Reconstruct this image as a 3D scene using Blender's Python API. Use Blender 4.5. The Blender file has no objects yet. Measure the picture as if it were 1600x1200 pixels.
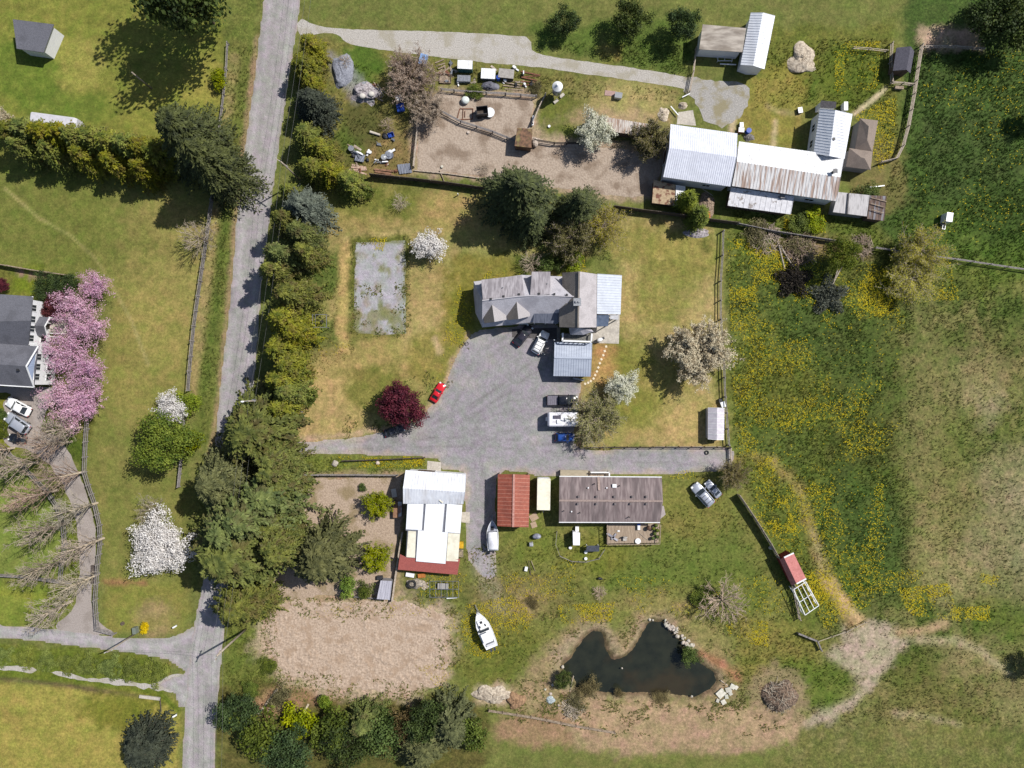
import bpy, math, random
import numpy as np
from mathutils import Vector, Matrix
from mathutils.geometry import tessellate_polygon
C = bpy.context.scene.collection
SC = bpy.context.scene
random.seed(7)
RNG = np.random.default_rng(11)
# ------------------------------------------------------------------ camera, sky, sun
S, H, CX, CY = 0.112, 120.0, 800.0, 600.0          # metres per map pixel on the ground, flying height
def W(px, py, z=0.0):
    k = (H - z) / H * S
    return Vector(((px - CX) * k, (CY - py) * k, z))
cam = bpy.data.cameras.new('camera'); camo = bpy.data.objects.new('camera', cam); C.objects.link(camo)
camo.location = (0, 0, H); cam.sensor_width = 36; cam.lens = 36 * H / (1600 * S); cam.clip_end = 6000; cam.clip_start = 1
SC.camera = camo
AZ, EL = math.radians(30), math.radians(50)          # sun seen from the ground: to the right and up in the picture
sdir = Vector((math.cos(AZ) * math.cos(EL), math.sin(AZ) * math.cos(EL), math.sin(EL)))
sun = bpy.data.lights.new('sun', 'SUN'); sun.energy = 5.0; sun.angle = math.radians(.5); sun.color = (1, .97, .915)
suno = bpy.data.objects.new('sun', sun); C.objects.link(suno); suno.rotation_euler = sdir.to_track_quat('Z', 'Y').to_euler()
suno.location = (60, 40, 90)
wd = bpy.data.worlds.new('World'); SC.world = wd; wd.use_nodes = True
nt = wd.node_tree; bg = nt.nodes['Background']; sky = nt.nodes.new('ShaderNodeTexSky'); sky.sky_type = 'NISHITA'
sky.sun_disc = False; sky.sun_elevation = EL; sky.sun_rotation = math.pi / 2 - AZ
nt.links.new(sky.outputs[0], bg.inputs[0]); bg.inputs[1].default_value = .085
SC.view_settings.view_transform = 'Standard'; SC.view_settings.look = 'None'; SC.view_settings.gamma = 1
SC.view_settings.exposure = 0.27
SC.cycles.max_bounces = 4; SC.cycles.diffuse_bounces = 2; SC.cycles.glossy_bounces = 2; SC.cycles.transparent_max_bounces = 4

# ------------------------------------------------------------------ materials
def _n(t, typ, **kw):
    n = t.nodes.new(typ)
    for k, v in kw.items(): setattr(n, k, v)
    return n
def c4(c): return (c[0], c[1], c[2], 1)
def M(name, c1, c2=None, scale=2.0, rough=.8, metal=0.0, bump=0.0, stretch=(1, 1, 1), lo=.35, hi=.65, rnd=0.0, c3=None,
      s3=.3, k3=.5, detail=5, leaf=0.0, spec=.3, lo3=.5, hi3=.62, swirl=0.0):
    m = bpy.data.materials.new(name); m.use_nodes = True; t = m.node_tree
    b = t.nodes['Principled BSDF']; b.inputs['Roughness'].default_value = rough; b.inputs['Metallic'].default_value = metal
    b.inputs['Specular IOR Level'].default_value = spec
    if c2 is None: c2 = tuple(x * .82 for x in c1)
    tc = _n(t, 'ShaderNodeTexCoord'); mp = _n(t, 'ShaderNodeMapping'); mp.inputs['Scale'].default_value = stretch
    t.links.new(tc.outputs['Object'], mp.inputs[0])
    no = _n(t, 'ShaderNodeTexNoise'); no.inputs['Scale'].default_value = scale; no.inputs['Detail'].default_value = detail
    t.links.new(mp.outputs[0], no.inputs['Vector'])
    r = _n(t, 'ShaderNodeValToRGB'); r.color_ramp.elements[0].position = lo; r.color_ramp.elements[1].position = hi
    r.color_ramp.elements[0].color = c4(c2); r.color_ramp.elements[1].color = c4(c1)
    t.links.new(no.outputs['Fac'], r.inputs[0]); col = r.outputs[0]
    if c3 is not None:
        n3 = _n(t, 'ShaderNodeTexNoise'); n3.inputs['Scale'].default_value = s3; n3.inputs['Detail'].default_value = 6
        t.links.new(mp.outputs[0], n3.inputs['Vector'])
        r3 = _n(t, 'ShaderNodeValToRGB'); r3.color_ramp.elements[0].position = lo3; r3.color_ramp.elements[1].position = hi3
        r3.color_ramp.elements[0].color = (0, 0, 0, 1); r3.color_ramp.elements[1].color = (k3, k3, k3, 1)
        t.links.new(n3.outputs['Fac'], r3.inputs[0])
        mx = _n(t, 'ShaderNodeMix', data_type='RGBA'); t.links.new(r3.outputs[0], mx.inputs[0]); t.links.new(col, mx.inputs[6])
        mx.inputs[7].default_value = c4(c3); col = mx.outputs[2]
    if swirl:
        wv = _n(t, 'ShaderNodeTexWave', wave_type='RINGS'); wv.inputs['Scale'].default_value = .42; wv.inputs['Distortion'].default_value = 34; wv.inputs['Detail'].default_value = 3; wv.inputs['Detail Scale'].default_value = .10; wv.inputs['Detail Roughness'].default_value = .35
        t.links.new(tc.outputs['Object'], wv.inputs['Vector']); wr = _n(t, 'ShaderNodeMapRange'); wr.inputs[1].default_value = .0; wr.inputs[2].default_value = .35; wr.inputs[3].default_value = 1 - swirl * .55; wr.inputs[4].default_value = 1.0; t.links.new(wv.outputs['Fac'], wr.inputs[0])
        sc = _n(t, 'ShaderNodeVectorMath', operation='SCALE'); t.links.new(col, sc.inputs[0]); t.links.new(wr.outputs[0], sc.inputs['Scale']); col = sc.outputs[0]
    if rnd:
        oi = _n(t, 'ShaderNodeObjectInfo'); mr = _n(t, 'ShaderNodeMapRange')
        mr.inputs[3].default_value = 1 - rnd; mr.inputs[4].default_value = 1 + rnd; t.links.new(oi.outputs['Random'], mr.inputs[0])
        hs = _n(t, 'ShaderNodeHueSaturation'); fr = _n(t, 'ShaderNodeMath', operation='MULTIPLY'); fr.inputs[1].default_value = 17.3; t.links.new(oi.outputs['Random'], fr.inputs[0]); fq = _n(t, 'ShaderNodeMath', operation='FRACT'); t.links.new(fr.outputs[0], fq.inputs[0])
        hm = _n(t, 'ShaderNodeMapRange'); hm.inputs[3].default_value = .5 - rnd * .16; hm.inputs[4].default_value = .5 + rnd * .16; t.links.new(fq.outputs[0], hm.inputs[0]); t.links.new(hm.outputs[0], hs.inputs['Hue'])
        sm = _n(t, 'ShaderNodeMapRange'); sm.inputs[3].default_value = 1 + rnd * .8; sm.inputs[4].default_value = 1 - rnd * .8; t.links.new(fq.outputs[0], sm.inputs[0]); t.links.new(sm.outputs[0], hs.inputs['Saturation']); t.links.new(mr.outputs[0], hs.inputs['Value']); t.links.new(col, hs.inputs['Color']); col = hs.outputs[0]
    t.links.new(col, b.inputs['Base Color'])
    if bump:
        bp = _n(t, 'ShaderNodeBump'); bp.inputs['Strength'].default_value = bump; bp.inputs['Distance'].default_value = .2
        t.links.new(no.outputs['Fac'], bp.inputs['Height']); t.links.new(bp.outputs[0], b.inputs['Normal'])
    if leaf:
        tr = _n(t, 'ShaderNodeBsdfTranslucent'); t.links.new(col, tr.inputs[0]); ms = _n(t, 'ShaderNodeMixShader'); ms.inputs[0].default_value = leaf
        out = [n for n in t.nodes if n.type == 'OUTPUT_MATERIAL'][0]
        t.links.new(b.outputs[0], ms.inputs[1]); t.links.new(tr.outputs[0], ms.inputs[2]); t.links.new(ms.outputs[0], out.inputs[0])
    return m
def paint(name, c, rough=.25, metal=0.0):
    m = M(name, c, tuple(x * .94 for x in c), scale=3, rough=rough, metal=metal, spec=.5, c3=tuple(x * .7 + .03 for x in c), s3=1.3, k3=.25)
    m.node_tree.nodes['Principled BSDF'].inputs['Coat Weight'].default_value = .4
    return m

# ------------------------------------------------------------------ mesh building
OFF = {}
class MB:
    def __init__(s): s.v = []; s.f = []
    def add(s, vs, fs):
        o = len(s.v); s.v += [tuple(x) for x in vs]; s.f += [tuple(i + o for i in f) for f in fs]
    def box(s, c, d, rz=0.0, taper=1.0):
        cx, cy, cz = c; x, y, z = d[0] / 2, d[1] / 2, d[2] / 2; ca, sa = math.cos(rz), math.sin(rz); vs = []
        for k in (-1, 1):
            q = 1 if k < 0 else taper
            for a, b in ((-1, -1), (1, -1), (1, 1), (-1, 1)):
                px, py = a * x * q, b * y * q
                vs.append((cx + px * ca - py * sa, cy + px * sa + py * ca, cz + k * z))
        s.add(vs, [(3, 2, 1, 0), (4, 5, 6, 7), (0, 1, 5, 4), (1, 2, 6, 5), (2, 3, 7, 6), (3, 0, 4, 7)])
    def beam(s, a, b, w, h):                       # rectangular bar from a to b
        a, b = Vector(a), Vector(b); d = (b - a)
        if d.length < 1e-6: return
        u = d.normalized(); up = Vector((0, 0, 1)) if abs(u.z) < .95 else Vector((1, 0, 0))
        x = u.cross(up).normalized(); y = x.cross(u); vs = []
        for p in (a, b):
            for i, j in ((-1, -1), (1, -1), (1, 1), (-1, 1)): vs.append(p + x * (i * w / 2) + y * (j * h / 2))
        s.add(vs, [(3, 2, 1, 0), (4, 5, 6, 7), (0, 1, 5, 4), (1, 2, 6, 5), (2, 3, 7, 6), (3, 0, 4, 7)])
    def tube(s, a, b, r0, r1=None, n=8, cap=True):
        a, b = Vector(a), Vector(b); r1 = r0 if r1 is None else r1; u = (b - a).normalized()
        up = Vector((0, 0, 1)) if abs(u.z) < .95 else Vector((1, 0, 0)); x = u.cross(up).normalized(); y = x.cross(u); vs = []
        for p, r in ((a, r0), (b, r1)):
            for i in range(n):
                t = 2 * math.pi * i / n; vs.append(p + x * (r * math.cos(t)) + y * (r * math.sin(t)))
        fs = [(i, (i + 1) % n, n + (i + 1) % n, n + i) for i in range(n)]
        if cap: fs += [tuple(range(n - 1, -1, -1)), tuple(range(n, 2 * n))]
        s.add(vs, fs)
    def slab(s, pts, t=.12):                       # sheet with a top outline and thickness below it
        n = len(pts); top = [Vector(p) for p in pts]
        a = sum((top[i].x * top[(i + 1) % n].y - top[(i + 1) % n].x * top[i].y) for i in range(n))
        if a < 0: top.reverse()
        bot = [p - Vector((0, 0, t)) for p in top]
        s.add(top + bot, [tuple(range(n)), tuple(range(2 * n - 1, n - 1, -1))] + [(n + i, n + (i + 1) % n, (i + 1) % n, i) for i in range(n)])
    def prism(s, pts, z0, z1):
        s.slab([(p[0], p[1], z1) for p in pts], z1 - z0)
    def walls(s, pts, z0=-.05):                    # upright walls round an outline whose points carry their top height
        pts = [Vector(p) for p in pts]; n = len(pts); vs = [(p.x, p.y, z0) for p in pts] + [tuple(p) for p in pts]
        a = sum((pts[i].x * pts[(i + 1) % n].y - pts[(i + 1) % n].x * pts[i].y) for i in range(n))
        s.add(vs, [((i, (i + 1) % n, n + (i + 1) % n, n + i) if a > 0 else (n + i, n + (i + 1) % n, (i + 1) % n, i)) for i in range(n)])
    def ball(s, c, r, n=10, m=6, sq=1.0):
        vs = []; fs = []; cx, cy, cz = c
        rx, ry, rz = (r if isinstance(r, tuple) else (r, r, r * sq))
        for j in range(1, m):
            p = math.pi * j / m
            for i in range(n):
                t = 2 * math.pi * i / n; vs.append((cx + rx * math.sin(p) * math.cos(t), cy + ry * math.sin(p) * math.sin(t), cz + rz * math.cos(p)))
        vs += [(cx, cy, cz + rz), (cx, cy, cz - rz)]; T = len(vs) - 2
        for j in range(m - 2):
            for i in range(n): fs.append((j * n + i, (j + 1) * n + i, (j + 1) * n + (i + 1) % n, j * n + (i + 1) % n))
        for i in range(n):
            fs.append((T, i, (i + 1) % n)); b = (m - 2) * n; fs.append((T + 1, b + (i + 1) % n, b + i))
        s.add(vs, fs)
    def loft(s, rings, cap=True):
        n = len(rings[0]); vs = [p for r in rings for p in r]; fs = []
        for j in range(len(rings) - 1):
            for i in range(n): fs.append((j * n + i, j * n + (i + 1) % n, (j + 1) * n + (i + 1) % n, (j + 1) * n + i))
        if cap: fs += [tuple(range(n - 1, -1, -1)), tuple(range((len(rings) - 1) * n, len(rings) * n))]
        s.add(vs, fs)
    def ribs(s, a, b, c, d, step, w=.05, h=.05):   # raised seams running from eave a-b up to ridge d-c
        a, b, c, d = map(Vector, (a, b, c, d)); n = max(2, int((b - a).length / step))
        for i in range(n + 1):
            t = i / n; s.beam(a.lerp(b, t) + Vector((0, 0, h * .4)), d.lerp(c, t) + Vector((0, 0, h * .4)), w, h)
def tagit(o, label=None, cat=None, group=None, kind=None):
    if label: o['label'] = label
    if cat: o['category'] = cat
    if group: o['group'] = group
    if kind: o['kind'] = kind
    return o
def thing(name, label, cat, loc=(0, 0, 0), rz=0.0, group=None):
    o = bpy.data.objects.new(name, None); C.objects.link(o); o.empty_display_size = .5
    o.location = loc; o.rotation_euler = (0, 0, rz); OFF[o.name] = Vector(loc) if rz == 0 else None
    return tagit(o, label, cat, group)
def link(name, me, mat, parent=None):
    o = bpy.data.objects.new(name, me); C.objects.link(o)
    if mat is not None and len(me.materials) == 0: me.materials.append(mat)
    if parent is not None: o.parent = parent
    return o
def part(name, mb, mat, parent=None, smooth=False, world=True):
    """one mesh object; with world=True the shape was written in place and is moved into its thing's frame"""
    me = bpy.data.meshes.new(name); off = Vector((0, 0, 0))
    if parent is not None and world: off = OFF.get(parent.name) or off
    me.from_pydata([(v[0] - off.x, v[1] - off.y, v[2] - off.z) for v in mb.v], [], mb.f); me.update()
    if smooth: me.shade_smooth()
    o = link(name, me, mat, parent)
    if parent is not None and world: OFF[o.name] = off
    return o
def solo(name, mb, mat, label, cat, group=None, smooth=False, loc=None):
    """a thing that is one mesh: its origin is put at its base"""
    vs = np.array(mb.v); o0 = Vector(((vs[:, 0].min() + vs[:, 0].max()) / 2, (vs[:, 1].min() + vs[:, 1].max()) / 2, max(0, vs[:, 2].min()))) if loc is None else Vector(loc)
    mb.v = [(v[0] - o0.x, v[1] - o0.y, v[2] - o0.z) for v in mb.v]
    o = part(name, mb, mat, None, smooth); o.location = o0; OFF[o.name] = o0
    return tagit(o, label, cat, group)
def copy_tree(o, parent=None):
    c = o.copy(); C.objects.link(c)
    if parent is not None: c.parent = parent
    for ch in list(o.children): copy_tree(ch, c)
    return c
def np_mesh(name, verts, quads):
    me = bpy.data.meshes.new(name); nv, nq = len(verts), len(quads); k = quads.shape[1]
    me.vertices.add(nv); me.vertices.foreach_set('co', np.ascontiguousarray(verts, dtype=np.float32).ravel())
    me.loops.add(nq * k); me.loops.foreach_set('vertex_index', np.ascontiguousarray(quads, dtype=np.int32).ravel())
    me.polygons.add(nq); me.polygons.foreach_set('loop_start', np.arange(0, nq * k, k, dtype=np.int32))
    me.update(calc_edges=True); return me
ORD = ['first', 'second', 'third', 'fourth', 'fifth', 'sixth', 'seventh', 'eighth', 'ninth', 'tenth', 'eleventh', 'twelfth', 'thirteenth', 'fourteenth', 'fifteenth', 'sixteenth', 'seventeenth', 'eighteenth']
# ------------------------------------------------------------------ numpy noise and polygon distance
def vnoise(x, y, seed=0):
    xi = np.floor(x).astype(np.int64); yi = np.floor(y).astype(np.int64); fx = x - xi; fy = y - yi
    fx = fx * fx * (3 - 2 * fx); fy = fy * fy * (3 - 2 * fy)
    def h(a, b):
        n = (a * 374761393 + b * 668265263 + seed * 69069) & 0x7fffffff
        n = ((n ^ (n >> 13)) * 1274126177) & 0x7fffffff
        return ((n ^ (n >> 16)) & 0xffff) / 65535.0
    return (h(xi, yi) * (1 - fx) + h(xi + 1, yi) * fx) * (1 - fy) + (h(xi, yi + 1) * (1 - fx) + h(xi + 1, yi + 1) * fx) * fy
def fbm(x, y, seed=0, o=4):
    r = 0; a = .5; t = 0
    for i in range(o): r = r + a * vnoise(x * 2 ** i, y * 2 ** i, seed + i); t += a; a *= .5
    return r / t
def sdist(poly, X, Y):
    """signed distance in metres, negative inside"""
    P = np.array(poly, float); n = len(P); d = np.full(X.shape, 1e9); ins = np.zeros(X.shape, bool)
    for i in range(n):
        x0, y0 = P[i]; x1, y1 = P[(i + 1) % n]; ex, ey = x1 - x0, y1 - y0
        t = np.clip(((X - x0) * ex + (Y - y0) * ey) / (ex * ex + ey * ey + 1e-12), 0, 1)
        d = np.minimum(d, (X - x0 - t * ex) ** 2 + (Y - y0 - t * ey) ** 2)
        c = (y0 > Y) != (y1 > Y)
        if y1 != y0: ins ^= c & (X < (x1 - x0) * (Y - y0) / (y1 - y0) + x0)
    d = np.sqrt(d); return np.where(ins, -d, d)
def PW(pts): return [tuple(W(*p)[:2]) for p in pts]
def inside(poly, X, Y): return sdist(PW(poly), X, Y)
# ------------------------------------------------------------------ the ground and what lies flat on it
def A(r, g, b, k=.80):
    f = lambda c: ((c / 255 + .055) / 1.055) ** 2.4 if c > 10 else c / 255 / 12.92
    return (f(r) * k, f(g) * k, f(b) * k)
POND = [(880,1042),(893,1030),(903,1012),(915,995),(926,987),(939,988),(945,1003),(948,1018),(957,1033),(975,1030),(992,1015),(1003,995),(1012,978),
        (1022,972),(1037,975),(1046,986),(1058,1000),(1070,1013),(1096,1038),(1118,1056),(1121,1066),(1112,1078),(1090,1090),(1066,1089),(1040,1085),
        (1000,1083),(942,1083),(920,1077),(903,1079),(897,1062),(884,1053)]
def dense(lo, hi, step, far, g=1.35):
    a = list(np.arange(lo, hi + 1e-6, step)); d = step; x = a[-1]; R = []
    while x < far: d *= g; x += d; R.append(x)
    d = step; x = a[0]; L = []
    while x > -far: d *= g; x -= d; L.append(x)
    return np.array(L[::-1] + a + R)
GX = dense(-98, 98, .4, 2500); GY = dense(-76, 76, .4, 2500)
X, Y = np.meshgrid(GX, GY); PX = X / S + CX; PY = CY - Y / S
GK = .93
N1 = fbm(X * .12, Y * .12, 1, 5) - .5; N2 = fbm(X * .5, Y * .5, 9, 4) - .5; N3 = fbm(X * 1.6, Y * 1.6, 21, 3) - .5
TINT = np.zeros(X.shape + (4,)); TINT[...] = A(110, 114, 58) + (.5,)
def blend(sd, col, soft, coarse, amp, k=1.0):
    sd = sd + amp * (N1 * 1.2 + N2 * 1.6 + N3 * .9)
    a = np.clip(.5 - sd / (2 * soft), 0, 1); a = (a * a * (3 - 2 * a) * k)[..., None]
    g_ = GK if col[1] > col[0] * .90 else 1.0
    TINT[:] = TINT * (1 - a) + np.array((col[0] * g_, col[1] * g_, col[2] * g_ * .92, coarse)) * a
def zone(poly, col, soft=1.0, coarse=.5, amp=1.5, k=1.0): blend(sdist(PW(poly), X, Y), col, soft, coarse, amp, k)
def zline(pts, width, col, soft=.5, coarse=.5, amp=.6, k=1.0):
    P = PW(pts); d = np.full(X.shape, 1e9)
    for (x0, y0), (x1, y1) in zip(P[:-1], P[1:]):
        ex, ey = x1 - x0, y1 - y0; t = np.clip(((X - x0) * ex + (Y - y0) * ey) / (ex * ex + ey * ey), 0, 1)
        d = np.minimum(d, np.hypot(X - x0 - t * ex, Y - y0 - t * ey))
    blend(d - width / 2, col, soft, coarse, amp, k)
def spot(px, py, r, col, soft=1.2, coarse=.5, amp=1.6, k=.85, ry=None):
    w = W(px, py); ry = ry or r; blend((np.hypot((X - w.x) / r, (Y - w.y) / ry) - 1) * min(r, ry), col, soft, coarse, amp, k)
OLIVE = A(124,124,66); LAWN = A(118,126,48); DRY = A(158,142,90); GRN = A(86,102,40); LUSH = A(62,82,30); MEAD = A(78,92,36); TAN = A(170,150,112); SOIL = A(176,150,128); MIX = A(120,114,68)
# north-west lawn, west field
zone([(-300,-200),(356,-200),(352,200),(330,290),(-300,270)], A(124,126,58), 1.5, .3)
spot(120,105,5,A(150,145,75)); spot(320,130,5,A(150,140,70),ry=4,k=.6); spot(110,165,8,A(92,112,42),k=.7,ry=3); spot(250,170,6,A(140,138,65),k=.7); spot(40,110,6,A(96,118,42),k=.7)
zone([(-300,250),(335,285),(330,330),(297,607),(285,740),(300,990),(160,990),(160,830),(132,745),(140,655),(180,480),(150,432),(0,412),(-300,400)], OLIVE, 1.0, .3)
spot(270,430,9,A(150,138,82),3,k=.7,ry=14); spot(230,560,8,A(146,136,76),3,k=.5,ry=12); spot(60,330,12,A(108,116,52),4,k=.6); spot(120,390,14,A(112,116,56),4,k=.6,ry=5)
zline([(8,295),(60,340),(110,368),(150,405),(180,455),(205,500),(232,570)], .35, A(166,156,104), .3, .3, .2, .8)
zline([(30,300),(100,365),(140,395),(170,440)], .5, A(98,104,50), .4, .3, .2, .6)
zone([(195,900),(290,915),(285,990),(165,985),(165,905)], A(134,132,66), 1.5, .4)
zline([(165,909),(225,911)], 1.0, A(150,112,82), .6, .6, .6)
spot(245,968,4,A(152,132,96),ry=3,k=.9); zone([(180,985),(280,985),(300,960),(290,940)], A(130,128,62), 1, .4, k=.5)
# verges along the road
zone([(358,-200),(425,-200),(400,100),(380,240),(362,420),(345,580),(333,700),(300,700),(300,600),(318,450),(338,300),(352,180)], A(108,114,56), .8, .8)
zline([(340,320),(320,460),(305,570),(298,640)], 1.6, A(158,140,96), .8, .7, .8, .8); zline([(352,330),(338,470),(322,600),(312,680)], 1.2, A(92,106,46), .8, .8, .7, .8)
zline([(401,60),(394,140),(380,235),(370,320),(362,420),(350,540),(338,650),(326,720)], .9, A(160,134,108), .5, .5, .5, .8)
zline([(365,90),(358,150),(352,190)], 1.5, A(150,136,92), .7, .6, .6, .7)
zone([(357,970),(372,970),(420,990),(415,1060),(430,1080),(420,1133),(342,1133),(352,1040)], A(106,114,52), 1, .8)
# yard of junk in the north
zone([(470,60),(650,60),(690,140),(650,280),(590,300),(500,300),(480,240)], A(118,112,62), 1.5, .8)
spot(540,250,5,A(98,96,50),k=.8); spot(560,210,4,A(86,104,42)); spot(565,100,4,A(80,108,36)); spot(610,245,5,A(132,112,74)); spot(575,190,4,A(92,90,50))
zone([(512,80),(545,90),(562,122),(578,142),(556,160),(522,118)], A(150,150,154), .8, .6, 1.2, .7)
zone([(590,75),(760,98),(900,115),(1060,140),(1060,160),(840,160),(700,135),(650,110)], A(118,116,62), 1, .8)
zone([(650,282),(760,280),(760,300),(650,296),(590,285)], A(88,100,46), 1, .8)
zone([(840,150),(900,118),(1070,145),(1040,200),(900,240),(832,212)], A(124,118,70), 1.2, .8); spot(980,160,8,A(164,150,100),ry=4); spot(880,190,5,A(104,112,48)); spot(960,185,8,A(168,146,116),ry=2)
zone([(836,40),(836,80),(900,92),(1075,120),(1090,20)], A(92,108,48), 1, .8); spot(950,80,2,A(140,130,70))
# house grounds
zone([(490,290),(760,300),(800,330),(930,330),(930,430),(740,520),(690,600),(640,664),(455,690),(455,640),(500,520),(505,400)], A(142,134,82), 1.2, .5)
spot(580,330,9,A(150,132,82),3,ry=4); spot(560,310,8,A(112,116,52),2,ry=3); spot(640,320,6,A(108,114,50),ry=3); spot(700,330,6,A(158,138,88),ry=4)
zone([(505,395),(537,398),(540,450),(500,450),(490,420)], A(98,110,52), 1, .8); zone([(480,500),(535,500),(560,535),(530,570),(490,610),(475,600)], A(102,110,54), 1, .8)
zline([(541,382),(538,450),(534,520),(540,545)], 1.9, A(176,152,100), .6, .6, .5); zline([(541,372),(590,368),(640,362)], .9, A(172,152,104), .6, .6, .5)
zone([(548,370),(640,365),(642,530),(560,535),(544,525)], A(104,106,50), .6, .9, .8); zone([(640,370),(648,370),(650,535),(560,545),(560,533),(640,528)], A(150,138,84), .7, .6, 1)
spot(520,620,8,A(178,152,104),2,k=.8,ry=7); spot(500,660,5,A(166,146,98),k=.8); spot(600,570,8,A(156,138,86),3,ry=5); spot(590,610,6,A(122,120,58),ry=4); spot(670,510,5,A(170,150,102),ry=7); spot(690,450,6,A(160,140,92),3,ry=5)
spot(720,500,3,A(122,120,40),ry=7); spot(680,560,5,A(132,124,62)); spot(760,425,7,A(128,122,54),ry=3); zline([(680,530),(686,550)], .8, A(186,160,124), .5, .5, .5)
zone([(800,400),(930,400),(930,428),(815,428)], A(82,96,36), 1, .8)
zone([(926,325),(1125,352),(1130,440),(1135,696),(906,698),(906,600),(926,590),(968,538),(972,430)], A(154,140,92), .8, .5)
for p in [(1000,380,6,4,(134,128,66)),(1080,400,7,5,(138,130,68)),(990,470,5,6,(170,148,98)),(1050,460,7,6,(132,128,66)),(1100,500,4,6,(166,148,100)),(1010,600,8,5,(146,134,76)),(975,655,6,5,(122,124,56)),(1080,660,8,4,(172,150,98)),(960,560,3,4,(124,122,56)),(1020,680,10,2,(174,150,102)),(1000,640,5,4,(128,126,60)),(985,560,4,4,(126,124,58)),(940,560,2,4,(186,140,96))]:
    spot(p[0], p[1], p[2], A(*p[4]), 2.0, .5, 2, .8, ry=p[3])
# meadow, north-east and far east fields
zone([(1100,330),(1430,395),(1600,420),(1600,480),(1440,520),(1412,600),(1426,700),(1404,800),(1420,900),(1310,1000),(1200,1010),(1150,730),(1137,690),(1130,440)], A(98,108,46), 2.5, .95, 5)
for p in [(1290,560,11,10,(76,92,42)),(1380,600,7,14,(80,94,42)),(1210,600,9,7,(104,108,46)),(1250,480,6,5,(76,92,42)),(1350,690,8,6,(82,90,40)),(1330,800,8,8,(72,90,40)),(1390,850,5,10,(70,90,40)),(1190,460,5,5,(88,100,46)),(1220,700,6,5,(88,100,46)),(1400,430,9,4,(90,96,42)),(1370,930,8,4,(70,92,38))]:
    spot(p[0], p[1], p[2], A(*p[4]), 2.5, .95, 2.5, .85, ry=p[3])
zone([(1432,-200),(1900,-200),(1900,425),(1600,415),(1420,395),(1360,345),(1385,260),(1405,240)], A(72,92,40), 1, .95)
for p in [(1520,240,9,10,(68,86,40)),(1500,370,9,5,(84,104,40)),(1570,400,6,4,(84,106,38)),(1470,180,4,8,(70,88,42)),(1560,330,6,6,(64,84,32))]:
    spot(p[0], p[1], p[2], A(*p[4]), 2.5, .95, 2.5, .8, ry=p[3])
zone([(1436,40),(1530,40),(1535,80),(1436,82)], A(176,152,130), .8, .5)
zone([(1180,40),(1395,40),(1405,240),(1370,270),(1360,190),(1270,170),(1180,180),(1165,140)], A(108,112,50), 1, .85); spot(1240,130,5,A(80,104,34),ry=4); spot(1330,120,6,A(92,106,36)); spot(1225,135,4,A(136,124,60),ry=4)
zone([(1160,130),(1230,110),(1260,150),(1250,235),(1170,220),(1150,190)], A(136,128,64), 1.2, .6); zline([(1147,180),(1143,205)], .9, A(190,172,142), .5, .4, .4); zline([(1212,190),(1208,230)], .9, A(186,168,132), .5, .4, .4); zline([(1200,165),(1215,175),(1250,178)], .7, A(170,150,112), .5, .4, .4, .7)
spot(1385,250,3,A(112,104,62)); spot(1375,285,5,A(118,110,66))
zline([(1335,178),(1365,155),(1385,138)], .8, A(196,180,150), .4, .4, .3)
zone([(1300,340),(1360,345),(1400,395),(1250,380),(1130,350),(1130,330)], A(96,106,44), 1, .9); zone([(1250,372),(1330,372),(1360,400),(1250,400),(1190,390)], A(134,118,82), 1.2, .8)
zone([(1418,520),(1600,470),(1900,470),(1900,1500),(1180,1500),(1230,1010),(1310,995),(1420,900)], A(110,112,60), 5, 1, 7)
v_ = np.clip((.6 * fbm(X * .22, Y * .16, 201, 5) + .4 * fbm(X * .9, Y * .7, 207, 3) - .5) * 5 + .45, 0, 1)
blend(np.maximum(sdist(PW([(1425,500),(1640,440),(1640,1180),(1180,1180),(1250,1015),(1425,930)]), X, Y) / 3, (.52 - v_) * 3), A(140,134,90), .8, 1, 1, .38); blend(np.maximum(sdist(PW([(1425,460),(1640,440),(1640,1180),(1250,1080),(1300,1010),(1425,930)]), X, Y) / 3, (v_ - .46) * 3), A(84,98,44), .8, .95, 1, .95)
for p in [(1525,590,6,4,(158,142,108)),(1500,625,4,3,(158,142,110)),(1580,740,7,6,(166,150,122)),(1590,850,9,10,(166,152,126)),(1520,830,8,9,(142,130,90)),(1480,760,5,8,(120,114,66)),(1470,620,4,10,(92,104,42)),(1540,680,6,6,(84,98,40)),(1570,560,7,6,(130,116,78)),(1490,680,3,6,(96,108,46)),(1455,600,3,12,(136,126,84)),(1440,700,3,14,(136,126,84)),(1570,940,7,6,(104,110,50)),(1500,900,5,4,(166,150,112)),(1450,860,4,5,(146,134,92)),(1560,980,6,5,(92,110,40)),(1480,1080,10,6,(112,108,56)),(1420,1100,8,5,(130,116,76)),(1520,1030,7,4,(160,142,106)),(1560,1080,7,3,(136,124,86)),(1500,1140,9,3,(120,112,62)),(1430,1040,5,6,(96,104,44)),(1590,1100,6,5,(132,124,84)),(1600,520,5,5,(78,96,36)),(1550,640,2,3,(186,166,138))]:
    spot(p[0], p[1], p[2], A(*p[4]), 2.2, .8, 2.8, .40, ry=p[3])
zone([(1286,1022),(1320,1008),(1322,985),(1352,968),(1385,970),(1410,992),(1425,985),(1415,1010),(1390,1035),(1370,1062),(1340,1100),(1290,1133),(1240,1133),(1280,1108),(1330,1090),(1352,1060),(1320,1045)], A(168,154,134), .9, .6, 1.6)
zline([(1405,990),(1440,985),(1475,975)], 1.5, A(168,146,112), .8); zline([(1430,1000),(1490,1000),(1530,1015),(1575,1050)], 1.2, A(166,154,122), .8); zline([(1400,1115),(1450,1120),(1500,1133)], 1.2, A(166,152,122), .8, k=.7)
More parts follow.
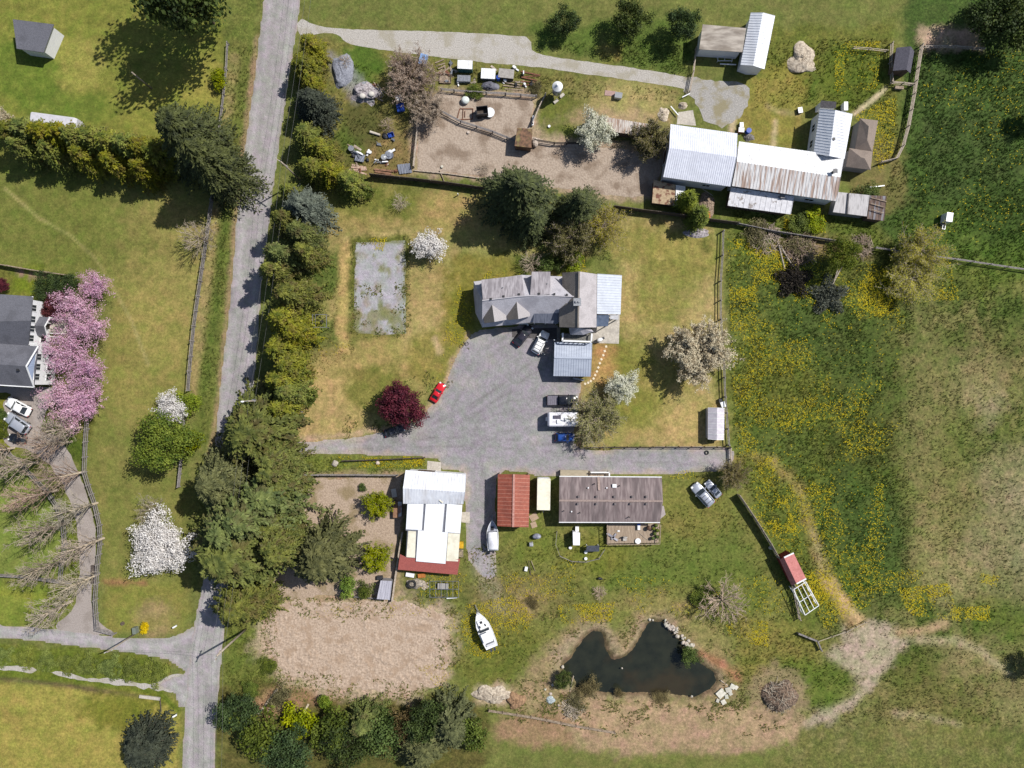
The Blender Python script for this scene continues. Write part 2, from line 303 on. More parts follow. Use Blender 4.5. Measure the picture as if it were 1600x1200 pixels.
# south yard and tracks
zone([(775,745),(1150,735),(1165,760),(1250,970),(1100,970),(900,985),(860,1010),(800,1080),(700,1050),(705,960),(640,940),(640,905),(720,900),(775,880)], A(118,119,62), 1.2, .75)
for p in [(830,930,5,4,(122,112,68)),(800,1010,6,4,(112,112,52)),(1100,870,9,6,(102,114,52)),(1080,800,7,5,(124,120,62)),(1000,900,8,4,(100,114,50)),(1150,930,6,5,(104,114,52)),(840,850,4,4,(112,120,52)),(930,870,6,4,(116,118,50)),(820,940,3,2,(152,130,96)),(1040,945,7,2,(140,128,80)),(770,930,4,5,(116,108,66)),(670,930,4,2,(88,100,46)),(820,1050,8,5,(102,112,48)),(760,1050,5,5,(108,112,50))]:
    spot(p[0], p[1], p[2], A(*p[4]), 2, .75, 2.2, .85, ry=p[3])
zone([(735,875),(775,880),(785,930),(795,960),(770,950),(745,915)], A(142,132,108), 1, .7, 1.2, .8)
zline([(1146,718),(1175,712),(1210,722),(1245,760),(1262,800),(1272,850),(1290,900),(1310,935),(1335,970)], 1.9, A(146,130,78), 1, .6, 1.0, .9); zline([(1270,830),(1285,890)], 1.2, A(164,148,112), .8, .6, .8, .6); zone([(1145,705),(1200,715),(1215,760),(1180,770),(1150,735)], A(110,114,48), 1, .8, k=.6)
zline([(1295,910),(1318,940),(1345,968)], 1.6, A(186,158,118), .8, .5, .8)
zone([(455,711),(560,712),(640,714),(667,718),(667,738),(628,741),(455,742)], A(112,120,54), .5, .8, .5)
zone([(660,735),(735,860),(720,905),(640,905),(620,920)], A(116,116,62), 1, .8)
# pond banks
zone([(790,1090),(830,1040),(860,1000),(905,965),(950,965),(960,990),(1000,960),(1070,960),(1130,1010),(1150,1060),(1140,1100),(1000,1095),(880,1090),(870,1120),(800,1120)], A(148,130,98), 2, .8, 2)
zone([(866,1060),(862,1020),(890,990),(920,975),(950,970),(957,990),(965,1025),(985,1010),(1000,980),(1020,965),(1050,970),(1130,1045),(1130,1075),(1090,1097),(900,1090)], A(154,138,112), 1.2, .7, 1.6)
zone([(740,1075),(790,1068),(800,1085),(790,1100),(745,1100)], A(182,162,136), .8, .6); zone([(880,1088),(950,1092),(1060,1092),(1190,1102),(1260,1120),(1240,1160),(1150,1178),(1060,1170),(980,1182),(905,1168),(872,1130)], A(164,140,112), 1, .6, 1.4); zone([(780,1115),(880,1125),(890,1160),(820,1170),(770,1150)], A(150,124,96), 1, .6)
zline([(1095,1020),(1130,1040),(1152,1060)], 1.6, A(158,112,86), .8, .7, .8); zone([(1060,960),(1120,965),(1150,1030),(1100,1020),(1060,985)], A(140,130,82), 1.2, .8, 1.5, .8)
zone([(1150,960),(1240,965),(1290,1000),(1280,1060),(1250,1090),(1180,1080),(1150,1030)], A(124,118,60), 1.5, .9, 2, .9); spot(1240,1060,4,A(92,112,40)); spot(1290,1070,4,A(96,112,44)); spot(1215,1085,5,A(150,130,104))
# west house garden, south-west lawns
zone([(-300,410),(0,415),(110,432),(150,440),(150,650),(135,700),(60,660),(-300,640)], A(104,106,48), 1, .7); spot(45,440,3,A(112,124,36),k=.9); zone([(20,418),(70,428),(65,440),(30,430)], A(150,126,108), .6, .5)
zone([(-300,640),(8,625),(45,700),(-300,700)], A(128,128,40), .8, .6)
zone([(-300,700),(30,715),(75,760),(102,805),(104,905),(-300,897)], A(122,134,64), 1, .4); zone([(-300,900),(117,912),(110,955),(85,980),(-300,970)], A(124,134,56), .8, .5); zline([(0,925),(110,940)], 1.0, A(146,144,60), .8, .4, .6, .7)
zone([(60,650),(135,690),(135,740),(120,735),(95,700)], A(84,100,36), .8, .7); zone([(104,770),(122,790),(124,900),(104,905)], A(110,122,44), .6, .6)
zone([(-300,1003),(100,1012),(250,1030),(275,1045),(240,1072),(-300,1048)], A(108,118,46), .6, .7); zone([(-300,1050),(240,1075),(280,1100),(285,1400),(-300,1400)], A(150,140,72), .8, .5, 1); zline([(0,1059),(100,1070),(215,1088)], .9, A(98,88,60), .4, .6, .4); zline([(0,1052),(120,1064),(250,1084),(278,1110)], 1.1, A(104,116,40), .5, .6, .4); spot(190,1110,6,A(112,116,40),ry=3)
zone([(262,1035),(285,1050),(262,1055)], A(146,128,74), .5, .5)
# bottom wood's floor
zone([(340,1080),(440,1055),(520,1080),(700,1085),(760,1110),(760,1300),(335,1300)], A(96,92,48), 1.5, .9); spot(440,1095,4,A(176,140,112),ry=2); spot(490,1085,4,A(150,116,92),ry=2)
zone([(404,955),(440,936),(560,930),(640,933),(700,955),(714,1010),(704,1060),(640,1094),(540,1092),(440,1062),(404,1020)], A(178,158,136), 1.6, .8, 2.6)
zone([(644,272),(644,180),(690,135),(840,148),(845,208),(1050,236),(1020,314),(930,310),(760,283)], A(170,148,128), .8, .6, 1.2); zone([(430,742),(634,738),(620,935),(430,940)], A(160,138,112), .8, .7, 1.2)
zline([(455,687),(520,682),(600,670),(642,659),(670,637),(692,610),(703,583),(713,558),(732,524)], .9, A(176,152,122), .5, .6, .8); zline([(905,600),(905,698)], .5, A(170,140,110), .4, .5, .5)
for pp in ([(478,1045),(500,1060)], [(640,985),(655,1000)]): zline(pp, 1.2, A(150,130,100), 1, .8)
blend(np.abs(sdist(PW(POND), X, Y) - .1) - .45, A(104,88,66), .4, .7, .5, .9)
st = (np.mod((Y * .985 + X * .17) / 1.5, 2) < 1) * np.clip((-sdist(PW([(0,-60),(352,-60),(346,240),(0,230)]), X, Y)) / 2, 0, 1); TINT[..., :3] *= (1 + .09 * (st - .5))[..., None]
st = (np.mod((X + .1 * Y + N2) / .9, 2) < 1) * np.clip((-sdist(PW([(930,335),(1125,360),(1132,690),(908,690),(908,605),(970,540)]), X, Y)) / 2, 0, 1); TINT[..., :3] *= (1 + .07 * (st - .5))[..., None]
mot = 1 + .42 * N3 + .34 * N2 + .2 * (fbm(X * 3, Y * 3, 301, 2) - .5); hue = .5 * (fbm(X * .7, Y * .7, 311, 4) - .5); TINT[..., 0] *= mot * (1 + hue * .55); TINT[..., 1] *= mot; TINT[..., 2] *= mot * (1 + hue * .7)
# shape: only the pond is dug out
sdp = sdist(PW(POND), X, Y)
Z = np.interp(sdp, [-5, -.4, 0, .5, 1.3], [-1.9, -.75, -.5, -.2, 0]) + (.42 * N3 + .5 * N2) * np.clip(1 - np.abs(sdp - .35) / 1.1, 0, 1)
Z = np.minimum(Z, 0) + np.where(sdp < 3, 0, 0)
nx, ny = len(GX), len(GY); idx = np.arange(nx * ny).reshape(ny, nx)
Q = np.stack([idx[:-1, :-1], idx[:-1, 1:], idx[1:, 1:], idx[1:, :-1]], -1).reshape(-1, 4)
gme = np_mesh('ground', np.stack([X, Y, Z], -1).reshape(-1, 3), Q)
at = gme.attributes.new('tint', 'FLOAT_COLOR', 'POINT'); at.data.foreach_set('color', TINT.astype(np.float32).ravel())
def ground_mat(name, k=1.0, leaf=0.0, amp=1.0):
    m = bpy.data.materials.new(name); m.use_nodes = True; t = m.node_tree; b = t.nodes['Principled BSDF']; b.inputs['Roughness'].default_value = .9; b.inputs['Specular IOR Level'].default_value = .15
    a = _n(t, 'ShaderNodeAttribute', attribute_name='tint'); tc = _n(t, 'ShaderNodeTexCoord')
    def noise(sc, d=4, rg=.6):
        n = _n(t, 'ShaderNodeTexNoise'); n.inputs['Scale'].default_value = sc; n.inputs['Detail'].default_value = d; n.inputs['Roughness'].default_value = rg
        t.links.new(tc.outputs['Object'], n.inputs['Vector']); return n.outputs['Fac']
    def mrange(v, lo, hi, a0=.3, a1=.7):
        r = _n(t, 'ShaderNodeMapRange'); r.inputs[1].default_value = a0; r.inputs[2].default_value = a1; r.inputs[3].default_value = lo; r.inputs[4].default_value = hi
        t.links.new(v, r.inputs[0]); return r.outputs[0]
    def math_(op, x, y):
        r = _n(t, 'ShaderNodeMath', operation=op)
        for i, q in enumerate((x, y)):
            if isinstance(q, (int, float)): r.inputs[i].default_value = q
            else: t.links.new(q, r.inputs[i])
        return r.outputs[0]
    lowc = math_('MULTIPLY', mrange(noise(.9, 6), .86, 1.14), mrange(noise(2.6, 5, .75), 1 - .32 * amp, 1 + .32 * amp)); hic = math_('MULTIPLY', mrange(noise(1.1, 6), .70, 1.30), mrange(noise(2.3, 5, .75), .34, 1.56))
    f = _n(t, 'ShaderNodeMix', data_type='FLOAT'); t.links.new(a.outputs['Alpha'], f.inputs[0]); t.links.new(lowc, f.inputs[2]); t.links.new(hic, f.inputs[3])
    dry = _n(t, 'ShaderNodeMix', data_type='RGBA', blend_type='MULTIPLY'); dry.inputs[0].default_value = 1; t.links.new(a.outputs['Color'], dry.inputs[6])
    r = _n(t, 'ShaderNodeValToRGB'); r.color_ramp.elements[0].position = .38; r.color_ramp.elements[1].position = .64; r.color_ramp.elements[0].color = (.93, 1.0, .92, 1); r.color_ramp.elements[1].color = (1.11, 1.03, 1.14, 1)
    t.links.new(noise(.55, 7, .62), r.inputs[0]); t.links.new(r.outputs[0], dry.inputs[7])
    sc = _n(t, 'ShaderNodeVectorMath', operation='SCALE'); t.links.new(dry.outputs[2], sc.inputs[0]); t.links.new(f.outputs[0], sc.inputs['Scale']); t.links.new(sc.outputs[0], b.inputs['Base Color'])
    bp = _n(t, 'ShaderNodeBump'); bp.inputs['Distance'].default_value = .25; bp.inputs['Strength'].default_value = .55; t.links.new(noise(3.0, 6, .7), bp.inputs['Height']); t.links.new(bp.outputs[0], b.inputs['Normal'])
    if leaf:
        tr = _n(t, 'ShaderNodeBsdfTranslucent'); t.links.new(sc.outputs[0], tr.inputs[0]); ms = _n(t, 'ShaderNodeMixShader'); ms.inputs[0].default_value = leaf; out = [n for n in t.nodes if n.type == 'OUTPUT_MATERIAL'][0]
        t.links.new(b.outputs[0], ms.inputs[1]); t.links.new(tr.outputs[0], ms.inputs[2]); t.links.new(ms.outputs[0], out.inputs[0])
    return m
GROUND = ground_mat('grass_and_soil'); go = link('ground', gme, GROUND); tagit(go, kind='structure')
# ---- sheets
def outline(pts, step=.7, jit=.2, round_=True, seed=3):
    P = [np.array(W(*p)[:2]) for p in pts]; n = len(P); out = []
    for i in range(n):
        p0, p1, p2, p3 = P[i - 1], P[i], P[(i + 1) % n], P[(i + 2) % n]; L = np.linalg.norm(p2 - p1); m = max(1, int(L / step))
        for k in range(m):
            t = k / m
            q = .5 * ((2 * p1) + (p2 - p0) * t + (2 * p0 - 5 * p1 + 4 * p2 - p3) * t * t + (3 * p1 - p0 - 3 * p2 + p3) * t ** 3) if round_ else p1 + (p2 - p1) * t
            out.append(q)
    Q = np.array(out); T = np.roll(Q, -1, 0) - np.roll(Q, 1, 0); T /= np.linalg.norm(T, axis=1)[:, None] + 1e-9
    nz = (fbm(Q[:, 0] * .9, Q[:, 1] * .9, seed, 3) - .5) * 2 * jit * 1.6 + (RNG.random(len(Q)) - .5) * jit * .6
    return Q + np.stack([-T[:, 1], T[:, 0]], -1) * nz[:, None]
def sheet(name, pts, z, mat, jit=.2, step=.7, round_=True, kind='structure', seed=3):
    Q = outline(pts, step, jit, round_, seed) if jit > 0 or round_ else np.array([W(*p)[:2] for p in pts])
    vs = [Vector((q[0], q[1], 0)) for q in Q]; tr = tessellate_polygon([vs]); me = bpy.data.meshes.new(name)
    fs = []
    for a, b, c in tr:
        cr = (vs[b] - vs[a]).cross(vs[c] - vs[a]).z; fs.append((a, b, c) if cr > 0 else (a, c, b))
    me.from_pydata([(v.x, v.y, z) for v in vs], [], fs); me.update(); o = link(name, me, mat); tagit(o, kind=kind); return o
GRAV = M('pale_gravel', A(188,182,174), A(158,152,145), 5, .95, c3=A(150,142,120), s3=.4, k3=.6, detail=9, bump=.3)
GRAV2 = M('arena_gravel', A(172,169,170), A(134,131,132), 7, .95, c3=A(136,124,106), s3=2.0, k3=.6, lo3=.54, hi3=.64, detail=9, bump=.3)
DIRT = M('paddock_soil', A(178,162,146), A(156,139,124), 3.2, .95, c3=A(126,108,92), s3=.28, k3=.8, detail=9, bump=.5)
DIRT2 = M('dry_paddock_soil', A(180,160,140), A(156,136,118), 3.5, .95, c3=A(128,112,78), s3=.3, k3=.75, detail=9, bump=.5)
PLOW = M('turned_soil', A(194,173,153), A(152,131,113), 3.0, .95, c3=A(158,134,112), s3=.55, k3=.7, detail=10, bump=.45, lo=.3, hi=.68)
CONC = M('pale_concrete', A(198,190,178), A(176,168,156), 3, .9, c3=A(150,144,136), s3=.8, k3=.5)
ROADS = [('side_road', [(-300,960),(0,975),(85,981),(128,984),(180,993),(230,996),(275,991),(312,972),(330,990),(330,1060),(285,1110),(272,1085),(243,1072),(262,1058),(288,1052),(272,1040),(250,1030),(180,1019),(100,1010),(0,999),(-300,985)], .008, .10),
('road', [(424,-190),(410,0),(402,67),(395,130),(380,235),(370,320),(362,420),(355,500),(347,560),(339,640),(332,720),(325,800),(316,900),(304,965),(296,1010),(290,1070),(286,1133),(280,1260),(276,1390),(322,1390),(334,1260),(340,1133),(345,1060),(350,1010),(355,970),(362,880),(372,800),(385,700),(395,640),(402,560),(408,480),(413,420),(421,360),(428,300),(436,240),(447,165),(455,110),(462,67),(472,0),(496,-190)], .014, .06)]
sheet('west_driveway', [(88,982),(112,955),(121,920),(124,880),(121,830),(111,790),(95,752),(72,722),(40,702),(8,690),(6,628),(18,615),(-60,610),(-60,600),(52,606),(85,608),(70,650),(66,672),(88,680),(104,700),(122,738),(136,772),(147,815),(150,860),(146,890),(144,930),(148,965),(175,992)], .018, M('west_drive_gravel', A(166,156,150), A(146,136,130), 5, .95, c3=A(130,120,112), s3=.4, k3=.5, detail=8), .2)
DRV = ('driveway', [(385,712),(395,690),(455,690),(520,685),(560,681),(600,673),(640,662),(668,640),(689,612),(700,585),(710,560),(722,541),(731,526),(750,515),(800,508),(872,506),(880,540),(908,592),(908,612),(905,640),(905,697),(1000,698),(1139,699),(1140,733),(1100,738),(1035,743),(920,743),(870,746),(837,745),(829,741),(800,739),(780,741),(776,790),(776,870),(778,900),(768,910),(748,898),(735,880),(728,860),(724,760),(722,738),(690,735),(690,722),(667,717),(640,714),(560,712),(455,711)])
sheet('gravel_lane', [(470,55),(520,52),(548,69),(600,78),(660,86),(740,96),(830,104),(900,113),(1060,137),(1078,141),(1078,122),(960,102),(900,94),(838,83),(830,66),(822,58),(700,50),(520,44),(470,30)], .006, GRAV, .09)
sheet('gravel_yard', [(1070,122),(1105,122),(1150,128),(1168,140),(1166,165),(1152,190),(1128,196),(1100,188),(1086,155),(1070,141)], .014, M('yard_gravel', A(172,168,162), A(140,136,132), 5, .95, c3=A(136,126,92), s3=.4, k3=.8, detail=9), .5)
SOILS = [('paddock_soil', [(649,268),(650,190),(662,158),(690,142),(735,150),(790,149),(833,154),(836,165),(826,212),(860,219),(930,227),(1000,233),(1042,242),(1018,308),(985,312),(930,305),(900,298),(830,290),(760,279),(700,272)], DIRT, .05, .25, .3),
('pasture_soil', [(440,748),(500,746),(575,744),(629,743),(626,830),(614,920),(575,934),(520,934),(440,936),(415,880),(430,800)], DIRT2, .07, .25, .5),
('turned_field', [(414,962),(440,944),(500,934),(560,937),(640,940),(672,946),(695,962),(704,1000),(701,1040),(690,1070),(640,1084),(560,1081),(500,1074),(440,1052),(416,1020)], PLOW, .22, .17, .8)]
ARENA = ('gravel_arena', [(554,376),(595,376),(635,373),(635,450),(636,523),(590,525),(550,522),(552,450)])
sheet('patio', [(925,488),(968.5,489),(967,537),(926,536)], .026, CONC, 0, round_=False)
sheet('concrete_apron', [(668,720),(689,722),(689,740),(667,738)], .030, CONC, .03, round_=False); sheet('concrete_slab', [(721,800),(734,800),(734,817),(721,816)], .030, CONC, .02, round_=False)
sheet('barn_apron', [(1060,175),(1083,172),(1087,196),(1058,194)], .018, CONC, .1, round_=False)
sheet('porch_paving', [(800,514),(870,512),(870,531),(800,527)], .028, M('dark_pavers', A(96,92,92), A(78,74,74), 4, .9), 0, round_=False)
def soil(name, pts, mat, amp, step=.22, edge=.7, tracks=None, seed=5):
    """bare earth with real clods and ruts; its rim sinks raggedly under the grass"""
    P = np.array(PW(pts)); lo, hi = P.min(0) - 2, P.max(0) + 2; gx = np.arange(lo[0], hi[0], step); gy = np.arange(lo[1], hi[1], step); a, b = np.meshgrid(gx, gy); sd = sdist(P, a, b)
    n = fbm(a * 2.1, b * 2.1, seed, 3) - .5; n2 = fbm(a * .45, b * .45, seed + 7, 4) - .5; sd = sd + n2 * edge * 3.2 + n * edge * 1.3
    z = .035 + amp * (n * 1.2 + n2 * .9) + (tracks(a, b) if tracks else 0); z = np.where(sd < 0, np.maximum(z, .006), z); z = z - np.clip((sd + .25) / .5, 0, 1) * .25; nx_, ny_ = len(gx), len(gy); ix = np.arange(nx_ * ny_).reshape(ny_, nx_)
    f = np.stack([ix[:-1, :-1], ix[:-1, 1:], ix[1:, 1:], ix[1:, :-1]], -1).reshape(-1, 4); f = f[(z.ravel()[f] > -.12).all(1)]; used = np.unique(f); rm = np.full(nx_ * ny_, -1); rm[used] = np.arange(len(used)); me = np_mesh(name, np.stack([a, b, z], -1).reshape(-1, 3)[used], rm[f]); me.shade_smooth(); tagit(link(name, me, mat), kind='structure')
def pdist(pts, a, b):
    P = PW(pts); d = np.full(a.shape, 1e9)
    for (x0, y0), (x1, y1) in zip(P[:-1], P[1:]):
        ex, ey = x1 - x0, y1 - y0; t = np.clip(((a - x0) * ex + (b - y0) * ey) / (ex * ex + ey * ey), 0, 1); d = np.minimum(d, np.hypot(a - x0 - t * ex, b - y0 - t * ey))
    return d
def paved(name, pts, z, base, mat, paint_, step=.4, rag=.12, round_=True):
    """a worn hard surface whose stains, tracks and patches belong to it"""
    Q = outline(pts, .8, rag, round_); lo, hi = Q.min(0) - 1, Q.max(0) + 1; gx = np.arange(lo[0], hi[0], step); gy = np.arange(max(lo[1], -90), min(hi[1], 90), step); a, b = np.meshgrid(gx, gy); sd = sdist([tuple(p) for p in Q[::2]], a, b)
    zz = z - np.clip((sd + .12) / .3, 0, 1) * .16; col = np.array(base)[None, None] * np.ones(a.shape + (3,)); col = paint_(a, b, sd, col); ny_, nx_ = a.shape; ix = np.arange(nx_ * ny_).reshape(ny_, nx_); f = np.stack([ix[:-1, :-1], ix[:-1, 1:], ix[1:, 1:], ix[1:, :-1]], -1).reshape(-1, 4); f = f[(zz.ravel()[f] > -.14).all(1)]
    used = np.unique(f); rm = np.full(nx_ * ny_, -1); rm[used] = np.arange(len(used)); me = np_mesh(name, np.stack([a, b, zz], -1).reshape(-1, 3)[used], rm[f]); at = me.attributes.new('tint', 'FLOAT_COLOR', 'POINT'); c = np.concatenate([col, np.full(a.shape + (1,), .0)], -1).reshape(-1, 4)[used]; at.data.foreach_set('color', c.astype(np.float32).ravel()); tagit(link(name, me, mat), kind='structure')
def mixc(col, m, c, k): m = np.clip(m, 0, 1)[..., None] * k; return col * (1 - m) + np.array(c) * m
def drive_paint(a, b, sd, col):
    col = col * (1 + .18 * (fbm(a * .12, b * .12, 401, 4) - .5) + .20 * (fbm(a * .8, b * .8, 405, 4) - .5))[..., None]
    for tr, k in (([(400,702),(520,700),(610,690),(680,668),(740,640),(800,600),(850,560)], .16), ([(400,700),(560,696),(650,690),(740,690),(860,700),(1000,716),(1135,716)], .14), ([(560,694),(650,676),(700,640),(720,600),(760,550),(800,530)], .14), ([(600,694),(700,672),(780,640),(850,626)], .12), ([(745,700),(752,780),(755,860)], .16), ([(860,560),(790,600),(730,660),(735,720),(748,790)], .10), ([(870,655),(790,665),(720,690),(560,700)], .10)):
        d = pdist(tr, a, b) + (fbm(a * .3, b * .3, 411, 3) - .5) * 1.2; m = np.maximum(np.exp(-((d - .8) / .22) ** 2), 0) * np.clip(fbm(a * .5, b * .5, 413, 3) * 2.4 - .5, 0, 1); col = mixc(col, m, A(112,106,106), k * 3.0)
    for x, y, r in ((850,548,.5),(822,532,.4),(880,640,.5),(690,622,.4),(770,600,.3),(735,700,.5),(840,690,.4),(700,690,.3),(800,640,.45),(750,820,.5),(1000,712,.4),(940,722,.3)): w = W(x, y); col = mixc(col, 1.6 - np.hypot(a - w.x, b - w.y) / r - .8 * fbm(a * 3, b * 3, 417, 2), A(84,80,80), .45)
    col = mixc(col, (fbm(a * .25, b * .25, 421, 5) - .56) * 8, A(172,164,156), .35); col = mixc(col, (sd + 1.1 + (fbm(a * .6, b * .6, 423, 3) - .5) * 2.2) * 1.2, A(168,152,130), .55); col = mixc(col, (-245 * S - a * 1.0 - 20 + 26) / 9, A(182,172,164), .35)
    return col
def road_paint(a, b, sd, col):
    col = col * (1 + .16 * (fbm(a * .5, b * .06, 431, 4) - .5) + .22 * (fbm(a * 1.4, b * 1.1, 435, 3) - .5))[..., None]; wv = (fbm(a * .1, b * .1, 437, 2) - .5) * .4
    col = mixc(col, np.exp(-((sd + 1.35 + wv) / .32) ** 2), A(178,174,172), .4); col = mixc(col, np.exp(-((sd + 2.5 + wv) / .3) ** 2), A(132,127,126), .25); col = mixc(col, (fbm(a * .35, b * .08, 439, 4) - .58) * 9, A(134,130,130), .4); col = mixc(col, (sd + .55 + (fbm(a * .7, b * .7, 441, 3) - .5) * 1.0) * 2, A(166,150,130), .5)
    for cy in (130, 330, 470, 760, 1090): c = W(390 if cy < 300 else 360 if cy < 600 else 330, cy); col = mixc(col, ((np.abs(a - c.x) < 1.1) & (np.abs(b - c.y) < 2.4)) * 1.0, A(124,119,119), .45)
    return col
def ruts(a, b):
    z = np.zeros_like(a); w = (fbm(a * .15, b * .15, 91, 3) - .5) * 5
    for cx, cy, r0, r1, pitch, th0, th1 in ((505,1000,1.5,8,1.3,.2,2.6),(655,1010,1,6,1.1,-.3,1.7),(655,1090,5,11,1.4,.5,2.2),(440,990,2,6,1.2,1.8,4.4),(560,900,9,14,1.5,3.6,5.6),(585,1100,3,8,1.3,.4,2.4)):
        c = W(cx, cy); r = np.hypot(a - c.x, b - c.y) + w * .35; th = np.mod(np.arctan2(b - c.y, a - c.x) - th0, 2 * np.pi); m = np.clip((r - r0) * 2, 0, 1) * np.clip((r1 - r) * 1.5, 0, 1) * (th < (th1 - th0)) * np.clip(fbm(a * .4, b * .4, 55 + cx, 2) * 3 - 1, 0, 1)
        z -= .3 * m * np.clip(1 - np.abs(np.mod(r, pitch) - pitch * .5) / .34, 0, 1)
    return z
PAVED = ground_mat('worn_paving', amp=.38); GRAVT = ground_mat('gravel_surface', amp=.7)
def arena_paint(a, b, sd, col):
    col = col * (1 + .22 * (fbm(a * .7, b * .7, 461, 4) - .5))[..., None]; low = np.clip((W(0, 440).y - b) / 6, 0, 1); f = fbm(a * .55, b * .4, 463, 5)
    col = mixc(col, (f - .62 + .20 * low) * 7, A(138,122,98), .6); col = mixc(col, (fbm(a * .7, b * .5, 467, 5) - .64 + .16 * low) * 9, A(116,116,62), .75); return mixc(col, (sd + .7 + (fbm(a * .8, b * .8, 469, 3) - .5) * 2) * 1.6, A(110,110,60), .7)
paved(ARENA[0], ARENA[1], .012, A(160,158,160), GRAVT, arena_paint, .3, .12, False)
paved(DRV[0], DRV[1], .020, A(146,142,143), GRAVT, drive_paint)
for nm, pts_, z_, rg in ROADS: paved(nm, pts_, z_, A(156,151,149), PAVED, road_paint, rag=rg)
for so in SOILS: soil(*so[:6], tracks=ruts if so[0] == 'turned_field' else None)
# pond water
P = np.array(PW(POND)); cen = P.mean(0)
wsd = sdp; wme = bpy.data.meshes.new('water'); Qw = outline(POND, .8, 0, True); T = np.roll(Qw, -1, 0) - np.roll(Qw, 1, 0); T /= np.linalg.norm(T, axis=1)[:, None]
sg = np.sign(np.sum(Qw[:, 0] * np.roll(Qw[:, 1], -1) - np.roll(Qw[:, 0], -1) * Qw[:, 1])); Qw = Qw + np.stack([T[:, 1], -T[:, 0]], -1) * .35 * sg
vs = [Vector((q[0], q[1], 0)) for q in Qw]; fs = []
for a, b, c in tessellate_polygon([vs]):
    fs.append((a, b, c) if (vs[b] - vs[a]).cross(vs[c] - vs[a]).z > 0 else (a, c, b))
wme.from_pydata([(v.x, v.y, -.5) for v in vs], [], fs); WATER = M('pond_water', A(46,48,37), A(35,38,30), .5, .05, c3=A(66,54,36), s3=.12, k3=.5, bump=.01, spec=.5)
tagit(link('water', wme, WATER), kind='structure')

# ------------------------------------------------------------------ grass tufts and flowers (nobody could count them)
def tint_at(x, y):
    i = np.clip(np.searchsorted(GX, x), 0, nx - 1); j = np.clip(np.searchsorted(GY, y), 0, ny - 1); return TINT[j, i]
def scatter(poly, dens):
    P = np.array(PW(poly)); lo, hi = P.min(0), P.max(0); n = int((hi[0] - lo[0]) * (hi[1] - lo[1]) * dens); x = RNG.uniform(lo[0], hi[0], n); y = RNG.uniform(lo[1], hi[1], n); k = sdist(P, x, y) < 0
    return x[k], y[k]
ROUGHS = [([(1133,360),(1430,400),(1425,700),(1420,930),(1330,985),(1290,990),(1150,735)], 9), ([(1430,400),(1600,430),(1600,560),(1440,520)], 7), ([(1425,520),(1600,560),(1600,1133),(1240,1133),(1290,990),(1420,930)], 4.5), ([(1432,60),(1610,60),(1610,420),(1400,395),(1370,340),(1400,240)], 12), ([(1180,60),(1395,60),(1405,240),(1365,270),(1372,190),(1270,165),(1180,170)], 7),
          ([(778,850),(1160,770),(1245,970),(1130,975),(1000,955),(900,970),(860,1000),(790,1070),(705,1050),(712,960),(640,930),(780,900)], 2.5), ([(357,970),(410,960),(412,1030),(440,1060),(415,1133),(345,1133)], 9), ([(480,80),(600,110),(650,200),(645,270),(520,270),(490,200)], 5),
          ([(455,713),(665,718),(665,738),(455,740)], 9), ([(836,70),(1075,120),(1080,60)], 9), ([(600,90),(1060,142),(1055,158),(840,150),(700,128)], 6), ([(500,398),(537,398),(535,520),(560,540),(530,575),(478,610),(490,500)], 6), ([(1150,330),(1360,345),(1400,395),(1140,350)], 9), ([(403,70),(360,70),(338,300),(312,600),(318,680),(345,560),(372,300)], 6), ([(1130,960),(1290,990),(1240,1100),(1160,1100)], 6)]
xs, ys, WEED = [], [], []
for poly, d in ROUGHS:
    x, y = scatter(poly, d); k = RNG.random(len(x)) < np.clip(.35 + 2.2 * (fbm(x * .35, y * .35, 31, 3) - .35), .08, 1); xs.append(x[k]); ys.append(y[k])
for poly, keep in (([(552,440),(636,440),(636,528),(550,528)], .30), ([(548,372),(640,370),(640,380),(548,382)], .5), ([(548,372),(556,372),(558,528),(546,528)], .6), ([(632,372),(642,372),(642,530),(630,530)], .7), ([(410,935),(710,930),(715,972),(410,975)], .30), ([(680,950),(715,950),(715,1080),(680,1090)], .35), ([(410,930),(432,930),(440,1070),(405,1070)], .4), ([(430,1045),(690,1070),(690,1095),(430,1095)], .5), ([(720,850),(780,850),(790,945),(735,940)], .5), ([(845,955),(1155,955),(1165,1110),(850,1115)], .40), ([(760,1060),(880,1060),(880,1130),(760,1130)], .45), ([(880,1085),(1240,1095),(1250,1150),(870,1150)], .16), ([(455,690),(700,560),(735,520),(740,530),(700,610),(640,672),(455,700)], .25)):
    wx, wy = scatter(poly, 8); k = fbm(wx * .55, wy * .55, 61, 4) > 1 - keep * .5 - .28; xs.append(wx[k]); ys.append(wy[k]); WEED.append(k.sum())
x = np.concatenate(xs); y = np.concatenate(ys); wk = np.zeros(len(x), bool); wk[len(x) - sum(WEED):] = True
pad = np.min([sdist(np.array(PW(POND)), x, y)], 0) > 1.2; x, y, wk = x[pad], y[pad], wk[pad]; tc_ = tint_at(x, y); wc = np.array([A(118,122,62), A(136,130,76), A(104,112,54), A(140,120,88)])[RNG.integers(0, 4, len(x))]; tc_[wk, :3] = wc[wk]; bare = (tc_[:, 0] > .29) & ~wk; x, y, tc_ = x[~bare], y[~bare], tc_[~bare]; n = len(x)
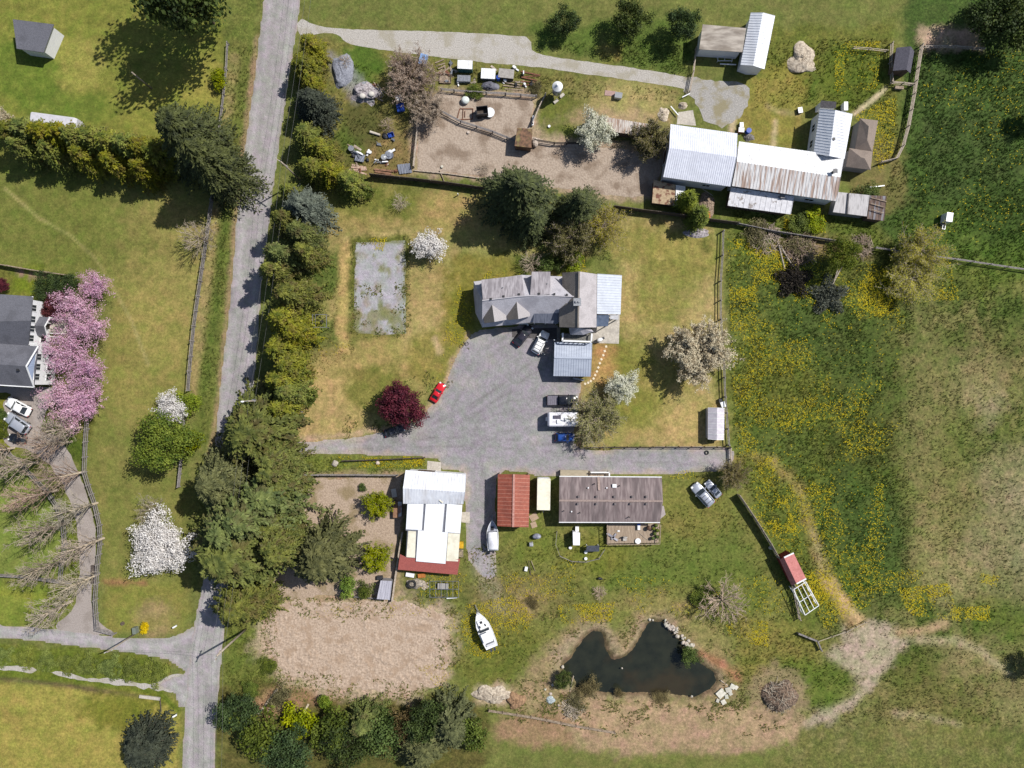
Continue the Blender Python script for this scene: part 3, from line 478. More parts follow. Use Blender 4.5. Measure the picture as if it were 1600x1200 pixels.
def tufts(x, y, hgt, wid, col, name, mat, m=3):
    n = len(x); V = []; Cc = []
    for j in range(m):
        a = RNG.uniform(0, 2 * np.pi, n); L = hgt * RNG.uniform(.5, 1.2, n); w = wid * RNG.uniform(.5, 1.1, n); ln = RNG.uniform(.5, 1.3, n) * L
        dx, dy = np.cos(a), np.sin(a); z0 = np.zeros(n)
        q = np.stack([np.stack([x - dy * w * .5, y + dx * w * .5, z0 + .01], -1), np.stack([x + dy * w * .5, y - dx * w * .5, z0 + .01], -1), np.stack([x + dx * ln + dy * w * .3, y + dy * ln - dx * w * .3, L], -1), np.stack([x + dx * ln - dy * w * .3, y + dy * ln + dx * w * .3, L * .9], -1)], 1)
        V.append(q); c = col * RNG.uniform(.85, 1.5, n)[:, None]; c[:, 3] = .3; Cc.append(np.repeat(c, 4, 0))
    V = np.concatenate(V).reshape(-1, 3); me = np_mesh(name, V, np.arange(len(V)).reshape(-1, 4)); at = me.attributes.new('tint', 'FLOAT_COLOR', 'POINT'); at.data.foreach_set('color', np.concatenate(Cc).astype(np.float32).ravel())
    return link(name, me, mat)
TUFT = ground_mat('tuft_blades', leaf=.4)
tagit(tufts(x, y, np.where(tc_[:, 0] > tc_[:, 1] * 1.12, .09, .17) + .12 * RNG.random(n), .13, tc_, 'meadow_grass', TUFT), 'rough grass tufts standing over the meadow, banks and verges', 'grass', kind='stuff')
FL = [([(1135,370),(1330,400),(1440,440),(1440,900),(1330,960),(1290,985),(1150,720)], 3.2, .42), ([(1150,380),(1250,400),(1230,480),(1150,470)], 5, .42), ([(1130,690),(1240,650),(1260,760),(1170,720)], 4, .45), ([(1160,790),(1230,780),(1260,880),(1240,880)], 7, .38), ([(1250,870),(1300,930),(1260,960),(1240,915)], 9, .36), ([(1340,430),(1480,400),(1500,470),(1420,520),(1340,480)], 6, .42), ([(1400,920),(1480,910),(1500,970),(1420,960)], 8, .42), ([(1480,950),(1545,945),(1545,970),(1490,965)], 8, .4), ([(1530,895),(1560,900),(1555,915),(1530,910)], 7, .3),
      ([(1130,965),(1200,970),(1200,1010),(1140,1000)], 8, .42), ([(870,945),(960,940),(955,970),(880,975)], 9, .36), ([(700,950),(800,930),(835,960),(815,1000),(760,1030),(705,1010)], 7, .40), ([(780,900),(900,870),(900,930),(800,950)], 2.5, .5), ([(960,900),(1230,900),(1230,960),(1000,960)], 1.6, .5), ([(500,712),(660,716),(660,730),(500,730)], 7, .42), ([(630,712),(664,716),(664,726),(630,722)], 14, .3), ([(1300,65),(1375,65),(1370,140),(1305,150)], 5, .42), ([(1335,180),(1400,150),(1395,240),(1375,270)], 5, .4), ([(1225,335),(1290,335),(1290,365),(1225,360)], 12, .36), ([(1440,80),(1600,80),(1600,380),(1420,390)], .5, .5), ([(770,418),(815,415),(812,430),(750,436)], 9, .40), ([(720,430),(740,480),(735,520),(700,590),(680,610),(690,540)], 2.5, .45), ([(575,372),(605,372),(598,392),(582,390)], 16, .3), ([(890,400),(915,400),(915,428),(885,428)], 6, .35), ([(500,520),(560,530),(520,560),(495,560)], 2, .45), ([(655,895),(730,895),(720,930),(650,930)], 3, .45), ([(470,935),(690,935),(690,965),(470,965)], 1.2, .5), ([(1240,700),(1300,720),(1310,800),(1260,770)], 3, .4), ([(1270,860),(1330,960),(1290,960)], 4, .4), ([(650,1040),(720,1030),(690,1080)], 3, .45), ([(1040,735),(1130,735),(1120,750),(1040,748)], 4, .42)]
xs, ys = [], []
for poly, d, th in FL:
    fx, fy = scatter(poly, d * 3.4); k = RNG.random(len(fx)) < np.clip((fbm(fx * .2, fy * .2, 77, 5) - th - .02) * 7, 0.05, .9); xs.append(fx[k]); ys.append(fy[k])
fx = np.concatenate(xs); fy = np.concatenate(ys); qx = fx / S + CX; qy = CY - fy / S; kp = (qy < 470) | (qx < 1380) | (qy > 890) | (RNG.random(len(fx)) < (1405 + 90 * (fbm(fx * .15, fy * .15, 501, 4) - .5) - qx) / 40); fx, fy = fx[kp], fy[kp]; n = len(fx); V = []
for j in range(2):
    s_ = RNG.uniform(.03, .08, n); a = RNG.uniform(0, 6.28, n); ox = fx + RNG.normal(0, .12, n) * j; oy = fy + RNG.normal(0, .12, n) * j; z = RNG.uniform(.16, .34, n)
    V.append(np.stack([np.stack([ox + np.cos(a + k * np.pi / 2) * s_, oy + np.sin(a + k * np.pi / 2) * s_, z + .03 * np.cos(a + k * 1.57)], -1) for k in range(4)], 1))
V = np.concatenate(V).reshape(-1, 3); fme = np_mesh('dandelion_flowers', V, np.arange(len(V)).reshape(-1, 4))
tagit(link('dandelion_flowers', fme, M('dandelion_yellow', A(226,206,36), A(200,176,24), 1.5, .8)), 'yellow dandelion heads scattered through the grass', 'flowers', kind='stuff')
# ------------------------------------------------------------------ buildings
SHING = M('grey_shingles', A(204,201,208), A(168,165,172), 9, .9, c3=A(146,143,150), s3=.5, k3=.5, detail=8)
STREAK = M('streaked_shingles', A(174,168,172), A(138,132,136), 1.6, .9, stretch=(2.2, .25, 1), c3=A(124,118,122), s3=.6, k3=.7, detail=7)
SHADESH = M('shaded_shingles', A(150,142,134), A(116,109,102), 9, .9, c3=A(100,94,88), s3=.6, k3=.4, detail=8); SLATE = M('charcoal_shingles', A(112,112,120), A(88,88,95), 8, .9, c3=A(80,80,86), s3=.5, k3=.5, detail=8)  # first: house shingles with shade put into the colour, for slopes facing west
MOBILE = M('weathered_brown_shingles', A(148,134,132), A(112,98,98), 1.3, .9, stretch=(2.4, .3, 1), c3=A(94,84,84), s3=.35, k3=.7, detail=8)
WHITEM = M('white_metal_roof', A(236,238,244), A(222,224,231), 2, .38, stretch=(1, .2, 1), c3=A(196,196,200), s3=.5, k3=.45, spec=.4); PATIOM = M('pale_blue_metal_roof', A(198,204,216), A(186,192,204), 2, .4, c3=A(172,178,190), s3=.6, k3=.4); BLUEM = M('blue_grey_metal_roof', A(184,191,205), A(168,175,190), 2, .42, stretch=(.3, 1, 1), c3=A(150,160,182), s3=.5, k3=.5)
RUSTM = M('rusted_white_roof', A(232,230,230), A(214,210,208), 2, .7, stretch=(5, .45, 1), c3=A(156,118,92), s3=.42, k3=.75, detail=8, lo3=.48, hi3=.6); OLDM = M('spotted_white_roof', A(224,222,226), A(204,202,206), 2, .7, c3=A(136,124,116), s3=1.1, k3=.8, lo3=.58, hi3=.64)
CLEANW = M('weathered_white_roof', A(240,240,240), A(222,222,224), 3, .6, c3=A(178,172,168), s3=1.5, k3=.5, lo3=.6, hi3=.66); STRIPEW = M('streaked_shed_roof', A(214,206,198), A(168,140,122), 2.2, .7, stretch=(2.2, .12, 1), lo=.42, hi=.55, c3=A(130,108,96), s3=.9, k3=.6)
REDM = M('red_metal_roof', A(160,90,72), A(142,76,60), 3, .6, c3=A(122,66,54), s3=.5, k3=.6); REDSH = M('red_shingles', A(172,96,88), A(150,80,74), 6, .85, c3=A(150,84,78), s3=.8, k3=.5); PINKM = M('faded_red_roof', A(206,134,128), A(190,118,112), 3, .7, c3=A(170,104,98), s3=.8, k3=.5); TANSH = M('taupe_shingles', A(146,132,122), A(128,115,106), 8, .9, c3=A(116,104,96), s3=.8, k3=.4)
CREAMP = M('cream_panel', A(238,232,212), A(226,220,200), 2, .5, c3=A(206,198,176), s3=.9, k3=.5); WALLW = M('white_siding', A(236,236,238), A(222,222,226), 1, .7, stretch=(1, 1, 9)); WALLG = M('grey_siding', A(150,148,150), A(134,132,134), 1, .8, stretch=(1, 1, 9)); WALLB = M('brown_boards', A(112,92,78), A(84,68,58), 2, .9, stretch=(4, 4, .5)); WALLR = M('red_boards', A(134,48,44), A(110,38,36), 2, .85, stretch=(4, 4, .5)); WALLBEIGE = M('beige_siding', A(196,184,164), A(176,164,146), 1, .8, stretch=(1, 1, 8))
GLASS = M('dark_glass', (.02,.025,.03), (.03,.035,.04), 2, .08, spec=.6); FRAMEW = M('white_trim', A(240,240,240), A(226,226,226), 3, .5); WOOD = M('weathered_wood', A(172,154,134), A(128,112,96), 3, .9, stretch=(1, 1, 1), c3=A(108,96,84), s3=1, k3=.5); DARKW = M('dark_wood', A(92,82,74), A(64,56,50), 3, .9); DECK = M('deck_boards', A(176,158,138), A(142,124,106), 1.6, .9, stretch=(8, .6, 1), c3=A(116,100,86), s3=.9, k3=.5); STEEL = M('grey_steel', A(168,170,174), A(140,142,146), 4, .4, metal=.6); BLACK = M('black_plastic', (.018,.018,.02), (.03,.03,.032), 4, .5); DARKMET = M('dark_metal', (.06,.06,.065), (.035,.035,.04), 4, .5, metal=.5); WHITEP = M('white_plastic', A(244,244,244), A(232,232,234), 3, .35); RUST = M('rusty_iron', A(136,92,70), A(96,62,48), 4, .85)
OLDMET = M('rusty_brown_sheets', A(118,98,88), A(84,68,60), 1.5, .85, stretch=(2, .4, 1), c3=A(146,150,160), s3=.9, k3=.7)
def inset(pts, d):
    n = len(pts); out = []
    for i in range(n):
        p = Vector(pts[i]); a = (Vector(pts[i - 1]) - p); b = (Vector(pts[(i + 1) % n]) - p); a.z = b.z = 0
        out.append(p + a.normalized() * d + b.normalized() * d)
    return out
def opening(root, name, a, b, t, w, z0, h, frame=FRAMEW, pane=GLASS, cen=None, mull=True):
    """a window or door on the wall a-b (world), at fraction t"""
    a = Vector((a[0], a[1], 0)); b = Vector((b[0], b[1], 0)); u = (b - a).normalized(); nn = Vector((u.y, -u.x, 0)); p = a.lerp(b, t)
    if cen is not None and nn.dot(p - Vector((cen[0], cen[1], 0))) < 0: nn = -nn
    rz = math.atan2(u.y, u.x); f = MB(); o = p + nn * .03; zc = z0 + h / 2
    for s in (-1, 1): q = o + u * (s * (w / 2 + .05)); f.box((q.x, q.y, zc), (.1, .10, h + .2), rz)
    for zz in (z0 - .05, z0 + h + .05): f.box((o.x, o.y, zz), (w, .10, .1), rz)
    if name == 'window':
        if mull: f.box((o.x, o.y, zc), (.06, .09, h), rz)
        fo = part('window', f, frame, root); g = MB(); q = p + nn * .015; g.box((q.x, q.y, zc), (w, .04, h), rz); part('pane', g, pane, fo)
    else:
        g = MB(); q = p + nn * .02; g.box((q.x, q.y, zc), (w, .06, h), rz); fo = part('door', g, pane, root); part('door_frame', f, frame, fo)
        k = MB(); q = p + nn * .08 + u * (w * .38); k.ball((q.x, q.y, z0 + 1.0), .05, 6, 4); part('handle', k, STEEL, fo)
def gable(name, label, cat, e, ze, r, zr, roof, wall, step=0, ins=.35, t=.10, cap=None, wins=(), group=None, z0=0, other=None):
    """e: eave corners nw, ne, se, sw; r: ridge ends (west/north end first) lying between sw-nw and ne-se"""
    E = [W(p[0], p[1], ze) for p in e]; R0, R1 = W(r[0][0], r[0][1], zr), W(r[1][0], r[1][1], zr); cen = sum(E, Vector()) / 4
    root = thing(name, label, cat, (cen.x, cen.y, z0), 0, group); m = MB(); m.slab([E[3], E[2], R1, R0], t)
    if step: m.ribs(E[3], E[2], R1, R0, step)
    m2 = m if other is None else MB(); m2.slab([E[0], E[1], R1, R0], t)
    if step: m2.ribs(E[0], E[1], R1, R0, step)
    ro = part('roof', m, roof, root)
    if other is not None: part('north_slope', m2, other, ro)
    if cap is not None: k = MB(); k.beam(R0 + Vector((0, 0, .04)), R1 + Vector((0, 0, .04)), .32, .08); part('ridge_cap', k, cap, ro)
    I = inset(E, ins); u = (R1 - R0).normalized(); g0, g1 = R0 + u * ins, R1 - u * ins
    for p in I: p.z = ze - .02
    g0.z = g1.z = zr - .14; w = MB(); w.walls([I[0], I[1], g1, I[2], I[3], g0], z0 - .05); part('wall', w, wall, root)
    for (i, tt, ww, zz, hh, nm) in wins: opening(root, nm, I[i], I[(i + 1) % 4], tt, ww, zz, hh, cen=cen, pane=GLASS if nm == 'window' else WALLB)
    return root, I, cen
def lean(name, label, cat, pts, zs, roof, wall=None, ins=.25, t=.10, step=0, posts=None, group=None):
    P = [W(p[0], p[1], z) for p, z in zip(pts, zs)]; cen = sum(P, Vector()) / len(P); root = thing(name, label, cat, (cen.x, cen.y, 0), 0, group); m = MB(); m.slab(P, t)
    if step: m.ribs(P[3], P[2], P[1], P[0], step)
    part('roof', m, roof, root); I = inset(P, ins)
    for p in I: p.z -= t + .01
    if wall is not None: w = MB(); w.walls(I); part('wall', w, wall, root)
    if posts is not None:
        for p in I: k = MB(); k.box((p.x, p.y, p.z / 2), (.14, .14, p.z)); part('post', k, posts, root)
    return root, I, cen
# ---- the grey house
zr, ze = 6.8, 3.0
hc = W(850, 470); HS = thing('grey_house', 'large grey shingled house with dormers and a bent ridge, in the middle of the grounds', 'house', (hc.x, hc.y, 0))
def Z3(l): return [W(*p) for p in l]
N1, N2, N3 = (740,440,ze), (815,429.5,ze), (880,432,ze); R1, R2, R3, R4 = (753.5,469.5,zr), (812,462.7,zr), (845,461,zr), (900,463.5,zr); S0, S1, S2 = (743,489,ze), (753.5,511.5,ze), (833,503.5,ze); S3 = (892,503,ze); Wc = (740,459,ze)
m = MB()
for f in ([N1, N2, R2, R1], [N2, N3, R4, R3, R2], [N1, R1, Wc], [Wc, R1, S0], [S0, R1, S1], [S1, R1, R2, S2], [S2, R2, R3, R4, S3]): m.slab(Z3(f), .14)
rf = part('roof', m, SHING, HS); k = MB()
for a, b in ((R1, R2), (R2, R3), (R3, R4)): k.beam(W(*a) + Vector((0, 0, .05)), W(*b) + Vector((0, 0, .05)), .2, .08)
part('ridge_cap', k, M('pale_cap', A(184,180,184), A(170,166,170), 6, .9), rf)
w = MB(); foot = Z3([N1, N2, N3, S3, S2, S1, S0, Wc]); I = inset(foot, .45)
for p in I: p.z = ze - .16
w.walls(I); part('wall', w, WALLBEIGE, HS); cen = hc
for i, tt in ((0, .25), (0, .7), (1, .3), (4, .2), (4, .5), (4, .8), (6, .5)): opening(HS, 'window', I[i], I[(i + 1) % 8], tt, 1.2, .9, 1.2, cen=cen)
DORM = M('sunlit_dormer_shingles', A(176,171,172), A(150,146,148), 9, .9)  # paler copy for the sunny dormer slopes, sunlight painted into the tone
def dormer_shed(pts, z):
    m = MB(); P = Z3(pts); m.slab(P, .12); d = part('rear_dormer', m, STREAK, HS); I2 = inset(P, .18)
    for p in I2: p.z -= .13
    w = MB(); w.walls(I2, ze + .2); part('wall', w, WALLBEIGE, d); opening(d, 'window', I2[0], I2[1], .5, 1.4, z - 1.3, .8, cen=(I2[2].x + I2[3].x) / 2 * Vector((1, 0, 0)) + Vector((0, I2[2].y, 0)))
dormer_shed([(752,437.3,5.3), (815,430,5.3), (819.5,460.8,6.95), (754.5,468.0,6.95)], 5.2); dormer_shed([(831,424.5,5.5), (860,424.5,5.5), (860,459.5,6.95), (828.5,460.5,6.95)], 5.4)
for (rb, rfnt, la, lb, ra, rb2) in (((769,476.5), (772.7,503), (754.5,490.5), (756.5,505), (790,483.5), (791.5,499.5)), ((807.2,470.5), (810,498.5), (791.5,485.5), (793,500), (826,478.5), (828.5,494))):
    m = MB(); zz = 6.1; B, F = W(rb[0], rb[1], zz), W(rfnt[0], rfnt[1], zz); La, Lb, Ra, Rb = W(*la, 4.4), W(*lb, 4.4), W(*ra, 4.4), W(*rb2, 4.4)
    m.slab([B, F, Lb, La], .1); d = part('dormer', m, SHADESH, HS); m = MB(); m.slab([B, F, Rb, Ra], .1); part('dormer_slope', m, DORM, d); w = MB(); i_ = lambda p, dz: Vector((p.x * .96 + (B.x + F.x) / 2 * .04, p.y + .25, p.z + dz)); w.walls([i_(La, -.1), i_(Lb, -.1), i_(F, -.15), i_(Rb, -.1), i_(Ra, -.1)], 3.0); part('wall', w, WALLBEIGE, d)  # left slope coloured as if shaded, right slope as if sunlit
    opening(d, 'window', i_(Lb, 0), i_(Rb, 0), .5, 1.0, 3.6, 1.1, cen=(B.x, B.y))
m = MB(); m.slab(Z3([(836,475.5,5.0), (873.8,476,5.0), (872.3,505.8,3.6), (833,504.3,3.6)]), .1); part('porch_roof', m, M('dark_blue_metal', A(112,116,130), A(84,88,102), 1.8, .55, stretch=(2.5, .3, 1)), HS)
for px in (835.5, 853, 870): p = W(px, 503.5, 3.4); k = MB(); k.box((p.x, p.y, 1.7), (.16, .16, 3.4)); part('porch_post', k, FRAMEW, HS)
# east gable wing
e = Z3([(878.6,426,5.0), (932.6,428.3,5.0), (932,511.5,5.0), (874,511,5.0)]); m = MB(); Ra, Rb = W(905,424.2,7.6), W(903.5,511.8,7.6); a2 = W(878.6,455,5.0); b2 = W(874,474,5.0)
m.slab([e[0], Ra, W(904.3,474,7.6), W(890,474,6.3), a2], .12); m.slab([W(890,474,6.3), W(904.3,474,7.6), Rb, e[3], b2], .12); g = part('gable_roof', m, SHADESH, HS); m = MB(); m.slab([Ra, e[1], e[2], Rb], .12); part('east_slope', m, M('sunlit_shingles', A(190,184,186), A(158,152,154), 9, .9, c3=A(140,135,136), s3=.6, k3=.4, detail=8), g)  # same roofing twice: west slope painted in shade, east slope painted sunlit
k = MB(); k.beam(Ra + Vector((0, 0, .04)), Rb + Vector((0, 0, .04)), .25, .08); part('ridge_cap', k, SHADESH, g)
I = inset(e, .4)
for p in I: p.z = 4.85
u = (Rb - Ra).normalized(); q0, q1 = Ra + u * .4, Rb - u * .4; q0.z = q1.z = 7.35; w = MB(); w.walls([I[0], q0, I[1], I[2], q1, I[3]]); gw = part('gable_wall', w, WALLBEIGE, HS)
for i, tt, zz in ((1, .3, .9), (1, .6, .9), (1, .85, 3.2), (2, .3, 3.3), (2, .7, 3.3), (0, .5, 3.2)): opening(HS, 'window', I[i], I[(i + 1) % 4], tt, 1.3, zz, 1.2, cen=hc)
opening(HS, 'door', I[2], I[3], .5, 1.0, .1, 2.1, cen=hc, pane=WALLB)
c = W(901,473,7.4); k = MB(); k.box((c.x, c.y, 7.3), (1.0, 1.0, 2.2)); ch = part('chimney', k, M('pale_render', A(206,204,204), A(180,178,178), 4, .8), HS)
k = MB(); k.box((c.x, c.y, 8.46), (1.25, 1.25, .14)); k.box((c.x - .2, c.y, 8.65), (.3, .3, .3)); k.box((c.x + .25, c.y, 8.62), (.26, .26, .24)); part('chimney_cap', k, STEEL, ch)
for px, py in ((767,466.5), (787,462.5), (811,459.3), (842,458.5), (866,459), (885.5,460)): p = W(px, py + .8, 6.7); k = MB(); k.box((p.x, p.y, 6.88), (.34, .34, .3)); part('roof_vent', k, BLACK, HS)
for px, py in ((786,449.5), (855,443.5), (914,507)): p = W(px, py, 6.0); k = MB(); k.tube((p.x, p.y, 5.4), (p.x, p.y, 6.5), .1, .1, 6); part('vent_pipe', k, STEEL, HS)
m = MB(); A0 = W(903.5,512,6.2)
for f in ([A0, W(891.5,523,4.4), W(911,523.2,4.4)], [A0, W(911,523.2,4.4), W(927.5,518.5,4.4)], [A0, W(927.5,518.5,4.4), W(922,511.8,4.4)], [A0, W(891.5,523,4.4), W(889,512,4.4)]): m.slab(f, .1)
part('bay_roof', m, SHING, HS); w = MB(); w.walls([W(892,512,4.3), W(893.5,521.5,4.3), W(910,521.8,4.3), W(925,517.5,4.3), W(922,512,4.3)]); part('bay_wall', w, WALLBEIGE, HS)
bp = Z3([(879,521,3.0), (923.8,521.8,3.0), (923,534.5,3.0), (878.2,533,3.0)]); m = MB(); m.slab(bp, .2); bal = part('balcony', m, M('dark_deck', A(120,118,112), A(92,90,86), 3, .9), HS); k = MB()
for a, b in ((0, 3), (3, 2), (2, 1)):
    k.beam(bp[a] + Vector((0, 0, .95)), bp[b] + Vector((0, 0, .95)), .26, .08); L = (bp[b] - bp[a]).length; n_ = int(L / .8)
    for i in range(n_ + 1): q = bp[a].lerp(bp[b], i / n_); k.box((q.x, q.y, 3.5), (.09, .09, .95))
part('railing', k, FRAMEW, bal)
for q in bp: k = MB(); k.box((q.x, q.y, 1.4), (.18, .18, 2.8)); part('balcony_post', k, FRAMEW, HS)
# patio cover
root, I, cn = lean('patio_cover', 'pale blue metal patio cover on posts against the east side of the grey house', 'patio roof', [(933.2,428), (971.7,430.3), (969.6,491), (932.7,490.3)], [3.1, 2.6, 2.6, 3.1], PATIOM, None, .2, .08, 0, FRAMEW)
m = MB(); E = Z3([(933.2,428,3.1), (971.7,430.3,2.6), (969.6,491,2.6), (932.7,490.3,3.1)]); m.ribs(E[3], E[0], E[1], E[2], .45, .05, .06); part('roof_seams', m, PATIOM, root)
lean('glass_canopy', 'dark glass canopy at the house corner by the patio', 'canopy', [(932.5,491.5), (952.5,492), (950,509.5), (932,510.5)], [2.7, 2.5, 2.4, 2.6], M('tinted_glass', A(92,104,124), A(72,84,104), 1.5, .2, spec=.5), None, .15, .05, 0, STEEL); lean('glass_canopy', 'small pale canopy panel at the edge of the patio', 'canopy', [(953.5,491.5), (966.5,492.5), (966,499.5), (953.5,498.5)], [2.5, 2.4, 2.4, 2.5], M('pale_panel', A(190,190,194), A(170,170,174), 3, .4), None, .12, .05, 0, STEEL)
gable('garage', 'blue-grey metal roofed garage south of the grey house balcony', 'garage', [(866.8,534.5), (925,535.5), (923,588.5), (865,587.5)], 2.5, [(866,558.5), (924.4,559.3)], 3.7, BLUEM, WALLBEIGE, .42, .3, cap=BLUEM, wins=[(3, .3, 2.6, 0.05, 2.1, 'door'), (3, .72, 2.6, .05, 2.1, 'door'), (2, .5, 1.2, 1, .9, 'window')])
# ---- red carport, cream trailer, mobile home
def carport():
    E = [W(p[0], p[1], 3.3) for p in [(778,741), (828,742), (826,824), (777,822)]]; Ra, Rb = W(803,741,4.2), W(801.8,823.3,4.2); cn = sum(E, Vector()) / 4; t = thing('red_carport', 'open-ended carport with a red metal roof beside the gravel drive', 'carport', (cn.x, cn.y, 0)); m = MB(); m.slab([E[0], E[3], Rb, Ra], .08); m.slab([E[1], E[2], Rb, Ra], .08); r = part('roof', m, REDM, t); m = MB()
    for i in range(1, 14): 
        for a, b in ((E[0], E[3]), (E[1], E[2])): m.beam(a.lerp(b, i / 13.5) + Vector((0, 0, .03)), Ra.lerp(Rb, i / 13.5) + Vector((0, 0, .03)), .09, .05)
    part('roof_seams', m, M('pale_red_seam', A(190,130,112), A(172,114,98), 3, .5), r); k = MB(); k.beam(Ra + Vector((0, 0, .05)), Rb + Vector((0, 0, .05)), .34, .08); part('ridge_cap', k, M('pink_cap', A(196,150,138), A(172,120,108), 3, .5), r)
    w = MB(); I = inset(E, .2)
    for p in I: p.z = 3.2
    w.beam(I[0] - Vector((0, 0, 1.4)), I[3] - Vector((0, 0, 1.4)), .06, 2.7); w.beam(I[1] - Vector((0, 0, 1.4)), I[2] - Vector((0, 0, 1.4)), .06, 2.7); part('wall', w, WALLR, t)
    for j in range(4):
        for a, b in ((0, 3), (1, 2)): q = I[a].lerp(I[b], j / 3); k = MB(); k.box((q.x, q.y, 1.6), (.16, .16, 3.2)); part('post', k, WOOD, t)
carport()
def box_trailer():
    P = Z3([(840,748,2.7), (860,748.5,2.7), (859.2,797,2.7), (839.2,796.5,2.7)]); cn = sum(P, Vector()) / 4; t = thing('storage_trailer', 'cream box trailer parked between the red carport and the mobile home', 'trailer', (cn.x, cn.y, 0)); m = MB(); m.slab(P, 2.1); part('body', m, CREAMP, t); m = MB(); E = inset(P, -.03)
    m.slab([p + Vector((0, 0, .04)) for p in E], .06); part('roof', m, CREAMP, t)
    for s in (-1, 1):
        for d in (-.45, .45):
            k = MB(); k.tube((cn.x + s * 1.0, cn.y + d, .35), (cn.x + s * .8, cn.y + d, .35), .35, .35, 12); part('wheel', k, BLACK, t)
    k = MB(); k.beam((P[3].x + .8, P[3].y, .55), (cn.x, P[3].y - .9, .5), .1, .1); k.beam((P[2].x - .8, P[2].y, .55), (cn.x, P[2].y - .9, .5), .1, .1); part('drawbar', k, DARKMET, t); k = MB(); k.box((cn.x, P[0].y + .02, 1.7), (1.8, .06, 1.7)); part('rear_door', k, FRAMEW, t)
box_trailer()
MH, I, cn = gable('mobile_home', 'long mobile home with a weathered brown roof on the south side of the driveway', 'house', [(874,744.6), (1034,745.8), (1031.3,816), (873.4,815.6)], 3.0, [(873.8,782), (1035.8,783)], 3.9, MOBILE, WALLW, 0, .25, cap=M('dusty_ridge', A(164,146,138), A(140,122,116), 4, .9), wins=[(0, .12, 1.2, 1, 1, 'window'), (0, .6, 1.6, 1, 1, 'window'), (0, .85, 1.2, 1, 1, 'window'), (0, .38, .95, .6, 2, 'door'), (2, .2, 1.6, 1, 1, 'window'), (2, .6, 1.2, 1, 1, 'window'), (1, .5, 1.2, 1, 1, 'window')])
k = MB()
for a, b in (((874,744.2), (1034,745.4)), ((873.4,816), (1031.3,816.4))): k.beam(W(*a, 2.98), W(*b, 2.98), .14, .14)
part('gutter', k, FRAMEW, MH)
for px, py in ((904,776), (932,776), (960,776), (988,776), (1010,776), (903,787), (932,787), (961,787), (985,787), (1010,787)): p = W(px, py, 3.9); k = MB(); k.box((p.x, p.y, 3.95), (.32, .32, .34)); part('roof_vent', k, M('grey_vent', A(120,112,112), A(100,92,92), 4, .7), MH)
for px, py in ((929,756), (881,798), (906,801), (983,808), (968,759)): p = W(px, py, 3.5); k = MB(); k.tube((p.x, p.y, 3.0), (p.x, p.y, 3.85), .1, .1, 6); part('vent_pipe', k, BLACK, MH)
for px, py in ((919,762), (948,762), (893,799)): p = W(px, py, 3.5); k = MB(); k.tube((p.x, p.y, 3.0), (p.x, p.y, 3.75), .13, .13, 6); part('vent_pipe', k, WHITEP, MH)
p = W(960, 759, 3.5); k = MB(); k.box((p.x, p.y, 3.55), (.7, .6, .2)); part('skylight', k, WHITEP, MH); a = W(935, 745, 3.1); b = W(936, 766, 3.65); k = MB(); k.beam(a + Vector((0, 0, .06)), b + Vector((0, 0, .06)), .4, .05); part('roof_patch', k, M('patch', A(172,152,142), A(150,130,122), 4, .9), MH)
lean('porch_roof', 'small pale hipped porch roof at the east end of the mobile home', 'porch', [(1030.5,812), (1031.5,793), (1037,790), (1040,804)], [3.0, 3.0, 2.6, 2.5], M('grey_felt', A(160,150,148), A(140,130,128), 5, .9), WALLW, .1, .08)
lean('bench_shelter', 'low tan boarded platform along the front of the mobile home', 'platform', [(875.5,734.5), (919,735), (919,744), (875.5,743.5)], [1.0, 1.0, 1.0, 1.0], M('tan_board', A(176,164,142), A(152,140,120), 3, .9, stretch=(.5, 6, 1)), WALLBEIGE, .05, .06)
def front_steps():
    P = Z3([(922,737,.9), (951,737,.9), (951,744,.9), (922,744,.9)]); cn = sum(P, Vector()) / 4; t = thing('front_porch', 'small front porch with white rails and steps at the mobile home', 'porch', (cn.x, cn.y, 0)); m = MB(); m.slab(P, .12); part('floor', m, DECK, t); k = MB()
    for a, b in ((0, 1), (1, 2)):
        k.beam(P[a] + Vector((0, 0, .95)), P[b] + Vector((0, 0, .95)), .22, .08)
        for i in range(7): q = P[a].lerp(P[b], i / 6); k.box((q.x, q.y, 1.4), (.06, .06, .95))
    part('railing', k, FRAMEW, t)
    for i in range(4): q = W(921 - i * 2.1, 740.5, 0); k = MB(); k.box((q.x, q.y, .4 - i * .1), (.28, .9, .8 - i * .2)); part('step', k, DECK, t)
    for q in P: k = MB(); k.box((q.x, q.y, .39), (.12, .12, .78)); part('post', k, DECK, t)
front_steps()
def deck():
    P = Z3([(948,819,.75), (1030.5,818,.75), (1029,848,.75), (948.5,849.3,.75)]); cn = sum(P, Vector()) / 4; t = thing('deck', 'wooden deck behind the mobile home, cluttered with furniture', 'deck', (cn.x, cn.y, 0)); m = MB(); m.slab(P, .15); part('floor', m, DECK, t); k = MB()
    for a, b in ((1, 2), (2, 3), (3, 0)):
        k.beam(P[a] + Vector((0, 0, 1.0)), P[b] + Vector((0, 0, 1.0)), .13, .06); n_ = int((P[b] - P[a]).length / .6)
        for i in range(n_ + 1): q = P[a].lerp(P[b], i / n_); k.box((q.x, q.y, 1.25), (.06, .06, 1.0))
    part('railing', k, WOOD, t)
    for q in P: k = MB(); k.box((q.x, q.y, .3), (.16, .16, .6)); part('post', k, WOOD, t)
deck()
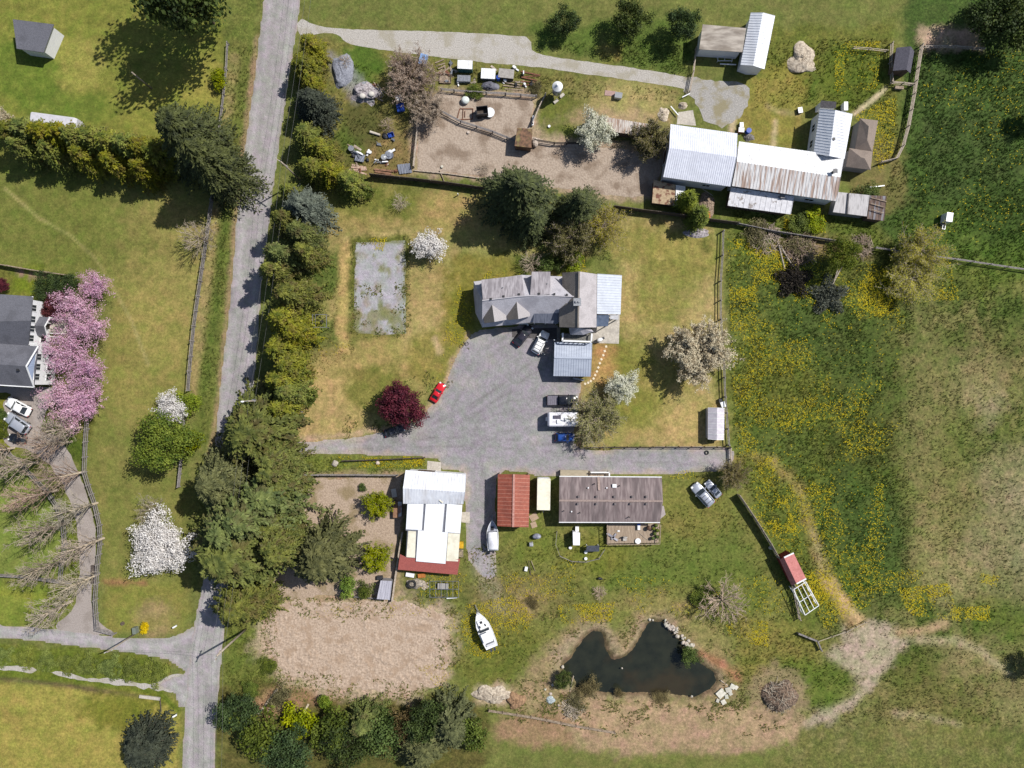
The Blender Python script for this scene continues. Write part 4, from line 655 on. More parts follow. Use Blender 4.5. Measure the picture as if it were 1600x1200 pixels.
# ---- white barn with translucent lean-tos
BARN, I, cn = gable('white_barn', 'white metal roofed barn west of the gravel strip, its south roof half in shade', 'barn', [(634,734.5), (728,741.3), (724,787.5), (630.2,787)], 4.2, [(630,763), (726.5,769)], 5.4, M('white_barn_roof', A(232,234,240), A(216,218,226), 2, .4, stretch=(1.2, .3, 1), c3=A(200,196,196), s3=.8, k3=.5), WALLW, .45, .3, wins=[(0, .3, 3.0, .05, 2.8, 'door'), (1, .5, 3.0, .05, 3.0, 'door'), (0, .75, 1.2, 1.2, 1, 'window')])
cn = W(675, 840); LT = thing('lean_to', 'long lean-to south of the white barn roofed with broad white and cream panels', 'shed', (cn.x, cn.y, 0))
PANW = M('white_roof_panel', A(246,247,250), A(238,239,244), 1.5, .3, stretch=(2, .2, 1), c3=A(226,228,232), s3=.8, k3=.4); GREYG = M('grey_gap', A(122,124,134), A(104,106,116), 3, .6)
def panel(pts, z, mat, nm='roof_panel', t=.08):
    m = MB(); m.slab([W(p[0], p[1], q) for p, q in zip(pts, z)], t); part(nm, m, mat, LT)
panel([(636,782), (722,789), (718.5,834), (634,829)], [3.95, 3.95, 3.42, 3.42], GREYG, 'under_roof'); panel([(637,782), (662,784), (659,828.4), (634.3,827)], [4.12, 4.12, 3.6, 3.6], PANW); panel([(665.5,784.3), (695,787), (691,831.3), (662,829)], [4.12, 4.12, 3.6, 3.6], PANW); panel([(698.3,787), (722.3,789), (719,833.5), (695,831.4)], [4.12, 4.12, 3.6, 3.6], PANW)
panel([(636.5,829), (718.5,834), (716,878), (634,871)], [3.3, 3.3, 2.8, 2.8], GREYG, 'under_roof'); panel([(638,829.5), (650,830.3), (648.4,871.5), (635,870.5)], [3.42, 3.42, 2.92, 2.92], CREAMP); panel([(653,828.5), (699.8,832), (696,881), (650,877)], [3.55, 3.55, 3.0, 3.0], PANW); panel([(700.3,833), (718.6,834), (715.8,877.3), (697.2,876.5)], [3.42, 3.42, 2.92, 2.92], CREAMP)
panel([(625,866), (635,871), (697,877), (719,873), (714.5,898), (621.8,890)], [3.0, 2.86, 2.86, 3.0, 2.3, 2.3], REDSH, 'skirt_roof', .1); w = MB(); w.walls(Z3([(638,783,3.3), (721,789,3.3), (717,832,3.2), (715,873,2.5), (712,895,2.15), (624,888,2.15), (635,866,2.5), (637,830,3.2)])); part('wall', w, WALLBEIGE, LT)
p = W(689, 783, 4.3); k = MB(); k.beam(W(686.5,781.5,4.7), W(692,785.5,4.5), .16, .1); part('loose_board', k, CREAMP, LT)
lean('tool_shed', 'small grey-roofed shed at the corner of the brown paddock', 'shed', [(595,907), (612.5,908), (609,937.5), (589,936)], [2.2, 2.2, 2.0, 2.0], M('lilac_grey_roof', A(188,186,196), A(168,166,176), 2, .5, stretch=(2, .3, 1)), WALLG, .12, .08, .4)
lean('feed_bin', 'brown lidded box against the west wall of the white barn', 'box', [(614,783), (621,784), (620.5,809), (614,809)], [1.2, 1.2, 1.1, 1.1], M('brown_lid', A(148,112,88), A(126,94,72), 3, .8), WALLB, .05, .05); lean('cupboard', 'white and rusty metal cupboard lying between the brown box and the white barn', 'cupboard', [(621.5,784), (627.5,784), (627.5,806), (622,808)], [1.0, 1.0, .9, .9], M('rust_white', A(206,200,200), A(160,124,108), 1.4, .6, lo=.4, hi=.5), STEEL, .03, .05)
lean('garden_shed', 'small white roofed shed in the garden behind the mobile home', 'shed', [(895,831.5), (906.3,832.3), (906,852), (895.5,852)], [2.0, 2.0, 1.9, 1.9], WHITEP, WALLW, .08, .07)
RS = Z3([(1225,871,3.0), (1240,864,3.0), (1259.5,904,3.0), (1244.5,912,3.0)]); cn = sum(RS, Vector()) / 4; RT = thing('red_shed', 'red shed with a faded pink-red roof standing by the meadow fence', 'shed', (cn.x, cn.y, 0)); m = MB(); m.slab([RS[0], RS[1], RS[2], RS[3]], .1); m.slab([RS[0] + Vector((0, 0, -.02)), RS[3] + Vector((0, 0, -.02)), W(1237,915,2.1), W(1218.5,875,2.1)], .1); ro = part('roof', m, PINKM, RT); k = MB()
k.beam(RS[0] + Vector((0, 0, .05)), RS[1] + Vector((0, 0, .05)), .25, .06); k.beam(RS[3] + Vector((0, 0, .05)), RS[2] + Vector((0, 0, .05)), .25, .06); part('verge_board', k, FRAMEW, ro); w = MB(); w.walls(Z3([(1220,876,2.0), (1227,872,2.75), (1238,866,2.85), (1256,903,2.85), (1245,909,2.75), (1238,912,2.0)])); part('wall', w, WALLR, RT); a, b = W(1220, 876), W(1238, 866); opening(RT, 'door', a, b, .5, 1.0, .1, 1.8, pane=DARKW, cen=cn)
E = Z3([(1106,637,1.7), (1106,686,1.7)]); G = Z3([(1132,638,1.7), (1131.2,687,1.7)]); R = Z3([(1120.5,637.3,2.4), (1120,687.2,2.4)]); cn = (E[0] + G[1]) / 2; GT = thing('greenhouse', 'small greenhouse with a pale ribbed cover by the east lawn fence', 'greenhouse', (cn.x, cn.y, 0)); m = MB(); m.slab([E[0], E[1], R[1], R[0]], .06); m.slab([G[0], G[1], R[1], R[0]], .06); ro = part('roof', m, M('milky_cover', A(208,202,208), A(190,184,192), 2, .5), GT); k = MB()
for i in range(7):
    t_ = i / 6
    for q in (E, G): k.beam(q[0].lerp(q[1], t_) + Vector((0, 0, .03)), R[0].lerp(R[1], t_) + Vector((0, 0, .03)), .07, .06)
part('hoops', k, FRAMEW, ro); w = MB(); q = inset([E[0], G[0], G[1], E[1]], .12); w.walls(q); part('wall', w, M('milky_wall', A(196,194,196), A(180,178,180), 2, .5), GT); opening(GT, 'door', q[2], q[3], .5, .9, .05, 1.6, pane=FRAMEW, cen=cn)
# ---- northern farm buildings
gable('metal_barn', 'wide white metal roofed barn west of the rusted roof', 'barn', [(1048,194), (1152,208.5), (1141,291.5), (1036.5,276.5)], 4.2, [(1046,231), (1150.5,245.5)], 5.6, M('fine_ribbed_white_roof', A(228,230,240), A(214,216,228), 2, .4, c3=A(206,208,218), s3=.4, k3=.4), WALLW, .35, .35, wins=[(0, .5, 3.5, .05, 3.2, 'door'), (3, .5, 2.4, .05, 2.4, 'door'), (2, .3, 1.2, 1.5, 1, 'window')])
OB, I, cn = gable('old_barn', 'long barn with a white roof rusted along its southern slope', 'barn', [(1155,221), (1319,244), (1307.5,314.5), (1144,290.5)], 4.0, [(1151.5,252.5), (1313,277)], 5.4, RUSTM, WALLW, .5, .35, other=CLEANW, wins=[(2, .2, 1.5, 1.2, 1, 'window'), (2, .6, 1.5, 1.2, 1, 'window'), (1, .5, 2.5, .05, 2.4, 'door')])
p = W(1302, 269, 5.4); k = MB(); k.tube((p.x, p.y, 5.0), (p.x, p.y, 6.1), .25, .25, 8); k.box((p.x, p.y, 6.15), (.7, .7, .1)); part('flue', k, DARKMET, OB)
def ns_gable(name, label, cat, nw, ne, se, sw, ze, rn, rs, zr, roof, wall, step, wins=(), group=None): return gable(name, label, cat, [sw, nw, ne, se], ze, [rs, rn], zr, roof, wall, step, .3, wins=wins, group=group)
FH, I, cn = ns_gable('farm_house', 'white metal roofed wing running north from the rusted barn', 'house', (1281,170), (1332,178.5), (1319.6,248), (1271,239.5), 3.8, (1305.2,172.3), (1295.8,243.5), 5.6, WHITEM, WALLW, .46, [(0, .3, 1.2, 1, 1.1, 'window'), (0, .7, 1.2, 1, 1.1, 'window'), (1, .5, 1, .05, 2, 'door'), (2, .4, 1.2, 1, 1.1, 'window')])
p = W(1301.5, 218, 5.2); k = MB(); k.box((p.x, p.y, 5.3), (.4, .4, .7)); part('roof_vent', k, BLACK, FH)
# taupe hipped shed
hc2 = W(1350, 228); TS = thing('taupe_shed', 'L-shaped outbuilding with hipped taupe shingle roofs east of the white wing', 'shed', (hc2.x, hc2.y, 0)); m = MB(); a, b, c_, d = Z3([(1344,185,2.7), (1372,188.3,2.7), (1363,238,2.7), (1336,233,2.7)]); r0, r1 = W(1357.5,197.5,3.9), W(1355,219,3.9)
for f in ([a, b, r0], [b, c_, r1, r0], [c_, d, r1], [d, a, r0, r1]): m.slab(f, .09)
a, b, c_, d = Z3([(1327,231.3,2.9), (1363.5,236.8,2.9), (1360.3,265.5,2.9), (1321.8,260.5,2.9)]); r0, r1 = W(1345,245.5,4.1), W(1351,247.5,4.1)
for f in ([a, b, r1, r0], [b, c_, r1], [c_, d, r0, r1], [d, a, r0]): m.slab(f, .09)
part('roof', m, TANSH, TS); w = MB(); w.walls(Z3([(1345,187,2.6), (1370,190,2.6), (1360,263,2.7), (1324,258.5,2.7), (1329,233,2.7), (1337.5,234,2.6)])); part('wall', w, WALLG, TS); a, b = W(1360, 263), W(1324, 258.5); opening(TS, 'window', a, b, .5, 1.2, 1, .9, cen=hc2)
LN, I, cn = lean('lean_to', 'white spotted lean-to roof below the west half of the rusted barn', 'shed', [(1142.5,292.5), (1240.5,306.5), (1235.3,335), (1137,321.3)], [2.9, 2.9, 2.3, 2.3], OLDM, WALLB, .3, .08, .9); p = W(1222, 307, 2.9); k = MB(); k.box((p.x, p.y, 3.0), (.7, .7, .45)); part('roof_hatch', k, M('grey_hatch', A(130,128,130), A(112,110,112), 4, .6), LN)
PSH, I, cn = lean('patched_shed', 'pale patched shed roof at the east end of the rusted barn', 'shed', [(1310,300), (1359,305), (1354.3,338), (1301.5,331.3)], [2.8, 2.7, 2.3, 2.4], M('patched_roof', A(208,204,204), A(176,172,172), 1.2, .7, stretch=(2, .4, 1), c3=A(110,106,106), s3=1.2, k3=.6), WALLG, .2, .08); k = MB(); k.beam(W(1326,301.7,2.9), W(1323.5,334,2.55), .22, .08); part('roof_strip', k, M('dark_strip', A(84,82,84), A(66,64,66), 3, .8), PSH)
RSH, I, cn = lean('rusty_shed', 'brown rusty shed roof with a blue-white patch at the far east of the barns', 'shed', [(1359.7,305.3), (1385,306.3), (1381,345), (1355,341.7)], [2.5, 2.5, 2.1, 2.1], OLDMET, WALLB, .15, .08, .8)
for y0, ln in ((309, 24), (318, 22), (327, 20)): k = MB(); k.beam(W(1361, y0, 2.58), W(1361 + ln, y0 + 6, 2.55), .12, .08); part('plank', k, WOOD, RSH)
lean('hay_pen', 'tan roofed pen strewn with rusty scraps, west of the narrow cypresses', 'pen', [(1021.5,281), (1055.5,288.8), (1055,321.5), (1018.8,317)], [1.9, 1.9, 1.6, 1.6], M('littered_tan_roof', A(190,168,138), A(164,142,114), 3, .9, c3=A(116,74,60), s3=1.6, k3=.9, lo3=.5, hi3=.58), WALLB, .15, .08); lean('white_box_shed', 'white roofed strip shed between the tan pen and the cypress', 'shed', [(1056.2,289), (1071,291), (1069,318), (1055.6,321)], [2.0, 2.0, 1.8, 1.8], CLEANW, WALLW, .12, .07)
lean('long_shed', 'long low shed with a white rust-streaked roof behind the creamy blossom tree', 'shed', [(921,178.5), (1024,195.5), (1019,215), (912.5,199)], [2.6, 2.6, 2.1, 2.1], STRIPEW, WALLB, .15, .08, .7)
lean('north_barn', 'grey-brown weathered roof at the top edge beside a white gable', 'barn', [(1098,38), (1166,44), (1160,81.5), (1092.5,77)], [3.4, 3.4, 3.0, 3.0], M('grey_brown_roof', A(186,176,164), A(142,132,122), .8, .85, stretch=(.6, 2, 1), c3=A(120,108,96), s3=.5, k3=.6), WALLW, .25, .1); ns_gable('north_gable', 'white ribbed gable roof at the top edge, right of the grey-brown roof', 'barn', (1173,20), (1211,25), (1194.5,108), (1157,101), 3.0, (1192,20), (1176.8,102.5), 4.0, WHITEM, WALLW, .45, [(3, .5, 1, .05, 2, 'door')])
ns_gable('dark_shed', 'small dark shingled shed in the fenced corner at the top right', 'shed', (1401,74.5), (1428.5,80), (1422.5,114.5), (1395,110.5), 2.2, (1423,72.3), (1416.5,109), 2.9, M('black_felt', A(90,88,98), A(70,68,78), 5, .8), WALLB, 0)
# ---- western house
WH0 = W(-30, 540); WH = thing('white_house', 'white two-storey house with a charcoal roof at the left edge', 'house', (WH0.x, WH0.y, 0)); ze, zr = 5.8, 8.6
a, b, c_, d = Z3([(-120,452,ze), (51,463,ze), (44,540,ze), (-120,540,ze)]); r0 = W(-120,505,zr); r1 = W(47.5,501,zr); m = MB(); NE, NW, SW = b, a, d
m.slab([NW, NE, r1, r0], .15); m.slab([r0, r1, c_, W(-120,545,ze)], .15)
wr = W(41,572.5,8.0); wl = W(-120,560,8.0); e1, e2 = W(59.5,541,ze), W(53,605,ze); m.slab([W(-120,528,ze + 1.2), W(42,539.8,ze), e1, wr, wl], .15); m.slab([wl, wr, e2, W(-120,594,ze)], .15); m.slab([e1, wr + Vector((.1, 0, -1.75)), e2], .1); ro = part('roof', m, SLATE, WH); k = MB(); k.beam(e1 + Vector((.05, 0, .04)), wr + Vector((.05, 0, .06)), .22, .1); k.beam(wr + Vector((.05, 0, .06)), e2 + Vector((.05, 0, .04)), .22, .1); k.beam(NE, c_ + Vector((0, .1, 0)), .18, .1); k.beam(W(-120,594.6,ze), e2, .16, .1); part('trim', k, FRAMEW, ro)
k = MB(); k.walls([wr + Vector((-.35, 0, -.12)), wr + Vector((-.35, 0, -.2)), e2 + Vector((-.35, .5, .12)), e1 + Vector((-.35, -.5, .12))], ze - .1); part('gable_end', k, M('pale_blue_siding', A(176,190,216), A(152,166,194), 1, .7, stretch=(1, 9, 1)), WH)
w = MB(); pts = Z3([(-110,462,ze - .15), (47,468,ze - .15), (41,536,ze - .15), (55,545,ze - .15), (49.5,601,ze - .15), (-110,590,ze - .15)]); w.walls(pts); part('wall', w, WALLW, WH)
for tt in (.18, .44, .66, .88):
    for z0 in (1.0, 4.0): opening(WH, 'window', pts[1], pts[2], tt, 1.0, z0, 1.3, cen=WH0, frame=M('white_sash', A(240,240,240), None, 3, .5) if tt < .2 and z0 < 2 else FRAMEW)
for tt in (.22, .5, .78):
    for z0 in (1.0, 4.0): opening(WH, 'window', pts[3], pts[4], tt, 1.0, z0, 1.3, cen=WH0)
opening(WH, 'door', pts[1], pts[2], .56, 1.0, .2, 2.1, cen=WH0, pane=DARKW)
a, b, c_, d, q0, q1 = Z3([(62,494.5,3.2), (78,496,3.2), (74,525,3.2), (55.5,524,3.2), (54,508.5,4.3), (70,510,4.3)]); m = MB(); m.slab([a, b, q1, q0], .1); m.slab([q0, q1, c_, d], .1); po = part('porch_roof', m, SLATE, WH); k = MB(); k.beam(b, q1, .15, .12); k.beam(q1, c_, .15, .12); part('trim', k, FRAMEW, po)
for q in (b, c_): k = MB(); k.box((q.x - .2, q.y, 1.6), (.2, .2, 3.1)); part('porch_post', k, FRAMEW, WH)
a, b, c_, d = Z3([(75,499,.3), (104,501,.3), (102,522,.3), (72,521,.3)]); m = MB(); m.slab([a, b, c_, d], .35); pt = part('porch_terrace', m, CONC, WH); k = MB(); k.beam(a + Vector((0, 0, 1)), b + Vector((0, 0, 1)), .12, .1); k.beam(d + Vector((0, 0, 1)), c_ + Vector((0, 0, 1)), .12, .1)
for s in range(6):
    for u_, v_ in ((a, b), (d, c_)): q = u_.lerp(v_, s / 5); k.box((q.x, q.y, .8), (.08, .08, 1))
part('railing', k, FRAMEW, pt)
for i in range(2): p = W(-2 + i * 33, 573 + i * 1.5, 7.2); k = MB(); k.box((p.x, p.y - .4, 7.55), (.4, .4, .5)); part('roof_vent', k, BLACK, WH)
# top-left house corner and parked trailer
lean('dark_roofed_house', 'dark roofed building cut by the top edge above the north-west lawn', 'house', [(20,30), (84,38), (68,82), (26,76)], [3.4, 3.4, 3.0, 3.0], SLATE, WALLW, .3, .12)
def caravan(name, label, pts, h, group=None, wheels=True, plain=False):
    P = [W(p[0], p[1], h) for p in pts]; cn = sum(P, Vector()) / 4; t = thing(name, label, 'trailer', (cn.x, cn.y, 0)); u = (P[1] - P[0]).normalized(); rz = math.atan2(u.y, u.x); L = (P[1] - P[0]).length; Wd = (P[3] - P[0]).length; m = MB(); rings = []
    for x, dz in ((-L / 2, .3), (-L / 2 + .25, .02), (L / 2 - .4, .02), (L / 2, .45)):
        y = Wd / 2 - (.06 if abs(x) == L / 2 else 0); rings.append([(x, -y, .5), (x, -y, h - dz - .25), (x, -y + .2, h - dz), (x, y - .2, h - dz), (x, y, h - dz - .25), (x, y, .5)])
    M_ = Matrix.Translation((cn.x, cn.y, 0)) @ Matrix.Rotation(rz, 4, 'Z'); rings = [[tuple(M_ @ Vector(p)) for p in r] for r in rings]; m.loft(rings); b = part('body', m, M('faded_white', A(204,202,208), A(188,186,192), 2, .6) if plain else M('camper_white', A(240,238,244), A(226,224,230), 2, .45, c3=A(170,164,160), s3=1.2, k3=.6, lo3=.56, hi3=.64), t)
    def at(x, y, z): return tuple(M_ @ Vector((x, y, z)))
    for x, y, a_, b_, mt, nm in () if plain else ((-L * .2, Wd * .18, 1.25, .55, M('tinted_skylight', A(96,92,102), A(84,80,90), 3, .2), 'skylight'), (L * .12, 0, .7, .7, WHITEP, 'roof_hatch'), (L * .3, -Wd * .2, .5, .5, WHITEP, 'roof_hatch'), (-L * .12, -Wd * .15, .9, .7, WHITEP, 'air_conditioner')):
        k = MB(); q = at(x, y, h + .08); k.box(q, (a_, b_, .22), rz); part(nm, k, mt, t)
    for x in (-L * .25, L * .1, L * .3):
        for s in (-1, 1): k = MB(); q = at(x, s * (Wd / 2 + .01), h * .62); k.box(q, (.9, .05, .6), rz); part('window', k, GLASS, t)
    for x in (-.45, .45):
        for s in (-1, 1): k = MB(); k.tube(at(x, s * (Wd / 2 - .02), .36), at(x, s * (Wd / 2 - .24), .36), .36, .36, 14); part('wheel', k, BLACK, t)
    k = MB(); k.beam(at(L / 2, 0, .5), at(L / 2 + 1.1, 0, .5), .12, .12); part('drawbar', k, DARKMET, t); k = MB(); k.tube(at(-L / 2 - .02, 0, 1.0), at(-L / 2 - .3, 0, 1.0), .36, .36, 14); part('spare_wheel', k, WHITEP, t); k = MB(); k.box(at(-L * .3, -Wd / 2 - .02, 1.25), (.75, .06, 1.75), rz); part('door', k, WHITEP, t)
caravan('camper_trailer', 'white camper trailer half hidden under the sparse olive tree', [(856,644.5), (904,644.5), (904,666.5), (857,666.5)], 2.7); caravan('camper_trailer', 'long white trailer roof behind the western cedar hedge', [(46,173.5), (118,183), (115,204), (44,194)], 3.0, plain=True)
# ------------------------------------------------------------------ vehicles
TYRE = M('tyre_rubber', (.02,.02,.02), (.03,.03,.03), 5, .85); RIM = M('alloy_rim', (.5,.5,.52), (.4,.4,.42), 4, .35, metal=.8); LAMP = M('clear_lamp', (.75,.75,.72), (.6,.6,.6), 4, .15, spec=.6); REDL = M('red_lamp', (.4,.02,.02), (.3,.02,.02), 4, .2); TRIM = M('black_trim', (.02,.02,.022), (.03,.03,.03), 5, .6)
def quad_panel(vs, d, shrink=.12):
    """a thin pane set just outside a four-cornered face"""
    vs = [Vector(v) for v in vs]; c = sum(vs, Vector()) / 4; n = (vs[1] - vs[0]).cross(vs[3] - vs[0]).normalized(); vs = [c + (v - c) * (1 - shrink) for v in vs]; m = MB(); m.add([v + n * d for v in vs] + [v - n * .02 for v in vs], [(0, 1, 2, 3), (7, 6, 5, 4), (0, 4, 5, 1), (1, 5, 6, 2), (2, 6, 7, 3), (3, 7, 4, 0)]); return m
CAR = {'sedan': dict(L=4.6, W=1.8, H=1.42, belt=.92, hood=.84, c0=-1.75, c1=.95, r0=-1.0, r1=.28), 'suv': dict(L=4.6, W=1.86, H=1.72, belt=1.05, hood=1.0, c0=-2.12, c1=1.05, r0=-1.85, r1=.40), 'hatch': dict(L=3.9, W=1.7, H=1.48, belt=.92, hood=.9, c0=-1.85, c1=.85, r0=-1.35, r1=.22), 'coupe': dict(L=4.25, W=1.76, H=1.28, belt=.82, hood=.76, c0=-1.55, c1=.6, r0=-.75, r1=.0), 'pickup': dict(L=5.6, W=1.95, H=1.82, belt=1.1, hood=1.06, c0=-.75, c1=1.45, r0=-.55, r1=.85)}
def car(style, col, px, py, ang, label, cat='car', scale=1.0, open_door=False, roofcol=None, group=None, z=.02, rails=False, cover=None):
    d = CAR[style]; L, Wd, Hh = d['L'], d['W'], d['H']; w = W(px, py, .8); t = thing({'pickup': 'pickup_truck'}.get(style, 'parked_car'), label, cat, (w.x, w.y, z), math.radians(ang), group); t.scale = (scale,) * 3
    y = Wd / 2; b = d['belt']; hd = d['hood']; m = MB(); rings = []; tail = b if style in ('suv', 'hatch', 'pickup') else b - .02
    for x, k, zt, zb in ((-L / 2, .80, tail - .22, .42), (-L / 2 + .08, .91, tail - .10, .34), (-L / 2 + .35, .98, tail, .26), (-L * .25, 1, b, .22), (0, 1, b, .22), (d['c1'], 1, b - .03, .22), (L / 2 - .9, .985, hd - .02, .24), (L / 2 - .4, .94, hd - .09, .28), (L / 2 - .12, .85, hd - .22, .34), (L / 2, .70, hd - .36, .42)):
        yy = y * k; rings.append([(x, -yy * .9, zb), (x, -yy, zb + .18), (x, -yy, zt - .25), (x, -yy * .97, zt - .08), (x, -yy * .86, zt), (x, 0, zt + .03), (x, yy * .86, zt), (x, yy * .97, zt - .08), (x, yy, zt - .25), (x, yy, zb + .18), (x, yy * .9, zb)])
    m.loft(rings); body = part('body', m, col, t, True, False)
    cb = .86 if style != 'pickup' else .88; cr = .70 if style in ('coupe', 'sedan') else .76; B = [(d['c0'], -y * cb, b - .03), (d['c1'], -y * cb, b - .06), (d['c1'], y * cb, b - .06), (d['c0'], y * cb, b - .03)]; T = [(d['r0'], -y * cr, Hh - .04), (d['r1'], -y * cr, Hh - .04), (d['r1'], y * cr, Hh - .04), (d['r0'], y * cr, Hh - .04)]
    m = MB(); m.add(B + T, [(3, 2, 1, 0), (4, 5, 6, 7), (0, 1, 5, 4), (1, 2, 6, 5), (2, 3, 7, 6), (3, 0, 4, 7)]); cab = part('cabin', m, col, t, False, False)
    part('windscreen', quad_panel([B[1], B[2], T[2], T[1]], .012, .07), GLASS, t, False, False); part('rear_window', quad_panel([B[3], B[0], T[0], T[3]], .012, .12), GLASS, t, False, False)
    for (p0, p1, q1, q0) in ((B[0], B[1], T[1], T[0]), (B[2], B[3], T[3], T[2])):
        l = lambda u, v, s: tuple(Vector(u).lerp(Vector(v), s)); part('side_window', quad_panel([l(p0, p1, .04), l(p0, p1, .48), l(q0, q1, .48), l(q0, q1, .04)], .012, .14), GLASS, t, False, False); part('side_window', quad_panel([l(p0, p1, .52), l(p0, p1, .94), l(q0, q1, .94), l(q0, q1, .52)], .012, .14), GLASS, t, False, False)
    m = MB(); n = 6; rs = []
    for i in range(n + 1):
        x = d['r0'] - .06 + (d['r1'] - d['r0'] + .12) * i / n; e = 1 - .10 * abs(2 * i / n - 1) ** 3; yy = y * cr * e + .03; zz = Hh - .02 * abs(2 * i / n - 1) ** 2; rs.append([(x, -yy, zz - .07), (x, -yy * .9, zz - .01), (x, 0, zz + .02), (x, yy * .9, zz - .01), (x, yy, zz - .07)])
    m.loft(rs); part('roof', m, roofcol or col, t, True, False)
    if rails:
        for s in (-1, 1): k = MB(); k.beam((d['r0'] + .1, s * y * .66, Hh + .06), (d['r1'] - .1, s * y * .66, Hh + .06), .06, .06); part('roof_rail', k, TRIM, t, False, False)
        for i in range(3): k = MB(); x = d['r0'] + (d['r1'] - d['r0']) * (.2 + .3 * i); k.beam((x, -y * .68, Hh + .05), (x, y * .68, Hh + .05), .06, .04); part('roof_bar', k, TRIM, t, False, False)
    for x in (-L * .29, L * .31):
        for s in (-1, 1):
            k = MB(); k.tube((x, s * (y - .20), .33), (x, s * (y + .015), .33), .33, .33, 16); wh = part('wheel', k, TYRE, t, False, False); k = MB(); k.tube((x, s * (y - .0), .33), (x, s * (y + .03), .33), .21, .18, 10); part('rim', k, RIM, wh, False, False)
    for s in (-1, 1):
        k = MB(); k.box((L / 2 - .2, s * y * .62, hd - .20), (.34, .36, .16)); part('headlight', k, LAMP, t, False, False); k = MB(); k.box((-L / 2 + .09, s * y * .74, tail - .22), (.18, .26, .18)); part('tail_light', k, REDL, t, False, False); k = MB(); k.box((d['c1'] - .35, s * (y + .09), b + .03), (.14, .22, .15)); part('wing_mirror', k, TRIM if style == 'pickup' else col, t, False, False)
    k = MB(); k.box((L / 2 - .02, 0, .42), (.12, Wd * .66, .22)); part('front_bumper', k, TRIM, t, False, False); k = MB(); k.box((-L / 2 + .0, 0, .45), (.12, Wd * .74, .20)); part('rear_bumper', k, TRIM, t, False, False)
    if style == 'pickup':
        k = MB(); x0, x1 = -L / 2 + .12, -.85; k.box(((x0 + x1) / 2, 0, b + .03), (x1 - x0, Wd * .86, .07))
        for i in range(5): k.box((x0 + (x1 - x0) * (i + .5) / 5, 0, b + .08), (.05, Wd * .84, .03))
        part('bed_cover', k, cover or TRIM, t, False, False)
    if open_door: k = MB(); k.beam((-L * .30, -y - .02, .85), (-L * .36, -y - .85, .85), .07, .75); dr = part('open_door', k, col, t, False, False); k = MB(); k.beam((-L * .31, -y - .08, 1.4), (-L * .355, -y - .78, 1.4), .03, .38); part('side_window', k, GLASS, dr, False, False)
    return t
WHITEC = paint('white_paint', (.80,.80,.80)); SILVER = paint('silver_paint', (.42,.44,.49), .3, .35); REDC = paint('red_paint', (.52,.012,.02), .2); BLKC = paint('black_paint', (.008,.009,.014), .2); NAVY = paint('dark_plum_paint', (.022,.020,.030), .22); BLUEC = paint('blue_paint', (.012,.055,.24), .25); GREYC = paint('grey_silver_paint', (.36,.38,.44), .3, .3)
car('sedan', WHITEC, 28, 635.5, 152, 'white sedan parked on the pale forecourt of the white house'); car('suv', SILVER, 27, 661, 146, 'silver car parked beside the white sedan', scale=1.02); car('hatch', BLKC, 25.5, 685.5, 168, 'black car half under the bare poplars at the left', scale=.8)
car('coupe', REDC, 684, 613, 60, 'small red coupe parked at the lawn edge of the driveway', scale=.86); car('sedan', NAVY, 817.5, 524, 52, 'dark sedan parked in front of the grey house beside the white car', scale=.92); car('suv', WHITEC, 844.5, 535, 62, 'white estate car with roof bars and an open rear door by the grey house', open_door=True, rails=True, scale=.92)
car('pickup', BLKC, 878.5, 625.5, 0, 'black pickup truck with a grey bed cover', 'pickup', .96, cover=M('grey_bed_cover', A(120,116,128), A(104,100,110), 4, .7)); car('hatch', BLUEC, 882.5, 683.5, 0, 'blue hatchback in the shade below the camper', scale=.88); car('sedan', M('dusty_dark_paint', (.04,.045,.06), (.03,.03,.04), 2, .4), 616, 673, 18, 'dark car hidden under the purple plum tree', scale=.8)
car('suv', GREYC, 1098, 773, 131, 'larger silver estate car on the grass east of the mobile home', scale=1.02, rails=True); car('coupe', SILVER, 1115, 764.5, 131, 'smaller silver car with a dusty boot beside the silver estate car', scale=.82)
